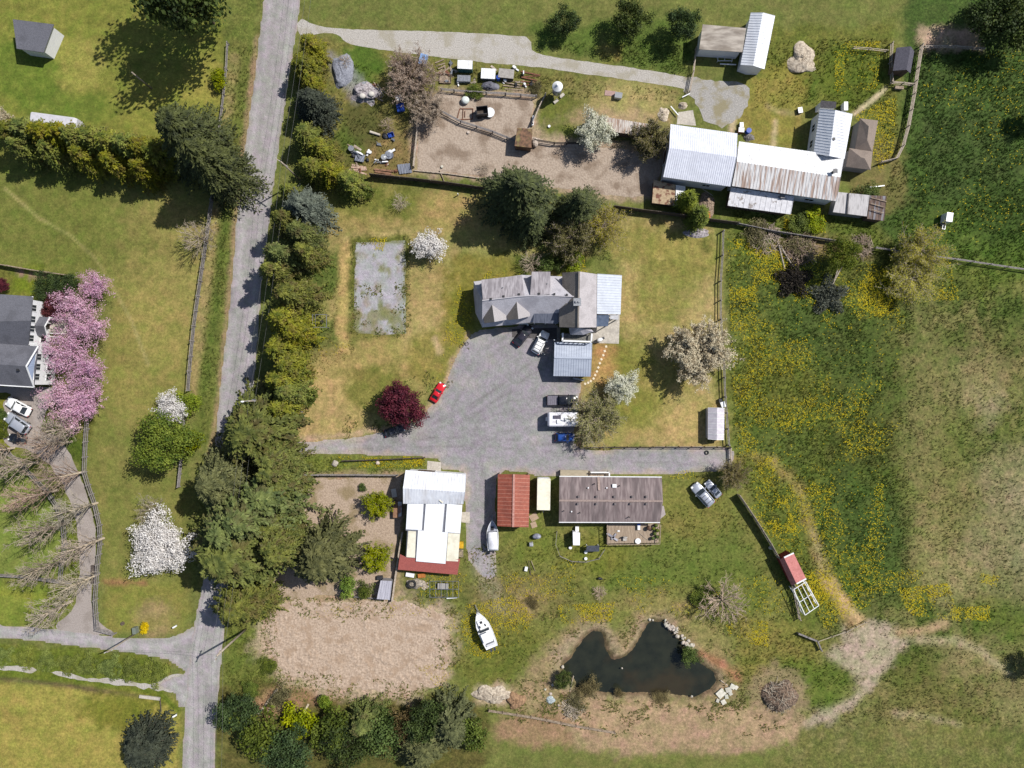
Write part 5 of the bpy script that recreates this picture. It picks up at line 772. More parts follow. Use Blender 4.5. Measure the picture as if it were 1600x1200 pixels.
# boats: local x runs to the bow
def boat(px, py, ang, L, Wd, label, kind, trailer_=True):
    w = W(px, py, 1.2); t = thing('motor_boat', label, 'boat', (w.x, w.y, .0), math.radians(ang)); zk = .55; zd = 1.5; m = MB(); rings = []; st = [(-L / 2, .84, 0), (-L * .3, .95, 0), (-L * .05, 1, .0), (L * .15, .93, .05), (L * .30, .68, .12), (L * .41, .38, .2), (L * .475, .14, .26), (L / 2, .02, .3)]
    for x, k, s in st: yy = Wd / 2 * k; rings.append([(x, -yy, zd + s * .6), (x, -yy * .96, zd - .3 + s * .6), (x, -yy * .55, zk + .15 + s * 1.6), (x, 0, zk + s * 2.2), (x, yy * .55, zk + .15 + s * 1.6), (x, yy * .96, zd - .3 + s * .6), (x, yy, zd + s * .6)])
    m.loft(rings); hull = part('hull', m, WHITEP if kind else M('pale_hull', A(200,202,212), A(180,182,192), 2, .4), t, True, False); m = MB(); top = [[(x, -Wd / 2 * k * .93, zd + s * .6 + .03), (x, Wd / 2 * k * .93, zd + s * .6 + .03)] for x, k, s in st]; vs = [p for r in top for p in r]; m.add(vs, [(2 * i, 2 * i + 2, 2 * i + 3, 2 * i + 1) for i in range(len(st) - 1)]); m.add([(v[0], v[1], v[2] - .06) for v in vs], [(2 * i + 1, 2 * i + 3, 2 * i + 2, 2 * i) for i in range(len(st) - 1)]); part('deck', m, WHITEP if kind else M('grey_deck', A(176,178,190), A(160,162,172), 3, .5), t, False, False)
    k = MB()
    for s in (-1, 1):
        for i in range(len(st) - 1): x0, a, s0 = st[i]; x1, b, s1 = st[i + 1]; k.beam((x0, s * Wd / 2 * a * .98, zd + .06 + s0 * .6), (x1, s * Wd / 2 * b * .98, zd + .06 + s1 * .6), .09, .09)
    part('gunwale', k, FRAMEW, t, False, False)
    if kind:                                                             # cabin boat with an open cockpit
        k = MB(); k.box((L * .17, 0, zd + .22), (L * .30, Wd * .60, .40), 0, .82); cb = part('cabin', k, WHITEP, t, False, False); k = MB(); k.box((-L * .16, 0, zd + 1.0), (L * .26, Wd * .66, .08)); part('canopy', k, WHITEP, t, False, False)
        k = MB(); k.beam((L * .03, -Wd * .36, zd + .55), (L * .03, Wd * .36, zd + .55), .36, .5); part('windscreen', k, GLASS, t, False, False)
        for x, y_ in ((L * .24, 0), (L * .14, -Wd * .2), (L * .14, Wd * .2)): k = MB(); k.box((x, y_, zd + .45), (.42, .40 if y_ == 0 else .22, .08)); part('hatch', k, BLACK, t, False, False)
        k = MB(); k.box((-L * .36, 0, zd + .05), (L * .12, Wd * .62, .05)); part('cockpit_floor', k, M('grey_floor', A(120,122,128), A(96,98,104), 4, .7), t, False, False); k = MB(); k.box((-L * .40, 0, zd + .16), (.4, Wd * .6, .22)); part('stern_seat', k, M('pale_seat', A(216,216,220), None, 3, .6), t, False, False)
        for y_ in (-.3, .3):
            k = MB(); k.box((-L / 2 - .28, y_, zd + .12), (.5, .36, .6), 0, .8); part('outboard_motor', k, M('dark_cowl', (.05,.06,.09), (.03,.035,.05), 3, .35), t, False, False)
        k = MB(); k.beam((L * .46, -.25, zd + .5), (L * .56, 0, zd + .6), .05, .05); k.beam((L * .46, .25, zd + .5), (L * .56, 0, zd + .6), .05, .05); k.beam((L * .44, -.2, zd + .15), (L * .46, -.25, zd + .5), .05, .05); k.beam((L * .44, .2, zd + .15), (L * .46, .25, zd + .5), .05, .05); part('bow_rail', k, STEEL, t, False, False)
    else:                                                                # covered boat
        k = MB(); rg = []
        for x, a, hz in ((-L * .49, .82, .12), (-L * .42, .90, .36), (-L * .1, .92, .55), (L * .10, .86, .55), (L * .14, .80, .1)): yy = Wd / 2 * a; rg.append([(x, -yy, zd), (x, -yy * .75, zd + hz), (x, 0, zd + hz * 1.12), (x, yy * .75, zd + hz), (x, yy, zd)])
        k.loft(rg); cv = part('cover', k, M('white_cover', A(240,240,244), A(214,214,220), 1.6, .7, bump=.2), t, True, False); k = MB(); k.box((L * .24, 0, zd + .18), (.7, .5, .06)); part('hatch', k, BLACK, t, False, False); k = MB(); k.beam((L * .13, -Wd * .4, zd + .2), (L * .13, Wd * .4, zd + .2), .1, .2); part('windscreen', k, GLASS, t, False, False); k = MB(); k.box((-L / 2 - .25, 0, zd - .05), (.45, .4, .7), 0, .8); part('outboard_motor', k, BLACK, t, False, False)
    tr = MB()
    for s in (-1, 1): tr.beam((-L * .42, s * .55, .48), (L * .2, s * .5, .48), .1, .1); tr.beam((L * .2, s * .5, .48), (L * .56, 0, .45), .1, .1)
    for x in (-.35, .1, -.15): tr.beam((x * L, -.6, .48), (x * L, .6, .48), .1, .1)
    tr.beam((L * .54, 0, .45), (L * .66, 0, .45), .12, .12); w0 = Matrix.Rotation(math.radians(ang), 4, 'Z'); tt = thing('boat_trailer', 'metal trailer carrying the %s' % ('white cabin boat in the dandelions' if kind else 'covered boat by the red carport'), 'trailer', (w.x, w.y, 0), math.radians(ang)); part('frame', tr, STEEL, tt, False, False)
    for x in (-.12, -.2):
        for s in (-1, 1): k = MB(); k.tube((x * L, s * .72, .30), (x * L, s * .92, .30), .30, .30, 12); part('wheel', k, TYRE, tt, False, False)
    k = MB(); k.tube((L * .6, .12, 0), (L * .6, .12, .6), .05, .05, 6); part('jockey_wheel', k, STEEL, tt, False, False)
boat(757.5, 983.5, 113, 6.6, 2.5, 'white cabin boat with black hatches standing among dandelions', True); boat(769.8, 836, 92, 5.2, 2.0, 'grey-decked boat under a white cover beside the red carport', False)
# ------------------------------------------------------------------ fences
FPOST = {}
def fence(label, pts, spacing=2.6, rails=(.45, .85, 1.2), h=1.3, mat=WOOD, pw=.14, rw=.12, rh=.05, name='rail_fence', wire=False, cat='fence', cap=False):
    P = [W(*p) for p in pts]; c = P[len(P) // 2]; t = thing(name, label, cat, (c.x, c.y, 0)); spots = [P[0]]
    for a, b in zip(P[:-1], P[1:]):
        n = max(1, round((b - a).length / spacing)); spots += [a.lerp(b, i / n) for i in range(1, n + 1)]
    key = (h, pw, mat.name)
    if key not in FPOST: k = MB(); k.box((0, 0, h / 2), (pw, pw, h)); me = bpy.data.meshes.new('post'); me.from_pydata(k.v, [], k.f); me.update(); me.materials.append(mat); FPOST[key] = me
    for s in spots[:100]: o = link('post', FPOST[key], None, t); o.location = (s.x - c.x, s.y - c.y, 0); o.rotation_euler = (random.uniform(-.03, .03), random.uniform(-.03, .03), random.uniform(0, 1))
    for z in rails:
        k = MB()
        for a, b in zip(spots[:-1], spots[1:]): k.beam((a.x, a.y, z + random.uniform(-.03, .03)), (b.x, b.y, z + random.uniform(-.03, .03)), rw, rh) if not wire else k.tube((a.x, a.y, z), (b.x, b.y, z), .012, .012, 4, False)
        part('wire' if wire else 'rail', k, STEEL if wire else mat, t)
    return t
PALEF = M('pale_fence_wood', A(190,176,160), A(150,136,122), 3, .9); GREYF = M('grey_fence_wood', A(150,144,142), A(112,106,104), 3, .9)
fence('long grey rail fence between the western field and the road verge', [(341,285),(334,315),(325,380),(316,440),(306,510),(299,580),(297,610)], 2.4, (.35, .85, 1.35), 1.5, GREYF, .2, .09, .14)
fence('rail fence south of the round green tree beside the road', [(291,640),(288,700),(284,740),(282,760)], 2.4, (.4, .8, 1.15), 1.3, GREYF, .16, .16, .1); fence('broken rail fence along the north-west lawn', [(358,70),(356,110),(352,150),(347,190),(344,212)], 3, (.5, 1.0), 1.2, GREYF, .16, .12, .08)
fence('outer rail fence curving along the west driveway', [(141,650),(138,690),(136,737),(142,757),(152,785),(160,820),(161,850),(157,880),(155,910),(153,935),(156,980)], 2.2, (.35, .85, 1.35), 1.5, GREYF, .2, .09, .14); fence('short rail fence turning along the side road at the driveway mouth', [(156,981),(182,988.5)], 2, (.4, .8, 1.2), 1.3, GREYF, .18, .18, .12)
fence('inner rail fence curving along the lawn west of the driveway', [(4,700),(30,716),(52,740),(76,764),(94,790),(103,815),(106,850),(101,880),(99,905)], 2.2, (.35, .85, 1.35), 1.5, GREYF, .2, .09, .14); fence('boarded fence running west from the inner rail fence corner', [(-20,896),(40,899),(96,907),(117,908.5)], 2.4, (.2, .45, .7, .95, 1.2), 1.3, GREYF, .16, .16, .2)
fence('old picket fence north of the white house garden', [(-10,412),(20,417),(60,424),(108,431)], 2.2, (.4, .7, 1.0, 1.3), 1.5, WOOD, .16, .14, .22)
fence('tall board fence between the dirt paddock and the grey house lawn', [(580,276),(650,283),(700,289),(755,297)], 2.4, (.25, .55, .85, 1.15, 1.45, 1.7), 1.85, DARKW, .16, .1, .28, name='board_fence'); fence('tall board fence behind the east lawn, below the farm sheds', [(958,325),(1000,331),(1050,337),(1110,346),(1150,351)], 2.4, (.25, .55, .85, 1.15, 1.45, 1.7), 1.85, DARKW, .16, .1, .28, name='board_fence'); fence('leaning board fence behind the fallen trunks', [(1150,351),(1200,362),(1250,370),(1310,379)], 2.4, (.3, .6, .9, 1.2), 1.4, GREYF, .14, .1, .26, name='board_fence')
fence('white-grey rail fence along the west side of the dirt paddock', [(655,182),(651,225),(647,262)], 2.4, (.4, .8, 1.15), 1.25, PALEF, .16, .16, .1); fence('wire fence across the middle of the dirt paddock', [(690,176),(720,192),(770,208),(815,226)], 3.2, (.4, .8, 1.1), 1.25, GREYF, .16, .12, .08, wire=False); fence('rail fence along the north of the dirt paddock below the junk', [(690,142),(730,146),(790,149),(838,153)], 3, (.4, .8, 1.1), 1.25, GREYF, .15, .1, .07); fence('rail fence from the white-capped tank down to the paddock shelter', [(852,150),(842,170),(832,195)], 2.6, (.4, .8, 1.1), 1.25, PALEF, .16, .14, .08); fence('rail fence right of the paddock shelter towards the blossom tree', [(836,221),(866,226),(905,226)], 2.6, (.4, .8, 1.1), 1.2, DARKW, .14, .1, .07); fence('low kerb rail along the south edge of the dirt paddock', [(648,267),(700,272),(765,281)], 3, (.25,), .4, PALEF, .14, .16, .12)
fence('wire fence between the east lawn and the dandelion meadow', [(1128,362),(1127,400),(1124,440),(1124,500),(1129,560),(1131,620),(1137,695)], 3.3, (.4, 1.1), 1.35, GREYF, .2, .1, .14); fence('post fence between the east lawn and the driveway', [(905,699),(960,698),(1020,698),(1080,698),(1139,698.5)], 2.45, (.5, 1.0), 1.1, DARKW, .16, .09, .08); fence('end barrier closing the east end of the driveway', [(1140,700),(1140.5,735)], 1.8, (.4, .8), .95, PALEF, .18, .16, .14)
fence('rail fence from the driveway end to the red shed', [(1152,772),(1175,806),(1200,846),(1222,886),(1238,914)], 2.6, (.2, .45, .7, .95, 1.2, 1.45, 1.7), 1.8, PALEF, .14, .06, .2); fence('low rail beside the shadow of the meadow fence', [(1237,914),(1247,966)], 2.6, (.2, .5, .8, 1.1), 1.2, PALEF, .12, .06, .16)
fence('post fence along the top of the brown paddock', [(460,741),(500,741),(560,741),(622,741.5)], 2.6, (.45, .85, 1.2), 1.3, GREYF, .18, .12, .08); fence('white board fence along the east of the brown paddock', [(630,830),(624,866),(619,900),(614,937)], 2.4, (.4, .8, 1.15), 1.3, PALEF, .16, .22, .1); fence('grey board along the south of the brown paddock', [(555,931),(590,934)], 2, (.3, .6), .8, GREYF, .12, .1, .1)
fence('wire fence along the north-east field', [(1436,74),(1430,110),(1424,150),(1415,200),(1407,230),(1397,250),(1372,256)], 3, (.4, .8, 1.1, 1.35), 1.45, PALEF, .15, .11, .06); fence('wire fence dropping past the white wing to the lean-to', [(1390,70),(1388,100),(1390,132),(1424,135)], 2.5, (.4, .9, 1.2), 1.3, PALEF, .14, .1, .06); fence('thin frame fence among the dandelions at the top right', [(1330,78),(1355,80),(1382,83)], 2.5, (.6, 1.1), 1.2, PALEF, .12, .1, .06); fence('wire fence across the top edge of the north-east field', [(1440,76),(1490,76),(1533,80)], 3, (.4, .8, 1.1), 1.2, PALEF, .14, .1, .06)
fence('sagging wire fence between the meadow and the north-east field', [(1365,388),(1415,396),(1490,406),(1570,418),(1640,428)], 3.4, (.4, .8, 1.1), 1.2, GREYF, .14, .1, .06); fence('rail fence with a gate line beside the gravel yard', [(1086,78),(1082,115),(1076,146)], 2.6, (.4, .8, 1.15), 1.3, PALEF, .14, .12, .06); fence('rail fence along the driveway bank above the brown paddock', [(536,719.5),(600,717.5),(664,714.5)], 2.6, (.35, .7), .85, DARKW, .14, .12, .12); fence('split rail fence at the bottom edge below the pond', [(764,1108),(830,1118),(900,1132),(960,1142)], 2.4, (.4, .8), 1.0, WOOD, .16, .16, .12); fence('short grey rail fence left of the bare dirt patch', [(1245,988),(1275,1000),(1281,1014)], 2, (.4, .75), .95, GREYF, .2, .22, .12); fence('thin rail from the grey fence to the dirt patch', [(1276,1000),(1320,985),(1350,970)], 2.4, (.7,), .9, PALEF, .12, .1, .06); fence('wire pen ring round the garden behind the mobile home', [(870,830),(868,850),(875,868),(893,876),(915,877),(935,872),(944,858)], 1.6, (.4, .7), .8, GREYF, .1, .05, .05, name='wire_pen')
# ------------------------------------------------------------------ poles and wires
POLEW = M('pole_wood', A(176,164,148), A(140,126,112), 3, .9, stretch=(1, 1, .3))
def pole(bx, by, h, label, arm=0.0, ang=0.0, r=.16, lamp=False):
    w = W(bx, by); t = thing('utility_pole', label, 'utility pole', (w.x, w.y, 0)); k = MB(); k.tube((0, 0, -.1), (0, 0, h), r, r * .7, 10); part('pole', k, POLEW, t, True, False)
    if arm:
        d = Vector((math.cos(ang), math.sin(ang), 0)) * arm / 2; k = MB(); k.beam(tuple(-d + Vector((0, 0, h - .5))), tuple(d + Vector((0, 0, h - .5))), .14, .14); ar = part('crossarm', k, POLEW, t, False, False)
        for s in (-.92, -.3, .92): q = d * s; k = MB(); k.tube((q.x, q.y, h - .45), (q.x, q.y, h - .15), .07, .05, 6); part('insulator', k, M('pale_insulator', A(220,220,220), None, 3, .3), ar, False, False)
    if lamp: k = MB(); k.beam((0, 0, h - .2), (-.9, -.1, h), .06, .06); ar = part('lamp_arm', k, STEEL, t, False, False); k = MB(); k.ball((-1.0, -.1, h), (.32, .16, .1), 8, 5); part('lamp_head', k, WHITEP, ar, True, False); k = MB(); k.tube((.28, .1, h - 2.2), (.28, .1, h - 1.2), .2, .2, 10); part('transformer', k, STEEL, t, False, False)
    return Vector((w.x, w.y, h - .15))
pole(237, 138.5, 6.3, 'slim pole on the north-west lawn'); a = pole(469, 281.5, 10, 'pole with a crossarm rising from the roadside cedar hedge', 2.4, math.radians(-35), .15); b = pole(421, 624.5, 9.6, 'pole with a lamp and transformer beside the road hedge', 2.0, math.radians(0), .15, True); c = pole(384, 983, 11.8, 'stout timber pole at the road junction', 2.2, math.radians(65), .2); d = pole(213, 989, 8.6, 'pole beside the yellow shrub on the side road', 1.4, math.radians(20), .13)
far_n = Vector((a.x + 6, a.y + 45, 9.8)); far_s = Vector((c.x - 2, c.y - 48, 10.5))
def wires(name, spans, off, label):
    k = MB()
    for p, q in spans:
        p = p + off; q = q + off; n = 14; prev = None
        for i in range(n + 1):
            t = i / n; r = p.lerp(q, t) - Vector((0, 0, 4 * t * (1 - t) * .9))
            if prev is not None: k.tube(prev, r, .016, .016, 4, False)
            prev = r
    solo(name, k, M('cable', (.12,.12,.12), (.08,.08,.08), 3, .6), label, 'cable', 'cables along the road', loc=tuple(spans[0][0] + off))
LN_ = [(far_n, a), (a, b), (b, c), (c, far_s)]
wires('power_cable', LN_, Vector((-.9, .3, .0)), 'western overhead cable of the three along the road'); wires('power_cable', LN_, Vector((0, 0, .05)), 'middle overhead cable of the three along the road'); wires('power_cable', LN_, Vector((.9, -.3, .0)), 'eastern overhead cable of the three along the road'); wires('power_cable', [(c, d)], Vector((0, 0, -.1)), 'overhead cable crossing the junction between the two southern poles')
def stick(a, b, r, mat, label, name='fallen_pole', cat='pole', group=None): k = MB(); k.tube(W(*a), W(*b), r, r * .8, 7); return solo(name, k, mat, label, cat, group)
# sign posts and small kerb things
for bx, by, lb in ((318, 687, 'small white marker post on the verge west of the road'), (277, 1114, 'small white sign post at the bottom of the road junction'), (277, 976, 'white reflector post on the lawn corner by the junction')):
    w = W(bx, by); t = thing('marker_post', lb, 'sign post', (w.x, w.y, 0)); k = MB(); k.box((0, 0, .5), (.1, .1, 1.0)); part('post', k, STEEL, t, False, False); k = MB(); k.box((.05, 0, 1.05), (.7, .25, .3), .5); part('panel', k, WHITEP, t, False, False)
# ------------------------------------------------------------------ trees and shrubs
def leaf_quads(c, u, v, lu, lv):
    """quads centred at c spanned by unit vectors u, v"""
    a = u * lu[:, None]; b = v * lv[:, None]; return np.stack([c - a * .5, c + b * .5, c + a * .5, c - b * .5], 1)
def nrm(a): return a / (np.linalg.norm(a, axis=-1, keepdims=True) + 1e-9)
def leaves_mesh(name, q): V = q.reshape(-1, 3); return np_mesh(name, V, np.arange(len(V)).reshape(-1, 4))
def limb_mesh(name, segs, n=5):
    """tapered bars from a list (a, b, r0, r1), all made at once"""
    a = np.array([s[0] for s in segs], float); b = np.array([s[1] for s in segs], float); r0 = np.array([s[2] for s in segs]); r1 = np.array([s[3] for s in segs])
    u = nrm(b - a); up = np.where(np.abs(u[:, 2:3]) < .9, np.array([[0, 0, 1.]]), np.array([[1., 0, 0]])); x = nrm(np.cross(u, up)); y = np.cross(x, u); R = []
    for p, r in ((a, r0), (b, r1)):
        for i in range(n):
            t = 2 * np.pi * i / n; R.append(p + x * (r * math.cos(t))[:, None] + y * (r * math.sin(t))[:, None])
    V = np.stack(R, 1); N = len(segs); base = (np.arange(N) * 2 * n)[:, None, None]
    f = np.array([[i, (i + 1) % n, n + (i + 1) % n, n + i] for i in range(n)])[None]; return np_mesh(name, V.reshape(-1, 3), (base + f).reshape(-1, 4))
def conifer(seed, h, R, nb, droop=.25, p=.75, lw=(.55, .2), ns=7, fan=3, up=.0, irr=.25, low=.04, tops=1):
    g = np.random.default_rng(seed); Q = []; segs = []
    for tp in range(tops):
        ox, oy = (0, 0) if tp == 0 else g.normal(0, R * .38, 2); hh = h * (1 if tp == 0 else g.uniform(.72, .95)); n = nb // tops
        t = np.sort(low + (1 - low) * g.random(n) ** 1.15); az = np.arange(n) * 2.39996 + g.normal(0, .3, n); lob = 1 + irr * np.sin(az * 2 + g.uniform(0, 6)) * .5
        L = (R * (1 if tops == 1 else .72)) * ((1 - t) ** p) * g.uniform(1 - irr, 1.1, n) * lob + .25; z0 = hh * t
        segs.append(((ox, oy, 0), (ox, oy, hh * .55), .028 * h, .018 * h)); segs.append(((ox, oy, hh * .55), (ox, oy, hh), .018 * h, .02))
        s = np.linspace(.22, 1, ns)[None, :]; rad = L[:, None] * s; zz = z0[:, None] + up * rad - droop * rad * s + .3 * g.random((n, 1))
        cx = ox + np.cos(az)[:, None] * rad; cy = oy + np.sin(az)[:, None] * rad
        for i in range(0, n, 2): segs.append(((ox, oy, z0[i]), (ox + math.cos(az[i]) * L[i] * .9, oy + math.sin(az[i]) * L[i] * .9, z0[i] + up * L[i] * .9 - droop * L[i] * .8), .035, .012))
        for k in range(fan):
            ang = az[:, None] + (k - (fan - 1) / 2) * .75 + g.normal(0, .25, rad.shape); tilt = g.normal(-.15 - droop * .6, .3, rad.shape)
            u = nrm(np.stack([np.cos(ang), np.sin(ang), tilt], -1)); side = np.stack([-np.sin(ang), np.cos(ang), g.normal(0, .5, rad.shape)], -1); v = nrm(side)
            ll = lw[0] * g.uniform(.6, 1.25, rad.shape) * (1.15 - .35 * s); c = np.stack([cx, cy, zz], -1) + g.normal(0, .10, (n, 1, 3)) + u * (ll * .45)[..., None] + g.normal(0, .06, rad.shape + (3,))
            Q.append(leaf_quads(c.reshape(-1, 3), u.reshape(-1, 3), v.reshape(-1, 3), ll.ravel(), (lw[1] * g.uniform(.7, 1.3, rad.shape)).ravel()))
    return limb_mesh('trunk', segs), leaves_mesh('crown', np.concatenate(Q))
def broadleaf(seed, h, R, nc=46, leaf=.26, per=170, rc=.30, radial=1.0, base=.28, squash=.75, inner=.45, spread=1.0, zlo=-.35, limbr=.022, lobes=.18):
    g = np.random.default_rng(seed); ch = h * (1 - base); zc = h * base + ch * .48; d = nrm(g.normal(size=(nc * 3, 3))); d = d[d[:, 2] > zlo][:nc]; nc = len(d)
    az = np.arctan2(d[:, 1], d[:, 0]); lob = 1 + lobes * np.sin(3 * az + g.uniform(0, 6)) + lobes * .7 * np.sin(5 * az + g.uniform(0, 6))
    rr = g.uniform(inner, .86, nc) * lob; cen = d * rr[:, None] * np.array([R, R, ch * .5 * squash * 1.25]) + np.array([0, 0, zc])
    rad = R * rc * g.uniform(.6, 1.25, nc); k = np.repeat(np.arange(nc), (per * (rad / (R * rc)) ** 2).astype(int)); m = len(k)
    q = g.normal(size=(m, 3)); q = nrm(q) * (g.random((m, 1)) ** .45); dd = d[k]; off = q * rad[k][:, None] * spread
    along = np.sum(off * dd, 1, keepdims=True); off = off + dd * along * (radial - 1); off[:, 2] *= .8; c = cen[k] + off
    nor = nrm(nrm(off) * .8 + g.normal(0, .7, (m, 3)) + np.array([0, 0, .35])); u = nrm(np.cross(nor, g.normal(size=(m, 3)))); v = np.cross(nor, u)
    Q = leaf_quads(c, u, v, leaf * g.uniform(.7, 1.3, m), leaf * g.uniform(.6, 1.1, m)); segs = [((0, 0, 0), (0, 0, h * base * 1.3), limbr * h, limbr * h * .75)]; fork = np.array([0, 0, h * base * 1.2])
    for i in range(nc):
        mid = fork + (cen[i] - fork) * .5 + g.normal(0, .12 * R, 3) * .5; segs.append((fork, mid, limbr * h * .38, limbr * h * .22)); segs.append((mid, cen[i] + d[i] * rad[i] * .6, limbr * h * .22, .015))
    return limb_mesh('trunk', segs), leaves_mesh('crown', Q)
def twiggy(seed, h, R, prim=26, sub=9, base=.2, up=1.2, leaf=0, per=0, thick=.03, twig=.022, lr=.25, flat=1.0):
    """a tree whose branches show; optional small leaves or buds along the twigs"""
    g = np.random.default_rng(seed); T = [((0, 0, 0), (0, 0, h * .5), thick * h * .55, thick * h * .35), ((0, 0, h * .5), (0, 0, h * .92), thick * h * .35, .03)]; Bs = []; tips = []
    for i in range(prim):
        t = base + (.9 - base) * (i / prim) ** .9; az = i * 2.4 + g.normal(0, .3); L = R * (1 - .55 * t) * g.uniform(.75, 1.15); a = np.array([0, 0, h * t * .8])
        dirn = nrm(np.array([math.cos(az), math.sin(az), up * g.uniform(.7, 1.2)])); b = a + dirn * L * math.sqrt(1 + up * up) * .62; e = b + nrm(dirn + np.array([0, 0, .25]) + g.normal(0, .15, 3)) * L * .55
        Bs.append((a, b, .012 * h * .55, .03)); Bs.append((b, e, .03, twig))
        for j in range(sub):
            s = g.uniform(.25, 1.0); p = a + (b - a) * min(1, s * 1.6) if s < .62 else b + (e - b) * (s - .62) / .38
            dv = nrm(dirn * .9 + g.normal(0, .62, 3) + np.array([0, 0, .15])); q = p + dv * L * g.uniform(.22, .5); q[2] = max(.3, q[2]); Bs.append((p, q, twig * 1.1, twig * .7)); tips.append((p, q))
            for k in range(2):
                m_ = p + (q - p) * g.uniform(.35, .95); q2 = m_ + nrm(dv + g.normal(0, .7, 3)) * L * g.uniform(.1, .26); Bs.append((m_, q2, twig * .8, twig * .6)); tips.append((m_, q2))
    tr = limb_mesh('trunk', T, 6); br = limb_mesh('branches', Bs, 3); lv = None
    if per:
        P0 = np.array([t[0] for t in tips]); P1 = np.array([t[1] for t in tips]); k = np.repeat(np.arange(len(tips)), per); m = len(k); c = P0[k] + (P1 - P0)[k] * g.random((m, 1)) + g.normal(0, lr, (m, 3)) * .5
        nor = nrm(g.normal(size=(m, 3)) + np.array([0, 0, .4])); u = nrm(np.cross(nor, g.normal(size=(m, 3)))); lv = leaves_mesh('crown', leaf_quads(c, u, np.cross(nor, u), leaf * g.uniform(.6, 1.3, m), leaf * g.uniform(.6, 1.2, m)))
    return tr, br, lv
BARK = M('bark', (.12,.09,.065), (.06,.045,.035), 3, .95, stretch=(1, 1, .3), bump=.4)
PALEBARK = M('pale_bark', (.56,.47,.36), (.36,.29,.22), 3, .95); REDTWIG = M('red_brown_twigs', (.44,.35,.27), (.28,.21,.155), .6, .95, rnd=.15)
GREYTWIG = M('grey_twigs', (.44,.37,.29), (.28,.23,.18), .6, .95, rnd=.1)
def leafm(name, a, b, sc=.9, rnd=.14, k=.18, lo=.36, hi=.66, c3=None): return M(name, a, b, sc, .65, lo=lo, hi=hi, rnd=rnd, leaf=k, detail=7, spec=.2, c3=c3, s3=.5, k3=.6)
CEDAR = leafm('cedar_sprays', A(152,153,56), A(80,92,32), c3=A(112,94,58)); OLDCEDAR = leafm('old_cedar_sprays', A(132,137,68), A(72,82,38), c3=A(104,88,58)); DARKFIR = leafm('fir_needles', A(106,112,62), A(50,58,34)); BLUE = leafm('blue_spruce_needles', A(132,140,124), A(72,80,72)); DUSK = leafm('dark_needles', A(84,90,74), A(44,50,42))
GREYFIR = leafm('grey_green_needles', A(122,126,84), A(66,72,46)); SPRING = leafm('spring_leaves', A(132,146,60), A(72,94,34)); LIME = leafm('lime_leaves', A(160,172,40), A(104,124,26)); OLIVEL = leafm('olive_leaves', A(158,148,90), A(104,98,54)); GOLD = leafm('golden_leaves', A(190,182,72), A(136,132,52)); PLUM = leafm('plum_leaves', A(124,54,66), A(66,26,40), k=.2)
PINK = leafm('pink_blossom', A(236,198,218), A(190,134,164), 1.4, .08, .2); WHITE = leafm('white_blossom', A(250,246,242), A(214,208,204), 1.2, .05, .25); CREAM = leafm('cream_blossom', A(246,244,226), A(204,204,176), 1.0, .06, .25); BLUSH = leafm('blush_blossom', A(242,234,206), A(206,190,158), 1.2, .06, .3); GREYBL = leafm('faded_blossom', A(206,190,172), A(132,114,94), 1.3, .06, .3)
BUSH = leafm('bush_leaves', A(112,126,52), A(60,76,28)); DRYB = leafm('dry_bush_leaves', A(140,128,86), A(88,80,50)); SHADE = leafm('deep_green_leaves', A(84,100,48), A(40,54,26))
PROTO = {}
def proto(key, meshes):
    """meshes: (name, mesh, material) list; kept unlinked until the first tree of the kind is planted"""
    for nm, me, mt in meshes: me.materials.append(mt)
    PROTO[key] = meshes
def two(mk, mat, bark=BARK): return [('trunk', mk[0], bark), ('crown', mk[1], mat)]
def three(mk, mat, bark, tw): return [('trunk', mk[0], bark), ('branches', mk[1], tw)] + ([('crown', mk[2], mat)] if mk[2] is not None else [])
for i in range(4): proto('cedar%d' % i, two(conifer(20 + i, 8, 2.6, 210, droop=.2, p=.55, lw=(.42, .17), ns=7, fan=3, irr=.35), CEDAR))
for i in range(2): proto('olive_cedar%d' % i, two(conifer(30 + i, 10, 3.6, 280, droop=.25, p=.6, lw=(.46, .18), ns=9, fan=3, irr=.4), OLDCEDAR))
proto('big0', two(conifer(40, 15, 7, 520, droop=.30, p=.62, lw=(.58, .22), ns=13, fan=3, irr=.45, tops=3), OLDCEDAR)); proto('big1', two(conifer(41, 15, 7, 520, droop=.26, p=.66, lw=(.58, .22), ns=13, fan=3, irr=.5, tops=2), OLDCEDAR)); proto('greybig', two(conifer(42, 14, 5.6, 400, droop=.3, p=.62, lw=(.55, .2), ns=11, irr=.4), GREYFIR)); proto('greenbig', two(conifer(45, 14, 6, 440, droop=.28, p=.6, lw=(.55, .22), ns=12, irr=.45, tops=2), GREYFIR))
for i in range(2): proto('fir%d' % i, two(conifer(50 + i, 15, 5.2, 380, droop=.38, p=.7, lw=(.62, .17), ns=11, irr=.35), DARKFIR))
proto('spruce', two(conifer(60, 10, 3.8, 320, droop=.2, p=.6, lw=(.42, .17), ns=10, irr=.3), BLUE)); proto('dark', two(conifer(61, 8, 3.6, 380, droop=.2, p=.55, lw=(.42, .18), ns=9, irr=.3), DUSK)); proto('pillar', two(conifer(63, 7, 1.6, 260, droop=.1, p=.4, lw=(.36, .17), ns=5, irr=.3, up=.3), leafm('bright_cypress', A(128,138,44), A(72,84,28))))
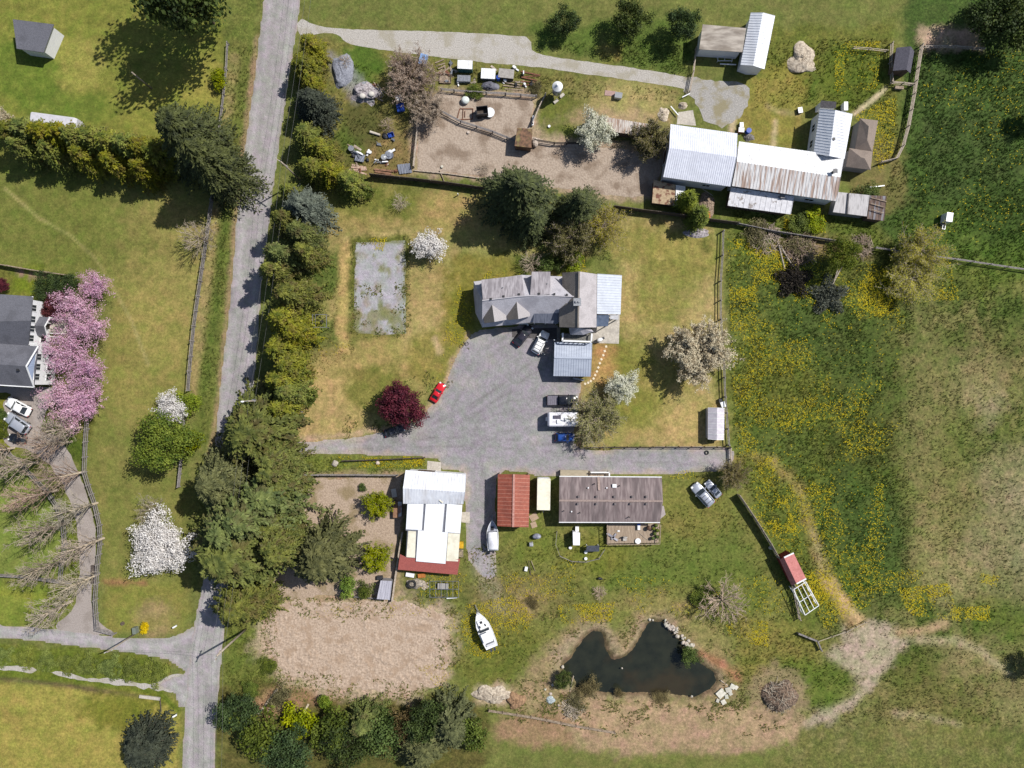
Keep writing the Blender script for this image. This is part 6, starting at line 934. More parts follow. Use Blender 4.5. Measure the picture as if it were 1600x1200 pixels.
proto('spring', two(broadleaf(70, 8, 4.6, 60, .24, 190, .26), SPRING)); proto('lime', two(broadleaf(71, 4, 2.8, 34, .2, 150, .3, base=.1, zlo=-.2), LIME)); proto('plum', two(broadleaf(72, 6, 4, 90, .2, 210, .22, base=.15, lobes=.06, zlo=-.2), PLUM)); proto('bush', two(broadleaf(73, 2.5, 2, 26, .2, 130, .34, base=.05, zlo=0), BUSH)); proto('bush1', two(broadleaf(74, 2.5, 2, 22, .18, 120, .36, base=.05, zlo=0, lobes=.3), BUSH)); proto('flatbush', two(broadleaf(78, 1.5, 2.2, 34, .18, 130, .3, base=.03, zlo=0, lobes=.1), leafm('strip_leaves', A(128,138,66), A(88,100,44), .9))); proto('drybush', two(broadleaf(75, 2, 2, 26, .15, 100, .34, base=.05, zlo=0), DRYB)); proto('shade', two(broadleaf(76, 6, 4, 44, .26, 150, .28, base=.15), SHADE)); proto('limebush', two(broadleaf(77, 2, 1.6, 20, .18, 120, .36, base=.05, zlo=0, lobes=.25), LIME))
for i in range(3): proto('pink%d' % i, two(broadleaf(80 + i, 7, 4.4, 95, .17, 66, .15, radial=2.3, base=.2, inner=.3, zlo=-.1, lobes=.1), PINK, REDTWIG))
proto('white0', two(broadleaf(90, 6, 5, 190, .2, 110, .16, radial=1.6, base=.2, inner=.25, zlo=-.1), WHITE)); proto('white1', two(broadleaf(91, 4, 2.6, 80, .17, 90, .2, radial=1.7, base=.2, inner=.25, zlo=-.1), WHITE)); proto('cream', two(broadleaf(92, 5, 3, 110, .19, 120, .2, radial=1.8, base=.2, inner=.3, zlo=-.2), CREAM)); proto('blush', three(twiggy(93, 6, 4.6, 60, 15, .15, .7, .2, 17, .03, .02), BLUSH, BARK, PALEBARK)); proto('faded', three(twiggy(94, 6, 4.8, 50, 13, .15, .8, .17, 9, .03, .02), GREYBL, BARK, REDTWIG))
proto('poplar0', three(twiggy(100, 13, 3.0, 30, 11, .10, 3.2, 0, 0, .026, .018), None, PALEBARK, REDTWIG)); proto('poplar1', three(twiggy(101, 13, 3.0, 26, 12, .10, 3.6, 0, 0, .026, .018), None, PALEBARK, GREYTWIG)); proto('bare', three(twiggy(102, 5, 2.6, 26, 10, .15, 1.1, 0, 0, .03, .018), None, BARK, REDTWIG))
proto('leafing', three(twiggy(103, 7, 4.4, 44, 13, .12, .9, .17, 8, .03, .022, .3), OLIVEL, BARK, GREYTWIG)); proto('leafing1', three(twiggy(104, 6, 3.4, 40, 12, .12, .9, .17, 9, .03, .022, .3), leafm('moss_leaves', A(122,114,66), A(74,72,38)), BARK, GREYTWIG)); proto('golden', three(twiggy(105, 8, 4.8, 44, 14, .12, .8, .17, 6, .03, .018, .4), GOLD, BARK, GREYTWIG)); proto('weeping', three(twiggy(106, 3.5, 2.2, 40, 14, .05, .9, .15, 10, .03, .016, .2), LIME, BARK, GREYTWIG))
def plant(name, key, px, py, R, h, label, cat='tree', group=None, zc=None, rz=None):
    """px, py: where the crown's middle shows on the map; the foot is where that height stands"""
    zc = h * .55 if zc is None else zc; w = W(px, py, zc); ms = PROTO[key]; co = np.empty(len(ms[-1][1].vertices) * 3, np.float32); ms[-1][1].vertices.foreach_get('co', co); co = co.reshape(-1, 3)
    r0 = np.percentile(np.hypot(co[:, 0], co[:, 1]), 96); h0 = co[:, 2].max(); t = thing(name, label, cat, (w.x, w.y, 0), random.uniform(0, 6.28) if rz is None else rz, group)
    t.scale = (R / r0, R / r0, h / h0)
    for nm, me, mt in ms: link(nm, me, None, t)
    return t
P_ = S                                               # a crown radius read on the map, in metres: px * S * (1 - z/H)
def pr(r, h): return r * S * (1 - .5 * h / H)
# roadside cedar hedge, north to south
HED = [(486,74,24,7,'cedar0'),(476,104,27,7,'cedar1'),(487,133,20,7,'cedar3'),(478,212,25,7,'cedar2'),(498,232,22,7,'cedar3'),(487,262,25,7,'cedar0'),(516,268,22,6.5,'cedar1'),(548,285,26,6,'cedar3'),(453,300,20,7,'cedar1'),(446,345,26,8,'olive_cedar0'),(472,366,30,9,'olive_cedar0'),(440,398,30,9,'olive_cedar1'),(478,395,24,8,'olive_cedar1'),(430,425,26,9,'olive_cedar1'),(456,462,34,10,'olive_cedar0'),(445,498,30,9,'cedar2'),(462,520,28,8,'cedar0'),(440,545,30,9,'cedar1'),(452,570,28,8,'cedar2'),(440,592,28,8.5,'cedar3'),(452,612,26,8,'cedar0'),(440,636,24,8,'cedar1')]
for i, (x, y, r, h, k) in enumerate(HED):
    if y > 340: h += 2.6
    plant('cedar_tree', k, x, y, pr(r, h), h, '%s %s cedar from the north in the hedge along the east side of the road' % (ORD[i] if i < 18 else ['nineteenth', 'twentieth', 'twenty-first', 'twenty-second'][i - 18], 'yellow-green' if k[0] == 'c' else 'olive-green'), 'tree', 'cedars in the roadside hedge')
plant('conifer_tree', 'dark', 489, 162, pr(33, 8), 8, 'dark grey-green rounded conifer among the yellow-green cedars of the roadside hedge', 'tree')
plant('spruce_tree', 'spruce', 474, 324, pr(37, 10), 10, 'blue-grey spruce between cedars on the east side of the road', 'tree')
HW = [(24,206),(50,212),(76,209),(102,219),(126,215),(152,226),(178,224),(204,235),(228,232),(250,246)]
for i, (x, y) in enumerate(HW): plant('cedar_tree', 'cedar%d' % (i % 4), x, y + (-4 if i % 2 else 4), pr(29, 7), random.uniform(9.4, 10.6), '%s cedar from the west in the thick hedge between the two western lawns' % ORD[i], 'tree', 'cedars in the western hedge')
for i, (x, y) in enumerate([(40,232),(86,238),(134,246),(182,255),(226,266)]): plant('cedar_tree', 'cedar%d' % ((i + 2) % 4), x, y, pr(24, 6), random.uniform(8.6, 9.6), '%s cedar from the west in the sunless southern row of the western hedge' % ORD[i], 'tree', 'cedars in the western hedge')
plant('fir_tree', 'fir0', 288, 208, pr(58, 16), 16.5, 'tall dark fir at the east end of the western hedge', 'tree'); plant('fir_tree', 'fir1', 325, 252, pr(52, 17), 18.5, 'tall dark fir beside the road, south-east of the western hedge', 'tree')
plant('blossom_tree', 'blush', 2, 195, pr(20, 5), 5, 'pale blossom tree at the west end of the cedar hedge, cut by the left edge', 'tree')
plant('shade_tree', 'shade', 287, -20, pr(82, 20), 20, 'broad leafy tree on the north-west lawn throwing a wide shadow', 'tree')
plant('shrub', 'limebush', 343, 122, pr(16, 3), 2.6, 'small lime-green shrub by the north-west lawn fence', 'shrub')
plant('bare_tree', 'bare', 312, 372, pr(28, 6), 6, 'pinkish leafless tree over the rail fence west of the road', 'tree')
# the west house
for i, (x, y, r, h, lb) in enumerate([(148,446,26,6,'small pink blossom tree at the north end of the pink row'),(116,484,36,7,'pink blossom tree north of the white house porch'),(142,512,34,7,'pink blossom tree nearest the olive field, level with the porch'),(108,552,40,7,'pink blossom tree in front of the white house wall'),(138,582,32,7,'pink blossom tree on the field side, south of the porch'),(104,625,46,7,'large pink blossom tree beside the parked white sedan'),(138,628,30,6.5,'pink blossom tree at the south end beside the rail fence')]):
    plant('cherry_tree', 'pink%d' % (i % 3), x, y, pr(r, h), h, lb, 'tree', 'pink cherry trees')
plant('shrub', 'shade', 76, 448, pr(24, 3.5), 3.5, 'grey-green shrub north-east of the white house', 'shrub'); plant('plum_shrub', 'plum', 86, 478, pr(22, 3.5), 3.5, 'dark purple shrub against the white house wall', 'shrub'); plant('plum_shrub', 'plum', 2, 446, pr(12, 2), 2, 'dark red shrub at the left edge, north of the white house', 'shrub'); plant('shrub', 'bush', 87, 494, pr(9, 1.5), 1.5, 'small round green shrub by the white house porch', 'shrub'); plant('shrub', 'shade', 108, 444, pr(16, 3), 3, 'dark green shrub at the garden corner behind the pink trees', 'shrub')
for i, (x, y) in enumerate([(2,648),(3,662),(3,676)]): plant('clipped_hedge', 'bush', x, y, pr(10, 1.5), 1.4, '%s low clipped bush from the north at the left edge beside the parked cars' % ORD[i], 'shrub', 'low bushes by the forecourt')
# bare poplars along the west driveway; px, py is the foot
for i, (x, y, h, k) in enumerate([(112,690,12,0),(133,737,13,0),(152,786,13,1),(162,841,13,1),(154,897,12,0),(113,939,11,1),(60,722,12,1),(90,766,13,0),(106,817,13,1),(102,874,12,0),(22,700,10,0),(128,668,11,1)]):
    plant('poplar_tree', 'poplar%d' % k, x, y, 2.9, h, 'leafless poplar, %s' % ['foot beside the rail fence at the top of the west driveway','foot at the bend of the outer rail fence','second foot down the outer rail fence from its bend','foot on the outermost curve of the outer rail fence','foot beside the manhole kerb near the driveway mouth','standing alone on the lawn west of the driveway mouth','foot on the upper inner fence near the black car','foot on the inner fence below the upper one','foot on the lawn strip halfway down the inner fence','foot at the corner where the inner fence meets the cross fence','over the lawn near the left edge, beside the black car','reddish crown closest to the pink trees'][i], 'tree', 'poplars along the west driveway', zc=0)
# trees by the road bend
plant('leafy_tree', 'spring', 262, 690, pr(47, 9), 9, 'round fresh green tree on the field edge below the white blossom', 'tree'); plant('shrub', 'lime', 290, 632, pr(25, 4), 4, 'lime-green leafy shrub beside the road verge', 'shrub'); plant('leafy_tree', 'lime', 296, 690, pr(22, 6), 6, 'narrow yellow-green tree between the round green tree and the road', 'tree'); plant('blossom_tree', 'white1', 268, 636, pr(25, 5), 5, 'small white blossom tree above the round green tree', 'tree'); plant('blossom_tree', 'white0', 252, 853, pr(51, 7), 7, 'big white blossom tree west of the road', 'tree'); plant('bare_tree', 'bare', 238, 796, pr(24, 5), 5, 'small leafless tree north-west of the big white blossom tree', 'tree')
plant('cedar_tree', 'big1', 398, 676, pr(64, 14), 14, 'broad olive cedar overhanging the road at the north of the big clump', 'tree', 'great trees at the road bend'); plant('conifer_tree', 'greybig', 342, 752, pr(52, 14), 14, 'grey-green conifer on the west of the big clump', 'tree', 'great trees at the road bend'); plant('cedar_tree', 'big0', 428, 738, pr(48, 12), 12, 'yellow-green cedar beside the driveway mouth', 'tree', 'great trees at the road bend'); plant('cedar_tree', 'big0', 388, 806, pr(74, 16), 16, 'largest olive cedar in the middle of the big clump', 'tree', 'great trees at the road bend'); plant('cedar_tree', 'big1', 362, 868, pr(70, 15), 15, 'wide yellowish cedar at the south-west of the big clump', 'tree', 'great trees at the road bend'); plant('cedar_tree', 'big0', 432, 846, pr(46, 13), 13, 'cedar at the east of the big clump over the brown paddock', 'tree', 'great trees at the road bend'); plant('leafy_tree', 'greenbig', 502, 878, pr(50, 12), 12, 'grey-green tree over the west side of the brown paddock', 'tree'); plant('cedar_tree', 'big1', 372, 946, pr(42, 11), 11, 'lowest olive cedar of the big clump, over the road by the utility pole', 'tree')
plant('shrub', 'limebush', 545, 916, pr(18, 3), 3, 'yellow-green shrub at the paddock corner by the grey-green tree', 'shrub'); plant('shrub', 'bush1', 572, 922, pr(15, 2), 2, 'low dark green shrub beside the small grey shed', 'shrub'); plant('willow_shrub', 'weeping', 590, 788, pr(21, 3.5), 3.8, 'bright green drooping shrub beside the white barn, nearer the driveway', 'shrub', 'drooping shrubs in the brown paddock'); plant('willow_shrub', 'weeping', 588, 872, pr(21, 3.5), 3.8, 'bright green drooping shrub lower in the brown paddock', 'shrub', 'drooping shrubs in the brown paddock'); plant('shrub', 'bush', 566, 762, pr(7, 1), 1, 'tiny green shrub at the paddock gate corner', 'shrub')
# house grounds
plant('fir_tree', 'fir0', 812, 300, pr(58, 15), 15, 'tall dark fir behind the grey house, tallest of the group', 'tree'); plant('fir_tree', 'fir1', 905, 322, pr(40, 11), 11, 'second dark fir behind the grey house, towards the dirt paddock', 'tree'); plant('fir_tree', 'fir1', 832, 345, pr(34, 10), 10, 'shorter dark fir close to the back of the grey house', 'tree'); plant('leafing_tree', 'leafing1', 892, 372, pr(36, 7), 7, 'sparse brownish tree between the firs and the grey house roof', 'tree'); plant('golden_tree', 'golden', 944, 352, pr(34, 6), 6, 'sparse golden tree right of the firs behind the grey house', 'tree')
plant('shrub', 'bush1', 850, 406, pr(20, 2.5), 2.5, 'green shrub against the back of the grey house', 'shrub'); plant('bare_shrub', 'bare', 832, 412, pr(20, 3), 3, 'leafless grey shrub at the back of the grey house', 'shrub'); plant('shrub', 'limebush', 900, 408, pr(17, 2), 2, 'yellow-green shrub at the back of the grey house near the big gable', 'shrub'); plant('shrub', 'bush', 872, 415, pr(14, 2), 2, 'dark green shrub squeezed behind the rear dormer', 'shrub')
plant('blossom_tree', 'white1', 672, 384, pr(25, 4), 4.5, 'small white blossom tree beside the gravel arena', 'tree'); plant('plum_tree', 'plum', 628, 634, pr(36, 7), 7, 'round purple plum tree at the driveway edge', 'tree'); plant('blossom_tree', 'blush', 1092, 550, pr(46, 7), 7, 'large pale pink blossom tree on the east lawn', 'tree'); plant('blossom_tree', 'cream', 973, 604, pr(25, 5), 5, 'small creamy white blossom tree near the stepping stones', 'tree'); plant('leafing_tree', 'leafing', 932, 654, pr(41, 6), 6, 'sparse olive tree overhanging the parked camper', 'tree'); plant('cypress_tree', 'pillar', 1074, 312, pr(16, 7), 7, 'narrow bright cypress by the old white shed', 'tree'); plant('cypress_tree', 'pillar', 1092, 338, pr(18, 6), 6, 'narrow bright cypress nearest the boundary fence', 'tree'); plant('leafing_tree', 'leafing', 1146, 742, pr(24, 5), 5, 'sparse yellowish tree at the end of the driveway over the parked cars', 'tree'); plant('shrub', 'bush', 484, 620, pr(13, 2), 2, 'grey-green shrub between the cedar hedge and the dry lawn', 'shrub')
plant('bare_shrub', 'bare', 626, 316, pr(14, 2), 2, 'small brown leafless shrub on the lawn north of the gravel arena', 'shrub'); plant('shrub', 'bush', 570, 300, pr(14, 2), 2, 'low green shrub at the north hedge above the gravel arena', 'shrub')
# north paddock
plant('blossom_tree', 'faded', 640, 118, pr(40, 6), 6, 'faded pinkish blossom tree over the junk row', 'tree', 'faded blossom trees in the yard of junk'); plant('blossom_tree', 'faded', 668, 168, pr(30, 5), 5, 'faded blossom tree leaning over the dirt paddock corner', 'tree', 'faded blossom trees in the yard of junk'); plant('blossom_tree', 'cream', 930, 205, pr(29, 6), 6, 'creamy white blossom tree in front of the long rusty shed', 'tree'); plant('leafing_tree', 'leafing1', 1016, 218, pr(30, 6), 6.5, 'olive-brown tree between the long rusty shed and the white barn', 'tree'); plant('bare_shrub', 'bare', 539, 96, pr(11, 2), 1.6, 'rusty brown shrub beside the grey gravel pile', 'shrub'); plant('bare_shrub', 'bare', 606, 196, pr(12, 2), 2, 'grey leafless shrub above the blue scrap', 'shrub'); plant('shrub', 'bush', 742, 142, pr(14, 1), 1.2, 'low weedy green shrub at the paddock fence under the junk row', 'shrub'); plant('bare_shrub', 'bare', 755, 262, pr(12, 1), .8, 'flat dead brush on the paddock soil beside the fir', 'shrub')
plant('shrub', 'drybush', 838, 138, pr(12, 1.2), 1.2, 'dry bush beside the white-capped tank', 'shrub'); plant('leafy_tree', 'shade', 882, 36, pr(24, 4), 4.5, 'leafy tree north of the gravel lane, westernmost of three', 'tree', 'trees north of the lane'); plant('leafy_tree', 'shade', 984, 32, pr(30, 5), 6, 'leafy tree north of the gravel lane, middle of three', 'tree', 'trees north of the lane'); plant('leafy_tree', 'shade', 1066, 40, pr(26, 5), 6, 'leafy tree north of the gravel lane, easternmost of three', 'tree', 'trees north of the lane')
# east side
plant('leafing_tree', 'golden', 1440, 392, pr(40, 6), 6.5, 'large sparse yellow tree on the meadow boundary', 'tree'); plant('leafing_tree', 'golden', 1425, 436, pr(42, 5), 4.5, 'low spreading yellow tree south of the large yellow one', 'tree'); plant('leafy_tree', 'spring', 1316, 398, pr(28, 7), 6.5, 'light green tree above the two fallen trunks', 'tree'); plant('shrub', 'drybush', 1182, 366, pr(24, 1.5), 1.5, 'dry tangled brush along the boundary below the barns', 'shrub'); plant('shrub', 'drybush', 1250, 382, pr(26, 1.5), 1.5, 'brown brush heap beside the fallen trunk', 'shrub'); plant('shrub', 'limebush', 1272, 346, pr(20, 2), 1.8, 'yellow flowering bush below the rusty barn roof', 'shrub'); plant('shrub', 'bush', 1255, 350, pr(22, 2), 1.6, 'green bush left of the yellow flowering bush', 'shrub'); plant('shrub', 'bush1', 1360, 300, pr(18, 2), 1.6, 'weedy green bush behind the patched lean-to', 'shrub')
plant('shade_tree', 'shade', 1592, 22, pr(56, 8), 9, 'leafy tree at the top right corner', 'tree', 'trees beyond the north-east field'); plant('shade_tree', 'shade', 1548, 30, pr(40, 7), 8, 'smaller leafy tree left of the top right corner tree', 'tree', 'trees beyond the north-east field')
plant('bare_tree', 'bare', 1128, 938, pr(38, 4), 4.5, 'spreading leafless tree north-east of the pond', 'tree'); plant('shrub', 'bush1', 1098, 935, pr(20, 1.5), 1.2, 'low green bush under the leafless tree', 'shrub'); plant('shrub', 'bush1', 1078, 1026, pr(17, 2.5), 2.2, 'grey-green bush on the east bank of the pond', 'shrub'); plant('shrub', 'shade', 880, 1062, pr(15, 2), 2, 'green bush on the west bank of the pond', 'shrub'); plant('shrub', 'drybush', 922, 1076, pr(20, 1), 1.2, 'dry reeds on the south-west bank of the pond', 'shrub'); plant('shrub', 'drybush', 968, 1084, pr(9, 1), 1, 'small dry clump on the south bank of the pond', 'shrub'); plant('shrub', 'drybush', 1034, 1091, pr(15, 1), .5, 'wider dry clump on the south bank of the pond', 'shrub'); plant('shrub', 'drybush', 900, 1100, pr(18, 1), 1, 'dry brown brush below the pond', 'shrub'); plant('bare_shrub', 'bare', 936, 926, pr(12, 1), 1, 'small dark leafless shrub in the south yard', 'shrub'); plant('shrub', 'drybush', 832, 940, pr(12, 1), .8, 'dry weed clump in the south yard', 'shrub')
plant('yellow_shrub', 'limebush', 227, 981, pr(9, 1.5), 1.4, 'bright yellow round shrub at the road corner', 'shrub'); C.objects[-1].material_slots[0].link = 'OBJECT'; C.objects[-1].material_slots[0].material = leafm('yellow_shrub_bloom', A(240,214,10), A(214,180,4), .9, 0)
# low wood along the bottom edge
for i, (x, y, r, h, k, lb) in enumerate([(372,1092,34,5,'shade','dark green tree beside the road at the bottom left of the wood'),(404,1122,40,6,'bush1','broad mid-green tree at the bottom edge near the road'),(440,1068,22,2,'drybush','dry thicket above the fallen logs'),(468,1106,28,4,'limebush','light green bush between the fallen logs'),(510,1076,14,2.5,'limebush','small lime bush at the field edge'),(520,1122,34,6,'bush','mid-green tree at the bottom edge left of the pale stick'),(566,1108,32,6,'olive_cedar0','yellow-green tree around the pale stick'),(600,1130,36,6,'bush1','rounded green tree at the bottom edge, middle of the wood'),(632,1112,30,5,'drybush','greyish thicket in the middle of the wood'),(668,1104,34,6,'shade','dark green tree right of the greyish thicket'),(706,1112,40,7,'greenbig','largest dark green tree at the right of the wood'),(738,1124,28,5,'bush','green tree at the right end of the wood'),(590,1096,24,3,'bush1','low bush at the lower edge of the turned field'),(545,1140,40,6,'shade','dark tree cut by the bottom edge of the wood'),(660,1150,40,6,'greenbig','tree below the wood, right of centre'),(450,1150,40,6,'shade','tree below the wood, near the road'),(392,1056,15,1.0,'bush','bush on the verge east of the road'),(418,1018,16,.8,'bush1','weedy bush on the verge beside the turned field')]):
    y += 22
    plant('woodland_tree' if h > 3.5 else 'woodland_bush', k, x, y, pr(r, h), h, lb, 'tree' if h > 3.5 else 'shrub', 'trees of the bottom wood')
for i, (x, y, r) in enumerate([(244,1050,22),(207,1047,21),(172,1044,20),(138,1041,19),(106,1038,18),(72,1034,18),(36,1030,18),(2,1026,18)]): plant('hedge_shrub', 'flatbush', x, y, pr(r, 1), 1.3, '%s low round shrub from the junction in the row beside the side road' % ORD[i], 'shrub', 'row of low shrubs by the side road')
plant('conifer_tree', 'dark', 222, 1170, pr(42, 6), 6, 'dark conifer at the bottom edge on the tan lawn', 'tree')
for i, (x, y, r, h) in enumerate([(1602,1040,22,4),(1606,180,22,5)]): plant('leafy_tree', 'shade', x + 18, y, pr(r, h), h, ['dark tree at the lower right edge','dark tree at the upper right edge'][i], 'tree')
# ------------------------------------------------------------------ yard things and clutter
def crate(name, label, cat, px, py, d, rz, mat, h0=0.0, lid=None, slats=0, group=None):
    w = W(px, py, h0 + d[2] / 2); t = thing(name, label, cat, (w.x, w.y, h0), math.radians(rz), group); m = MB(); x, y, z = d; th = .06
    m.box((0, 0, th / 2), (x, y, th)); m.box((0, y / 2 - th / 2, z / 2 + th / 2), (x, th, z - th)); m.box((0, -y / 2 + th / 2, z / 2 + th / 2), (x, th, z - th)); m.box((x / 2 - th / 2, 0, z / 2 + th / 2), (th, y - 2 * th, z - th)); m.box((-x / 2 + th / 2, 0, z / 2 + th / 2), (th, y - 2 * th, z - th)); part('box', m, mat, t, False, False)
    if lid is not None:
        m = MB(); m.box((0, 0, z + .05), (x + .08, y + .08, .07))
        for i in range(slats): m.box((-x / 2 + x * (i + .5) / slats, 0, z + .1), (.06, y, .05))
        part('lid', m, lid, t, False, False)
    return t
def heap(name, label, cat, px, py, rx, ry, h, mat, seed=0, n=26, spike=.25, group=None):
    w = W(px, py); g = np.random.default_rng(seed); m = MB(); R = 8; rings = []
    for j in range(R):
        f = 1 - j / (R - 1); r = []
        for i in range(n):
            a = 2 * math.pi * i / n; q = (.30 + .70 * f) if j < R - 1 else .02; k = q * (1 + spike * (vnoise(np.array([math.cos(a) * 2 + seed]), np.array([math.sin(a) * 2 + j * .35]), seed)[0] - .5) * 2); zz = h * (1 - f ** 1.6) * (1 + g.uniform(-.18, .18) * (j > 0)); r.append((w.x + rx * k * math.cos(a), w.y + ry * k * math.sin(a), max(-.02, zz) if j else -.03))
        rings.append(r)
    m.loft(rings, False); return solo(name, m, mat, label, cat, group, True)
def planks(name, label, cat, px, py, n, L, wd, rz, mat, spread=.8, seed=0, h=.1):
    w = W(px, py); g = np.random.default_rng(seed); t = thing(name, label, cat, (w.x, w.y, 0), math.radians(rz))
    for i in range(n): k = MB(); k.box((g.normal(0, .15), (i - (n - 1) / 2) * spread / max(1, n - 1) * 2, h / 2 + .08 * (i % 3)), (L * g.uniform(.75, 1), wd, h * .6), g.normal(0, .09)); part('plank', k, mat, t, False, False)
    return t
GRAVP = M('blue_grey_gravel', A(150,152,162), A(118,120,130), 4, .95, bump=.6, detail=8); ASHM = M('ash_grey_rubble', A(188,180,182), A(120,112,114), 2.6, .95, bump=.9, detail=8); SANDM = M('pale_sand', A(208,194,174), A(150,136,120), 2.4, .95, bump=.8, detail=8); BRUSH = M('dead_brush', A(140,118,100), A(70,58,50), 3.5, .95, bump=1.0, detail=8); BLUEP = M('blue_plastic', A(52,92,190), A(36,66,150), 3, .4); SKY_T = M('pale_blue_tarp', A(132,172,222), A(108,146,200), 2, .5, bump=.3); TEAL = M('teal_paint', A(60,110,108), A(44,84,84), 3, .5); TARP = M('grey_tarp', A(122,122,132), A(92,92,102), 2, .6, bump=.5); YEL = M('yellow_paint', A(214,170,40), A(180,140,30), 3, .5); ORANGE = M('orange_fabric', A(196,124,60), A(160,98,46), 3, .8); CORR = M('corrugated_grey', A(140,144,156), A(98,102,114), 1, .5, stretch=(9, .3, 1), lo=.4, hi=.6)
heap('gravel_pile', 'long blue-grey gravel pile in the yard of junk at the top', 'gravel pile', 535, 112, 2.0, 3.4, .9, GRAVP, 3); heap('rubble_heap', 'ash-grey rubble heap with two pale sacks on it', 'rubble heap', 571, 146, 2.6, 2.1, 1.0, ASHM, 5, spike=.45); heap('sand_heap', 'pale sand and stone heap on the grass at the top right', 'sand heap', 1252, 94, 2.3, 2.7, .9, SANDM, 8, spike=.4); heap('burn_pile', 'grey-brown pile of dead branches below the meadow', 'brush pile', 1216, 1086, 2.7, 2.7, 1.3, BRUSH, 11, spike=.4); heap('earth_mound', 'pale bare earth mound at the left of the pond track', 'earth mound', 770, 1084, 3.0, 1.6, .7, SANDM, 13, spike=.4); heap('earth_mound', 'brown earth mound beside the dry brush below the pond', 'earth mound', 806, 1094, 1.5, 1.5, .6, M('brown_earth', A(170,136,104), A(120,94,72), 2.5, .95, bump=.8), 14, spike=.4); heap('stone_heap', 'pale gravel heap beside the gate west of the metal barn', 'gravel pile', 1037, 178, 1.0, 1.2, .4, SANDM, 15)
for i, (x, y) in enumerate(((566, 150), (580, 147))): w = W(x, y, 1); k = MB(); k.ball((w.x, w.y, 1.0), (.6, .5, .35), 10, 6); solo('sack', k, M('pale_sack', A(210,204,196), None, 3, .8) if i == 0 else bpy.data.materials['pale_sack'], 'pale sack on the ash-grey rubble heap, %s of the two' % ('left', 'right')[i], 'sack', 'sacks on the rubble heap', True)
g = np.random.default_rng(4)
def brushwood(px, py, n, R, L, label, mat, h=.9):
    w = W(px, py); S_ = []
    for i in range(n): a = g.uniform(0, 6.28); r = R * math.sqrt(g.random()); p = np.array([w.x + r * math.cos(a), w.y + r * math.sin(a), h * (1 - r / R * .8) * g.uniform(.4, 1.1) + .1]); u = nrm(g.normal(size=3) * np.array([1, 1, .35])); S_.append((p - u * L * g.uniform(.3, 1) / 2, p + u * L * g.uniform(.3, 1) / 2, .05, .03))
    me = limb_mesh('brushwood', S_, 4); o = link('brushwood', me, mat); tagit(o, label, 'brushwood'); return o
brushwood(1216, 1086, 260, 2.5, 2.2, 'loose dead sticks piled over the branch heap below the meadow', GREYTWIG, 1.6); brushwood(1195, 372, 160, 2.6, 2.4, 'tangle of cut branches by the boundary fence below the barns', GREYTWIG, 1.0); brushwood(1250, 388, 200, 2.8, 2.6, 'tangle of brown branches at the root of the fallen trees', REDTWIG, 1.2); brushwood(895, 1106, 120, 1.8, 1.8, 'tangle of dry sticks below the pond', GREYTWIG, .8); brushwood(1345, 385, 120, 2, 2, 'reddish branch tangle near the sagging wire fence', REDTWIG, .8)
# fallen trees
def fallen(label, trunks, px, py, R, mat, seed):
    w = W(px, py); t = thing('fallen_tree', label, 'fallen tree', (w.x, w.y, 0))
    for a, b, r in trunks: k = MB(); k.tube(W(a[0], a[1], .35), W(b[0], b[1], .5), r, r * .6, 8); part('trunk', k, M('grey_trunk', A(190,178,164), A(140,126,112), 3, .9) if 'grey_trunk' not in bpy.data.materials else bpy.data.materials['grey_trunk'], t)
    gg = np.random.default_rng(seed); n = 3600; d = nrm(gg.normal(size=(n, 3))); d[:, 2] = np.abs(d[:, 2]); rad = R * gg.random((n, 1)) ** .4 * (1 + .3 * np.sin(5 * np.arctan2(d[:, 1:2], d[:, 0:1]))); c = d * rad * np.array([1, 1, .38]) + np.array([0, 0, .1]); u = nrm(d * np.array([1, 1, .3]) + gg.normal(0, .4, (n, 3))); v = nrm(np.cross(u, gg.normal(size=(n, 3)))); link('crown', leaves_mesh('crown', leaf_quads(c, u, v, gg.uniform(.3, .7, n), gg.uniform(.08, .2, n))), mat, t)
fallen('fallen tree with a dark withered crown lying in the meadow', [((1217,383),(1226,420),.16), ((1219,384),(1240,418),.16)], 1238, 438, 3.0, M('withered_needles', A(66,58,48), A(34,30,26), 1.2, .8, leaf=.1), 2); fallen('fallen conifer with a grey-green crown, right of the dark withered one', [((1316,415),(1300,446),.14), ((1311,414),(1303,440),.12)], 1293, 462, 3.1, M('grey_needles', A(120,124,108), A(58,62,54), 1.2, .7, leaf=.15), 3)
for a, b, lb, r in (((434,1076),(404,1116),'longer fallen log at the bottom wood','.26'), ((482,1100),(466,1128),'shorter fallen log in the bottom wood','.2'), ((566,1097),(553,1124),'thin pale stick leaning in the bottom wood','.09'), ((430,1092),(418,1112),'thin second log beside the longer fallen log','.12'), ((452,436),(480,440),'white log lying under the roadside hedge','.16'), ((896,1056),(890,1082),'pale post fallen at the west bank of the pond','.1'), ((1126,1063),(1137,1071),'pale pole lying beside the concrete slabs','.1'), ((1090,290),(1114,306),'pale beam among the rubbish by the cypress','.08')): stick(a, b, float(r), PALEBARK if 'log' in lb else PALEF, lb, 'log' if 'log' in lb else 'fallen_pole', 'log' if 'log' in lb else 'pole')
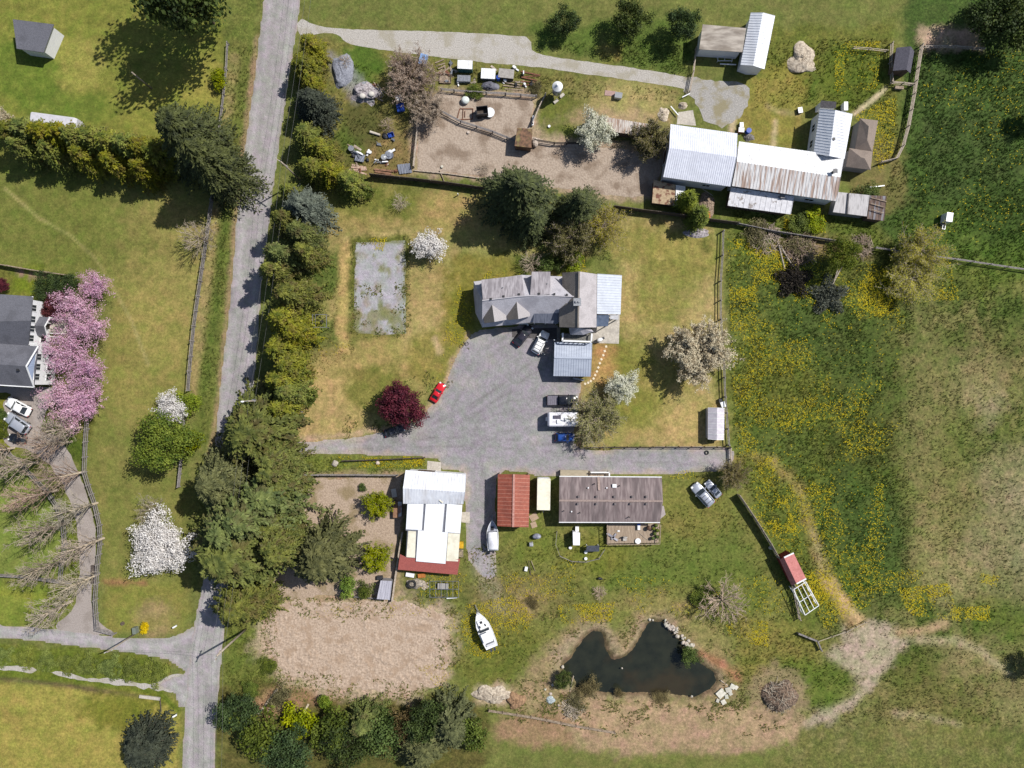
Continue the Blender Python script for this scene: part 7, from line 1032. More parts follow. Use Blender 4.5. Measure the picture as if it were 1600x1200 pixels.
# pond stones and slabs
STONE = M('bank_stone', A(206,196,182), A(160,150,138), 3, .9, rnd=.2)
def stone_mesh(seed):
    gg = np.random.default_rng(seed); m = MB(); m.ball((0, 0, 0), 1, 8, 5); me = bpy.data.meshes.new('stone'); me.from_pydata([(v[0] * (1 + gg.uniform(-.22, .22)), v[1] * (1 + gg.uniform(-.22, .22)), v[2] * .7) for v in m.v], [], m.f); me.update(); me.materials.append(STONE); return me
SM = [stone_mesh(i) for i in range(4)]; gs = np.random.default_rng(8)
def stone(x, y, r, label, group): w = W(x, y); o = link('stone', SM[gs.integers(4)], None); o.location = (w.x, w.y, r * .15); o.rotation_euler = (0, 0, gs.uniform(0, 6)); o.scale = (r * gs.uniform(.8, 1.3), r * gs.uniform(.7, 1.1), r); tagit(o, label, 'stone', group)
L0 = [(1036,976),(1044,981),(1052,990),(1060,999),(1068,1007),(1080,1012)]
for i in range(46):
    j = gs.integers(5); t = gs.random(); x = L0[j][0] + (L0[j + 1][0] - L0[j][0]) * t + abs(gs.normal(3, 4)); y = L0[j][1] + (L0[j + 1][1] - L0[j][1]) * t - gs.normal(1, 3.5) - 2; stone(x, y, gs.uniform(.14, .36), 'pale stone in the stone bank at the north-east corner of the pond', 'stones of the pond bank')
for i, (x, y, r) in enumerate(((879,1042,.28),(863,1070,.3),(860,1084,.32),(873,1102,.22),(852,1077,.2),(1015,968,.25),(1020,969,.2),(972,1044,.14),(904,1091,.2),(1081,1088,.18),(470,640,.5),(524,724,.55),(590,723,.5))): stone(x, y, r, ['pale stone on the west tip of the pond','upper stone beside the green bush west of the pond','lower stone beside the green bush west of the pond','stone among the dry brush below the pond','stone near the pebble heap west of the pond','left stone at the top of the pond inlet','right stone at the top of the pond inlet','tiny white stone showing above the pond water','stone at the reeds south-west of the pond','stone at the south shore of the pond','boulder on the grass beside the cedar hedge','left boulder on the driveway bank','right boulder on the driveway bank'][i], None)
SLABM = M('slab_concrete', A(206,202,188), A(182,178,164), 3, .9, rnd=.1)
for i, (x, y, a, b, rz) in enumerate(((1126,1083,1.5,1.3,40),(1138,1077,1.0,.9,20),(1144,1072,.8,.9,60),(1135,1088,.6,.7,10),(1130,1096,.8,.9,30),(1121,1094,.6,.5,70),(1150,1074,.7,.5,50),(1141,1083,.6,.6,35))): w = W(x, y); k = MB(); k.box((w.x, w.y, .1 + .04 * (i % 3)), (a, b, .18), math.radians(rz)); o = solo('concrete_slab', k, SLABM, ['largest broken concrete slab on the south-east bank of the pond','broken slab right of the largest concrete slab','broken slab at the top of the concrete pile','small broken slab below the middle of the concrete pile','lowest broken slab of the concrete pile','small broken slab at the left foot of the concrete pile','rightmost broken slab of the concrete pile','small slab between the largest and the rightmost concrete slabs'][i], 'concrete slab', 'broken concrete slabs by the pond'); o.rotation_euler = (.12 * math.sin(i * 2), .12 * math.cos(i * 3), 0)
ST = [(947,541.5),(944.8,548.5),(942.6,555),(939.6,561.3),(937.2,567.5),(934.8,574.2),(932.6,580.4),(929.8,586),(927.4,591.4),(923,595.4),(919,598),(914.2,599.6)]
for i, (x, y) in enumerate(ST): w = W(x, y); k = MB(); k.box((w.x, w.y, .03), (.36, .36, .07), math.radians(15 + i * 5)); solo('stepping_stone', k, M('stepping_slab', A(232,218,192), None, 4, .9) if i == 0 else bpy.data.materials['stepping_slab'], '%s stepping stone from the patio in the curved pale row' % ORD[i], 'stepping stone', 'stepping stones from the patio')
# tank, shelter and feeders of the dirt paddock
w = W(869, 149); t = thing('feed_tank', 'round metal tank with a white conical cap on a stand at the paddock corner', 'tank', (w.x, w.y, 0)); k = MB(); k.tube((0, 0, 1.6), (0, 0, 3.6), .8, .8, 20); k.tube((0, 0, .9), (0, 0, 1.6), .2, .8, 20); part('barrel', k, M('tank_steel', A(190,194,206), A(168,172,184), 3, .35, metal=.4), t, True, False); k = MB(); k.tube((0, 0, 3.6), (0, 0, 4.25), .9, .2, 20); cp = part('cap', k, WHITEP, t, False, False); k = MB(); k.tube((0, 0, 4.25), (0, 0, 4.4), .2, .2, 10); part('lid', k, WHITEP, cp, False, False)
for i in range(4): a = math.pi / 4 + i * math.pi / 2; k = MB(); k.beam((math.cos(a) * .85, math.sin(a) * .85, 0), (math.cos(a) * .7, math.sin(a) * .7, 2.2), .1, .1); part('leg', k, STEEL, t, False, False)
for x, y, lb in ((878,150,'right concrete block beside the white-capped tank'), (868.5,159,'lower concrete block beside the white-capped tank')): w = W(x, y); k = MB(); k.box((w.x, w.y, .15), (.9, .5, .3), .7); solo('concrete_block', k, CONC, lb, 'concrete block', 'blocks at the tank')
lean('paddock_shelter', 'small square paddock shelter with a rusty mossy roof in the dirt paddock', 'shelter', [(808,199.5), (832,201.5), (830.5,231), (804,228)], [2.6, 2.6, 2.3, 2.3], M('mossy_rust_roof', A(140,106,84), A(90,72,58), 2, .9, c3=A(146,138,84), s3=.7, k3=.7), WALLB, .1, .08); k = MB(); w = W(836, 224); k.ball((w.x, w.y, .5), (.6, .9, .5), 9, 6); solo('straw_bundle', k, M('pale_straw', A(214,200,186), A(150,134,122), 4, .9, bump=.6), 'pale straw bundle against the paddock shelter', 'straw bundle', smooth=True)
w = W(754, 178); t = thing('feed_cart', 'dark cart with a high box standing in the dirt paddock', 'cart', (w.x, w.y, 0), .1); k = MB(); k.box((0, 0, .7), (2.0, 1.4, .12)); part('floor', k, DARKW, t, False, False)
for x, y, a, b in ((0,.66,2.0,.08),(0,-.66,2.0,.08),(.96,0,.08,1.24),(-.96,0,.08,1.24)): k = MB(); k.box((x, y, 1.25), (a, b, 1.0)); part('side_board', k, DARKMET, t, False, False)
for x in (-.6, .6):
    for y in (-.75, .75): k = MB(); k.tube((x, y - .08, .35), (x, y + .08, .35), .35, .35, 12); part('wheel', k, TYRE, t, False, False)
k = MB(); k.beam((-1, 0, .6), (-2.0, 0, .5), .1, .1); part('drawbar', k, DARKMET, t, False, False)
w = W(727, 178); t = thing('harrow', 'rust-dark harrow frame lying left of the dark cart', 'harrow', (w.x, w.y, 0), .05); k = MB(); q = [(-1.5,-1,.12),(1.2,-1,.12),(1.4,.8,.12),(-.9,.9,.12)]
for i in range(4): k.beam(q[i], q[(i + 1) % 4], .12, .12)
part('outer_frame', k, RUST, t, False, False); k = MB(); k.beam((-.5,-1,.14),(-.3,.9,.14),.1,.1); k.beam((-.1,-.6,.14),(.0,.5,.14),.1,.1); part('cross_bar', k, RUST, t, False, False)
w = W(765.5, 177.5); k = MB(); k.tube((w.x, w.y, 0), (w.x, w.y, .6), .75, .85, 18); solo('water_tub', k, WHITEP, 'white round water tub at the right of the dark cart', 'tub'); w = W(727, 157, .4); k = MB(); k.ball((w.x, w.y, .5), (.75, .7, .5), 12, 8); solo('wrapped_bale', k, M('white_wrap', A(232,236,232), A(200,208,200), 2, .5, bump=.3), 'round white wrapped bale in the dirt paddock', 'bale', smooth=True)
for i, (x, y, lb) in enumerate(((732,207.5,'small pale stone on the soil beside the middle paddock fence'),(858,198,'small white bucket on the grass west of the long rusty shed'),(686,155,'small pale brick at the paddock corner under the faded blossom'),(691,261,'scatter of pale scraps on the soil near the south paddock edge'))): w = W(x, y); k = MB(); k.tube((w.x, w.y, 0), (w.x, w.y, .3), .2, .24, 10); solo(('stone_lump','bucket','brick','scrap')[i], k, WHITEP if i == 1 else STONE, lb, ('stone','bucket','brick','scrap')[i])
k = MB(); k.beam(W(834,181,.4), W(832,196,.4), .35, .3); solo('trough', k, WHITEP, 'narrow white trough beside the rail fence above the shelter', 'trough', loc=tuple(W(833,188)))
# junk row under the lane
crate('tarp_crate', 'crate under a pale blue tarp at the lane edge', 'crate', 661.5, 94, (1.2, 1.7, .7), -15, SKY_T, lid=SKY_T); planks('plank_pile', 'pile of pale planks beside the pale blue crate', 'plank pile', 691, 106, 5, 1.8, .2, 20, WOOD, 1.2, 2); crate('truck_canopy', 'white-topped truck box with a dark green side in the junk row', 'truck box', 727, 104.5, (2.5, 1.4, 1.6), -3, TEAL, lid=CLEANW, slats=2); crate('metal_bin', 'grey-blue metal bin below the white-topped truck box', 'bin', 725, 124, (2.2, 1.0, .7), -2, M('bin_steel', A(150,160,172), A(120,130,142), 3, .5), lid=STEEL, slats=3); crate('junk_trailer', 'flat trailer heaped with white scrap in the junk row', 'trailer', 763, 117, (2.4, 1.7, .9), -3, STEEL, lid=CLEANW, slats=3); crate('grey_chest', 'large grey lidded chest at the right of the junk row', 'chest', 791, 117, (2.6, 1.5, 1.0), -6, DARKW, lid=M('grey_lid', A(170,164,158), A(146,140,134), 3, .8)); w = W(778.5, 120.5, .9); k = MB(); k.tube((w.x, w.y, 0), (w.x, w.y, .95), .36, .36, 14); solo('plastic_barrel', k, BLUEP, 'blue barrel between the scrap trailer and the grey chest', 'barrel'); heap('tarp_mound', 'grey tarp thrown over a mound below the scrap trailer', 'tarp', 766, 135, 1.5, .9, .7, TARP, 21); planks('timber_stack', 'stack of long timbers below the grey chest', 'timber stack', 801, 133.5, 4, 4.0, .2, -6, WOOD, .7, 3); planks('rusty_beams', 'rust-red beams left of the white-capped tank', 'beams', 828, 124, 5, 3.6, .22, -4, RUST, 1.0, 4); crate('planter_frame', 'empty weathered wooden planter under the plank pile', 'planter', 696, 123, (2.0, 1.6, .35), -2, WOOD); k = MB(); w = W(818, 116); k.box((w.x, w.y, .4), (.18, .6, .8)); solo('white_board', k, WHITEP, 'small upright white board above the rusty beams', 'board')
w = W(625.5, 163.5); t = thing('utility_cart', 'small white and blue cart standing in the shade of the faded blossom tree', 'cart', (w.x, w.y, 0), math.radians(100)); k = MB(); k.box((-.75, 0, .6), (1.4, 1.3, .5)); part('bed', k, BLUEP, t, False, False); k = MB(); k.box((.75, 0, .7), (1.2, 1.2, .6), 0, .85); part('bonnet', k, WHITEP, t, False, False); k = MB(); k.box((.05, 0, 1.05), (.3, 1.2, .5)); part('seat', k, DARKMET, t, False, False)
for x in (-.9, .9):
    for y in (-.6, .6): k = MB(); k.tube((x, y - .1, .3), (x, y + .1, .3), .3, .3, 12); part('wheel', k, TYRE, t, False, False)
for i, (a, b) in enumerate((((584,128),(597,150)),((590,131),(600,150)),((590,133),(604,147)))): stick((a[0],a[1],.9), (b[0],b[1],.1), .06, PALEF, 'pale rod leaning on the rubble heap, %s from the left' % ORD[i], 'rod', 'rod', 'rods at the rubble heap')
stick((578,206,.25), (594,211,.25), .24, M('white_roll', A(206,196,182), None, 3, .8), 'rolled white carpet on the grass in the yard of junk', 'carpet_roll', 'carpet'); crate('scrap_box', 'blue plastic box spilling white scrap in the yard of junk', 'box', 611, 211, (1.0, .8, .5), 20, BLUEP); heap('dark_scrap', 'dark scrap heap left of the blue plastic box', 'scrap heap', 602, 213, .6, .6, .4, DARKMET, 23, 14)
for nm, lb, x, y in (('scrap_pile', 'pile of white machine parts and grey sheets beside the cedars', 558, 241), ('scrap_pile', 'white drum and frame scrap right of the machine parts', 597, 250)):
    w = W(x, y); t = thing(nm, lb, 'scrap pile', (w.x, w.y, 0), -.6 if x < 580 else .3)
    for i in range(7): k = MB(); gx, gy = g.uniform(-1.5, .6), g.uniform(-.5, .5); k.beam((gx, gy, .2 + .1 * i), (gx + g.uniform(.6, 1.3), gy + g.uniform(-.6, .6), .2 + .1 * i), .18, .1); part('bar', k, WHITEP if i % 2 else STEEL, t, False, False)
    k = MB(); k.tube((-1.2 if x < 580 else .4, .1, .1), (-1.2 if x < 580 else .5, .15, .75), .5, .5, 14); part('drum', k, STEEL, t, False, False)
    if x < 580: k = MB(); k.box((.9, -.3, .45), (1.6, 1.3, .06), .4); part('sheet', k, CORR, t, False, False)
w = W(608.5, 243); k = MB(); k.tube((w.x, w.y, 0), (w.x, w.y, .5), .75, .75, 18); k.tube((w.x, w.y, .5), (w.x, w.y, .62), .45, .4, 14); solo('cable_reel', k, CORR, 'round grey reel right of the white drum scrap', 'reel'); w = W(632.5, 265); k = MB()
for i in range(5): k.box((w.x - .9 + i * .45, w.y + .05 * i, .2 + .05 * (i % 2)), (.42, 1.7, .06), .25)
solo('metal_sheets', k, CORR, 'overlapping grey corrugated sheets at the paddock corner', 'metal sheets'); planks('pink_planks', 'row of pinkish planks along the hedge in the yard of junk', 'planks', 560, 264, 4, 3.4, .3, -6, M('pinkish_wood', A(200,172,152), A(160,130,112), 3, .9), .5, 6); planks('rust_planks', 'rust-brown boards lying along the paddock hedge', 'planks', 600, 270, 3, 3.6, .3, -3, M('rust_wood', A(150,112,90), A(110,82,66), 3, .9), .4, 7)
stick((687,266,.2), (694,283,.2), .1, WOOD, 'short pole lying across the grass above the board fence', 'fallen_pole', 'pole')
k = MB(); w = W(716, 305); k.beam((w.x, w.y, 0), (w.x, w.y, .0 + 1.1), .14, .14); solo('white_post', k, WHITEP, 'white post at the north lawn edge', 'post')
# north-east clutter
crate('trash_cart', 'reddish cart beside the metal barn wall', 'cart', 1157.5, 204, (.9, .7, .6), -5, M('red_plastic', A(150,60,50), None, 3, .5), lid=WHITEP); w = W(1170.5, 203.5, .9); k = MB(); k.tube((w.x, w.y, 0), (w.x, w.y, .9), .45, .45, 16); solo('plastic_barrel', k, BLUEP, 'blue barrel standing north of the rusted barn', 'barrel'); crate('grey_box', 'narrow grey box behind the reddish cart', 'box', 1158, 196, (.6, .8, .5), 0, STEEL, lid=STEEL); heap('scrap_heap', 'dark scrap heap below the blue barrel', 'scrap heap', 1170, 215, 1.0, .7, .5, M('mixed_scrap', A(150,144,140), A(60,58,58), 6, .8, bump=.6), 25); crate('open_tub', 'black and white tub on the grass by the white wing', 'tub', 1249.5, 173, (.7, .9, .5), 10, BLACK, lid=WHITEP); lean('north_lean_to', 'dark lean-to roof at the north end of the white wing', 'shed', [(1283,157), (1307,159), (1306,169), (1282,168)], [2.4, 2.4, 2.3, 2.3], M('dark_felt', A(74,72,76), A(54,52,56), 4, .8), WALLW, .08, .06); crate('white_slab', 'white upright panel beside the dark lean-to', 'panel', 1319, 168, (.6, 1.4, 1.2), 0, WHITEP, lid=WHITEP); w = W(1478, 346); k = MB(); k.box((w.x, w.y, .5), (1.4, 1.6, 1.0)); t = crate('white_box', 'tall white box standing alone in the north-east field', 'box', 1479, 341, (1.0, 1.5, 1.6), -8, WHITEP, lid=WHITEP); crate('grey_pallet_box', 'low grey pallet box against the tall white box', 'pallet box', 1473.5, 350, (.5, 2.0, .8), -8, STEEL); crate('picnic_bench', 'small wooden bench below the dark shed', 'bench', 1404, 137.5, (1.4, .5, .5), -5, WOOD, lid=WOOD)
for i, (x, y, lb) in enumerate(((1131,103,'white garden frame in the shade of the grey-brown roof'),)):
    w = W(x, y - 9); t = thing('cold_frame_bed', 'white garden frame in the shade below the grey-brown roof', 'frame', (w.x, w.y, 0)); k = MB(); q = [(-1.2,-.35,.5),(1.3,-.35,.5),(1.3,.35,.5),(-1.2,.35,.5)]
    for j in range(4): k.beam(q[j], q[(j + 1) % 4], .1, .08)
    k.beam((0,-.35,.5),(0,.35,.5),.08,.08); part('rim', k, WHITEP, t, False, False)
    for x_, y_, z_ in q: k = MB(); k.box((x_, y_, .24), (.08, .08, .48)); part('leg', k, WHITEP, t, False, False)
for i, (a, b, lb) in enumerate((((1066,152),(1078,146),'white rail gate leaning at the gate by the gravel yard'),((1048,166),(1060,180),'pale long bar leaning at the pasture gate'),((1357,293),(1382,290),'thin white pole across the weeds behind the patched shed'),((1125,100),(1150,101),'thin white pole below the garden frame'))): k = MB(); k.beam(W(*a, .5), W(*b, .5), .16, .12); solo('loose_rail', k, WHITEP, lb, 'rail', loc=tuple(W((a[0] + b[0]) / 2, (a[1] + b[1]) / 2)))
heap('rubble_heap', 'small heap of pale rubble at the gate post of the gravel yard', 'rubble heap', 1067, 165, .9, .6, .5, SANDM, 27, 14); crate('skip_bin', 'pale bin beside a patch of soil north of the long rusty shed', 'bin', 966, 150, (1.2, .9, .7), -8, WHITEP, lid=M('grey_bin_lid', A(150,152,156), None, 3, .5)); w = W(953, 146); k = MB(); k.box((w.x, w.y, .04), (1.8, .9, .08), -.1); solo('pink_board', k, M('pinkish_board', A(176,146,138), None, 3, .9), 'flat pinkish board left of the pale bin', 'board')
heap('rubbish_heap', 'heap of rubbish with an orange board beside the cypresses', 'rubbish heap', 1104, 322, 1.5, 2.2, .5, M('mixed_rubbish', A(170,150,130), A(96,80,66), 4, .9, bump=.7), 29); w = W(1105, 337); k = MB(); k.box((w.x, w.y, .62), (.7, 1.1, .08)); solo('orange_board', k, ORANGE, 'orange board on the rubbish heap by the cypresses', 'board'); heap('stone_heap', 'grey stone heap at the meadow fence corner', 'stone heap', 1088, 364, 2.4, .8, .4, ASHM, 31)
# house surroundings
t = thing('barbecue', 'covered pale barbecue standing at the patio corner', 'barbecue', tuple(W(936, 531.5)), .3); k = MB(); k.box((0, 0, .6), (.9, .55, .6)); part('cabinet', k, DARKMET, t, False, False); k = MB(); k.ball((0, 0, .95), (.55, .36, .3), 10, 6); part('hood', k, WHITEP, t, True, False); k = MB(); k.box((.7, .1, .8), (.4, .4, .05)); part('side_shelf', k, DARKMET, t, False, False)
for x in (-.35, .35): k = MB(); k.box((x, 0, .15), (.08, .45, .3)); part('leg', k, DARKMET, t, False, False)
t = thing('bicycle', 'small bicycle lying at the driveway edge near the grey house', 'bicycle', tuple(W(725, 539)), .4); k = MB(); k.beam((-.5, 0, .12), (.1, .35, .12), .05, .05); k.beam((.1, .35, .12), (.5, 0, .12), .05, .05); k.beam((-.5, 0, .12), (.5, 0, .12), .05, .05); k.beam((.1, .35, .12), (.3, .6, .12), .05, .05); part('frame', k, BLACK, t, False, False)
for x in (-.5, .5):
    k = MB()
    for i in range(14): a0, a1 = i * math.pi / 7, (i + 1) * math.pi / 7; k.beam((x + .33 * math.cos(a0), .33 * math.sin(a0), .1), (x + .33 * math.cos(a1), .33 * math.sin(a1), .1), .05, .05)
    part('wheel', k, TYRE, t, False, False)
w = W(504, 503); t = thing('trampoline_frame', 'square metal climbing frame on the lawn by the cedar hedge', 'play frame', (w.x, w.y, 0)); q = [(-1.2,-1.1),(1.2,-1.1),(1.2,1.1),(-1.2,1.1)]; k = MB()
for i in range(4): k.beam((*q[i], 1.9), (*q[(i + 1) % 4], 1.9), .09, .09)
k.beam((-.7,-1.1,1.9),(-.7,1.1,1.9),.07,.07); part('top_frame', k, STEEL, t, False, False)
for x, y in q: k = MB(); k.beam((x, y, 0), (x, y, 1.9), .09, .09); part('leg', k, STEEL, t, False, False)
k = MB(); k.tube((0, 0, .5), (0, 0, .56), .3, .3, 12); k.beam((0, 0, .55), (0, 0, 1.9), .03, .03); k.beam((-.7, 0, 1.9), (1.2, 0, 1.9), .07, .07); part('swing_seat', k, DARKMET, t, False, False)
w = W(882, 527); k = MB(); k.ball((w.x - 3.9, w.y - .3, 3.0), .25, 8, 6) if False else k.tube(tuple(W(866.5,531,0)), tuple(W(866.5,531,2.9)), .12, .12, 8); solo('white_pillar', k, FRAMEW, 'white pillar at the corner of the blue-grey garage', 'pillar'); k = MB(); k.beam(W(895,591,.6), W(912,594,.6), .3, .8); solo('ladder', k, STEEL, 'grey ladder lying along the garage wall', 'ladder', loc=tuple(W(903,592)))
w = W(1104, 707); k = MB()
for i in range(14): a0, a1 = i * math.pi / 7, (i + 1) * math.pi / 7; k.beam((w.x + .3 * math.cos(a0), w.y + .3 * math.sin(a0), .12), (w.x + .3 * math.cos(a1), w.y + .3 * math.sin(a1), .12), .18, .16)
solo('tyre', k, TYRE, 'old tyre on the driveway near its east end', 'tyre'); crate('water_butt', 'pale box at the north corner of the little greenhouse', 'box', 1129, 632, (.7, .9, .6), 20, M('pale_box', A(206,200,190), A(150,144,136), 3, .8), lid=CLEANW); crate('black_box', 'black box beside the pale box at the greenhouse', 'box', 1125.5, 626, (.6, .6, .5), 0, BLACK, lid=BLACK)
# mobile home yard
w = W(838.5, 838, .6); k = MB(); k.ball((w.x, w.y, .6), (.8, .5, .5), 12, 7); solo('covered_mower', k, M('lilac_cover', A(176,178,192), A(110,112,126), 1.5, .6, bump=.2), 'grey covered mower on the grass below the red carport', 'mower', smooth=True); w = W(830, 850, .5); k = MB(); k.box((w.x, w.y, .45), (.7, .6, .5), .2, .8); k.tube((w.x - .35, w.y - .3, .2), (w.x + .35, w.y - .3, .2), .2, .2, 8); solo('garden_cart', k, M('pale_cart', A(200,200,204), A(150,150,156), 2, .5), 'small pale garden cart below the covered mower', 'cart'); w = W(822, 888); k = MB(); k.box((w.x, w.y, .3), (.5, .7, .5), -.2); solo('white_cooler', k, WHITEP, 'white cooler box on the south yard grass', 'cooler'); stick((826,876,.5), (829,898,.1), .07, DARKW, 'dark bent pole beside the white cooler', 'fallen_pole', 'pole'); stick((830,876,.3), (836,892,.1), .06, WOOD, 'pale stick right of the dark bent pole', 'fallen_pole', 'pole'); w = W(936, 903); k = MB(); k.ball((w.x, w.y, .3), (.35, .25, .3), 8, 6); k.ball((w.x + .4, w.y - .1, .25), (.2, .2, .2), 8, 6); solo('black_bag', k, BLACK, 'black bag lying alone in the south yard', 'bag', smooth=True)
w = W(901.5, 826, .4); k = MB(); k.box((w.x, w.y, .4), (.6, .8, .7)); solo('white_bin', k, WHITEP, 'white bin between the garden shed and the mobile home', 'bin'); w = W(925, 855); t = thing('raised_arbour', 'dark topped arbour with white posts in the garden pen', 'arbour', (w.x, w.y, 0)); k = MB(); k.box((0, .1, 1.4), (2.2, 1.0, .1)); part('roof', k, M('slate_board', A(72,76,88), A(56,60,70), 3, .7), t, False, False)
for x in (-1, 1):
    for y in (-.3, .5): k = MB(); k.box((x, y, .68), (.12, .12, 1.36)); part('post', k, FRAMEW, t, False, False)
for i, (x, y, lb) in enumerate(((915,862,'upper white pot left of the arbour'),(915,872,'lower white pot left of the arbour'),(891,855,'pale pot below the garden shed'))): w = W(x, y); k = MB(); k.tube((w.x, w.y, 0), (w.x, w.y, .4), .2, .28, 12); solo('pot', k, WHITEP, lb, 'pot')
for i, (x, y, a, b, rz, nm) in enumerate(((834,808,1.4,1.2,30,'upper square paver by the red carport corner'),(834,820,1.0,1.0,20,'lower square paver by the red carport corner'))): w = W(x, y); k = MB(); k.box((w.x, w.y, .04), (a, b, .08), math.radians(rz)); solo('paver', k, M('tan_paver', A(176,152,128), None, 3, .9) if i == 0 else bpy.data.materials['tan_paver'], nm, 'paver')
DZ = .75
def ontop(name, label, cat, px, py, builder, mat, smooth=False): w = W(px, py, DZ); k = MB(); builder(k, w); o = solo(name, k, mat, label, cat, smooth=smooth); return o
ontop('folded_parasol', 'grey folded parasol lying across the deck boards', 'parasol', 957, 838, lambda k, w: (k.beam((w.x - 1, w.y + .6, .9), (w.x + .9, w.y - .7, .9), .35, .2), k.beam((w.x + .6, w.y + .5, .9), (w.x - .2, w.y - .5, .9), .3, .2)), M('parasol_cloth', A(176,174,182), A(110,108,118), 2, .8)); ontop('deck_chair', 'pale slatted deck chair in the middle of the deck', 'chair', 976, 841, lambda k, w: (k.box((w.x, w.y, 1.1), (.7, .7, .08)), k.box((w.x, w.y + .38, 1.45), (.7, .08, .7)), [k.box((w.x + a * .3, w.y + b * .3, .9), (.07, .07, .36)) for a in (-1, 1) for b in (-1, 1)]), M('pale_slats', A(206,200,192), A(150,144,138), 4, .8)); ontop('cool_box', 'blue and white cool box on the deck by the house wall', 'cool box', 997.5, 823, lambda k, w: k.box((w.x, w.y, 1.0), (.45, .9, .5)), WHITEP); ontop('picnic_box', 'small blue box on the deck against the house wall', 'box', 997.5, 818.5, lambda k, w: k.box((w.x, w.y, 1.1), (.5, .3, .5)), BLUEP); ontop('round_grill', 'round brown grill on the deck, left of the plant pots', 'grill', 1013, 824, lambda k, w: (k.tube((w.x, w.y, .75), (w.x, w.y, 1.5), .3, .38, 12), k.ball((w.x, w.y, 1.5), (.4, .4, .2), 10, 6)), M('brown_enamel', A(96,70,56), None, 3, .4)); ontop('white_basin', 'white basin at the front edge of the deck', 'basin', 996.5, 845, lambda k, w: k.tube((w.x, w.y, .75), (w.x, w.y, 1.0), .4, .5, 14), WHITEP); ontop('white_tray', 'small white tray near the back of the deck', 'tray', 966.5, 829.5, lambda k, w: k.box((w.x, w.y, .82), (.4, .25, .1)), WHITEP); ontop('broom', 'pale broom lying on the deck boards', 'broom', 1005, 838, lambda k, w: k.beam((w.x - .8, w.y + .7, .82), (w.x + .7, w.y - .6, .82), .06, .05), PALEF)
for i, (x, y, m_, lb) in enumerate(((1020,825,'WHITEP','white pot at the north-east corner of the deck'),(1024,820,'REDL','dark red pot near the deck corner'),(1026,828,'BLACK','black pot at the east rail of the deck'),(1022,833,'BUSH','leafy green pot plant at the east rail'),(1026,838,'BUSH','second leafy pot plant lower on the east rail'),(1019,840,'STONE','stone-grey pot at the right front of the deck'))): w = W(x, y, DZ); t = thing('plant_pot', lb, 'plant pot', (w.x, w.y, DZ)); k = MB(); k.tube((0, 0, 0), (0, 0, .4), .22, .3, 12); part('pot', k, dict(WHITEP=WHITEP, REDL=REDL, BLACK=BLACK, BUSH=DARKW, STONE=STONE)[m_], t, False, False); k = MB(); k.ball((0, 0, .55), (.34, .32, .28), 9, 6); part('plant', k, BUSH, t, False, False)
# around the white barn
crate('yellow_machine', 'small yellow machine at the east wall of the lean-to', 'machine', 720.5, 851, (.8, 1.0, .8), 0, YEL, lid=YEL); crate('metal_rack', 'grey rack below the small yellow machine', 'rack', 720.5, 864, (.7, 1.2, .6), 0, STEEL, lid=M('rack_top', A(176,160,132), A(90,84,78), 5, .8), slats=4); heap('rubbish_heap', 'heap of machine scrap with a black tyre below the red skirt roof', 'rubbish heap', 650, 912, 1.7, 1.0, .6, M('machine_scrap', A(190,178,160), A(92,86,82), 5, .8, bump=.7), 33); w = W(645, 911); k = MB()
for i in range(16): a0, a1 = i * math.pi / 8, (i + 1) * math.pi / 8; k.beam((w.x + .6 * math.cos(a0), w.y + .6 * math.sin(a0), .75), (w.x + .6 * math.cos(a1), w.y + .6 * math.sin(a1), .75), .24, .25)
solo('tyre', k, TYRE, 'big black tyre on the machine scrap heap', 'tyre'); planks('board_heap', 'pale boards beside the big black tyre', 'boards', 662, 914, 4, 1.7, .3, -25, PALEF, .5, 9); crate('orange_tarp', 'orange tarpaulin bundle under the red skirt roof edge', 'tarp', 659, 899, (1.2, .6, .4), 5, ORANGE, lid=ORANGE); crate('white_sacks', 'white sacks left of the orange bundle', 'sacks', 641, 898, (1.4, .6, .4), -10, WHITEP, lid=CLEANW)
w = W(695, 918); t = thing('pipe_greenhouse', 'low pipe frame of a small greenhouse south of the white barn', 'frame', (w.x, w.y, 0)); k = MB()
for x in (-2.5, -1.5, -.5, .5, 1.5, 2.5): k.beam((x, -1.4, 1.0), (x, 1.4, 1.0), .06, .06)
for y in (-1.4, 0, 1.4): k.beam((-2.5, y, 1.0), (2.5, y, 1.0), .06, .06)
part('top_bars', k, STEEL, t, False, False)
for x in (-2.5, 0, 2.5):
    for y in (-1.4, 1.4): k = MB(); k.beam((x, y, 0), (x, y, 1.0), .06, .06); part('leg', k, STEEL, t, False, False)
crate('pallet_bin', 'grey bin with dark ends inside the pipe frame', 'bin', 692.5, 915.5, (1.8, 1.0, .5), -2, BLACK, lid=M('pale_grey_lid', A(164,160,156), None, 3, .8)); stick((698,935,.3), (714,934,.3), .1, WHITEP, 'white pipe on the lower edge of the pipe frame', 'pipe', 'pipe'); crate('white_bags', 'white bags by the brown paddock beside the white barn', 'bags', 616, 770, (.8, 1.4, .4), 10, M('white_bags', A(222,216,210), A(170,160,150), 3, .7, bump=.5), lid=bpy.data.materials['pale_sack']); crate('dark_bin', 'small dark bin at the top of the small grey-roofed shed', 'bin', 594, 902, (.9, .6, .6), 0, BLACK, lid=DARKMET)
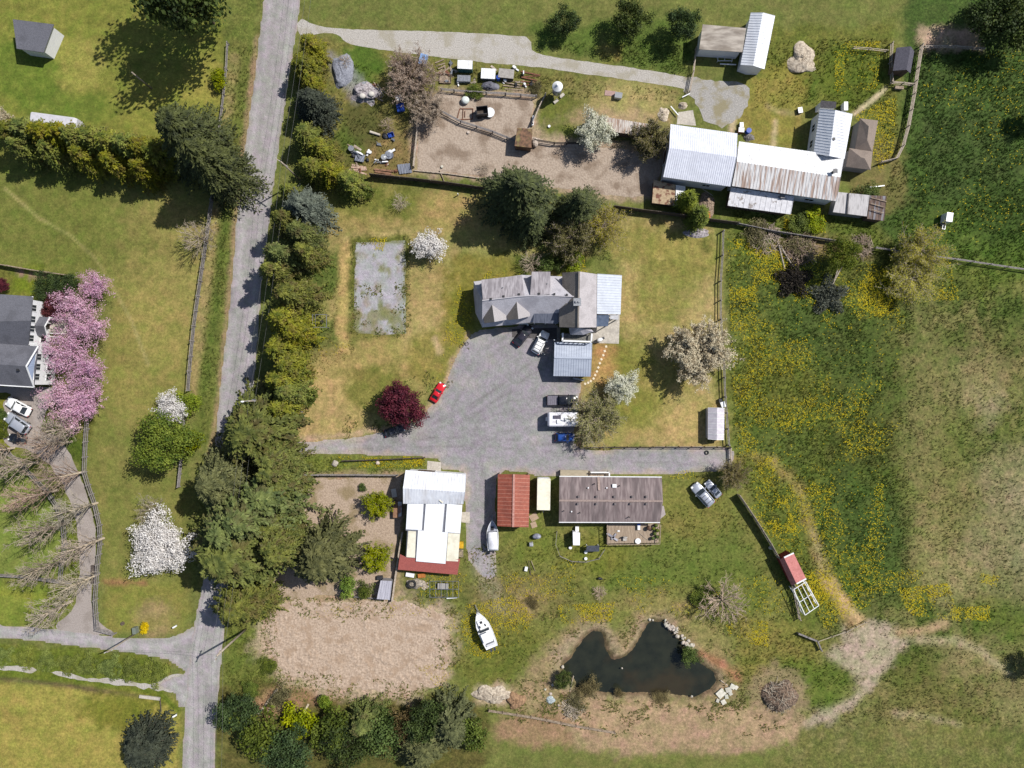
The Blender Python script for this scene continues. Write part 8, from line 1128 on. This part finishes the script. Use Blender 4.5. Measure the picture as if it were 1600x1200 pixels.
# greenhouse skeleton beside the red shed
P4 = Z3([(1240,921,2.0), (1259,909,2.0), (1279.5,946,2.0), (1258,961,2.0)]); cn = sum(P4, Vector()) / 4; t = thing('bare_greenhouse', 'bare white greenhouse frame at the end of the red shed', 'greenhouse frame', (cn.x, cn.y, 0)); k = MB()
for i in range(4): k.beam(P4[i], P4[(i + 1) % 4], .12, .1)
for s in (.33, .66): k.beam(P4[0].lerp(P4[1], s), P4[3].lerp(P4[2], s), .1, .08)
k.beam(P4[0].lerp(P4[3], .5), P4[1].lerp(P4[2], .5), .1, .08); part('top_frame', k, FRAMEW, t)
for a, b in ((0, 3), (1, 2)):
    for s in (0, .5, 1): q = P4[a].lerp(P4[b], s); k = MB(); k.box((q.x, q.y, .98), (.12, .12, 1.9)); part('post', k, FRAMEW, t)
k = MB()
for a, b in ((0, 3), (1, 2)): k.beam(P4[a] - Vector((0, 0, 1.1)), P4[b] - Vector((0, 0, 1.1)), .1, .08); k.beam(P4[a] - Vector((0, 0, 1.9)), P4[a].lerp(P4[b], .5), .08, .06); k.beam(P4[b] - Vector((0, 0, 1.9)), P4[a].lerp(P4[b], .5), .08, .06)
part('brace', k, FRAMEW, t); w = W(1204, 855); k = MB(); k.ball((w.x, w.y, .3), (.5, .4, .35), 9, 6); solo('boulder', k, STONE, 'pale boulder at the meadow fence above the red shed', 'boulder', smooth=True)
heap('pebble_heap', 'small heap of pale blue pebbles west of the pond', 'pebble heap', 860, 1094, .8, .7, .3, M('blue_pebbles', A(196,206,206), A(130,140,144), 6, .8, bump=.8), 35, 18)
w = W(147, 897); k = MB(); k.box((w.x, w.y, .15), (.8, 3.2, .3)); solo('manhole_kerb', k, M('dark_kerb', A(92,82,78), A(70,62,58), 3, .9), 'long dark kerb box beside the west driveway', 'kerb')
k = MB(); w = W(255, 1053); k.beam(W(218,1088,.35), W(250,1092,.35), .5, .25); solo('stone_edging', k, CONC, 'pale stone edging at the end of the verge by the junction', 'edging', loc=tuple(W(234,1090))); stick((250,1092,.3), (252,1112,.3), .09, DARKW, 'dark rail beside the pale stone edging', 'rail', 'rail')
w = W(214, 983); k = MB(); k.box((w.x, w.y, .5), (.6, 1.1, 1.0), .1); solo('cabinet', k, M('green_cabinet', A(120,128,118), None, 3, .6), 'grey-green utility cabinet beside the yellow shrub', 'cabinet'); w = W(192, 974); k = MB(); k.tube((w.x, w.y, 0), (w.x, w.y, .3), .35, .3, 10); solo('stump', k, BARK, 'small brown stump on the lawn west of the yellow shrub', 'stump')
sheet('gravel_strip', [(-40,1040),(10,1041),(40,1042),(58,1047),(50,1052),(20,1048),(-40,1046)], .003, GRAV, .25); sheet('gravel_strip', [(78,1049),(110,1052),(130,1058),(168,1060),(205,1064),(240,1067),(262,1056),(288,1054),(272,1080),(225,1075),(170,1068),(110,1060)], .003, GRAV, .25)
# loose litter of the yard of junk
g7 = np.random.default_rng(77)
def litter(n, boxes, make, name, label, cat, group):
    for i in range(n):
        x0, y0, x1, y1 = boxes[i % len(boxes)]; px, py = g7.uniform(x0, x1), g7.uniform(y0, y1); w = W(px, py); o = link(name, make[i % len(make)], None); o.location = (w.x, w.y, .02); o.rotation_euler = (g7.uniform(-.15, .15), g7.uniform(-.15, .15), g7.uniform(0, 6)); o.scale = (g7.uniform(.6, 1.3), g7.uniform(.6, 1.3), 1); tagit(o, label, cat, group)
def mk(name, f, mat): k = MB(); f(k); me = bpy.data.meshes.new(name); me.from_pydata(k.v, [], k.f); me.update(); me.materials.append(mat); return me
JB = [(684,98,712,128),(700,98,850,136),(545,205,635,268),(552,230,612,258),(560,130,600,165),(735,126,850,140)]
litter(26, JB, [mk('loose_board', lambda k: k.box((0, 0, .06), (1.7, .2, .08)), WOOD), mk('loose_board', lambda k: k.box((0, 0, .05), (1.2, .3, .06)), PALEF)], 'loose_board', 'weathered loose board among the scrap of the northern yard', 'board', 'loose boards in the northern yard')
litter(30, JB, [mk('metal_scrap', lambda k: (k.box((0, 0, .15), (.7, .5, .3)), k.beam((-.6, .3, .2), (.5, -.4, .35), .1, .1)), STEEL), mk('metal_scrap', lambda k: (k.box((.1, 0, .2), (.5, .6, .35)), k.tube((-.4, 0, .1), (-.2, .3, .5), .14, .14, 8)), DARKMET), mk('metal_scrap', lambda k: (k.box((0, 0, .12), (.9, .35, .2)), k.box((.2, .1, .3), (.3, .3, .2))), RUST), mk('metal_scrap', lambda k: (k.tube((0, 0, 0), (0, 0, .5), .3, .3, 10), k.box((.5, 0, .1), (.4, .3, .2))), CLEANW)], 'metal_scrap', 'small piece of metal scrap among the weeds of the northern yard', 'scrap', 'metal scrap in the northern yard')
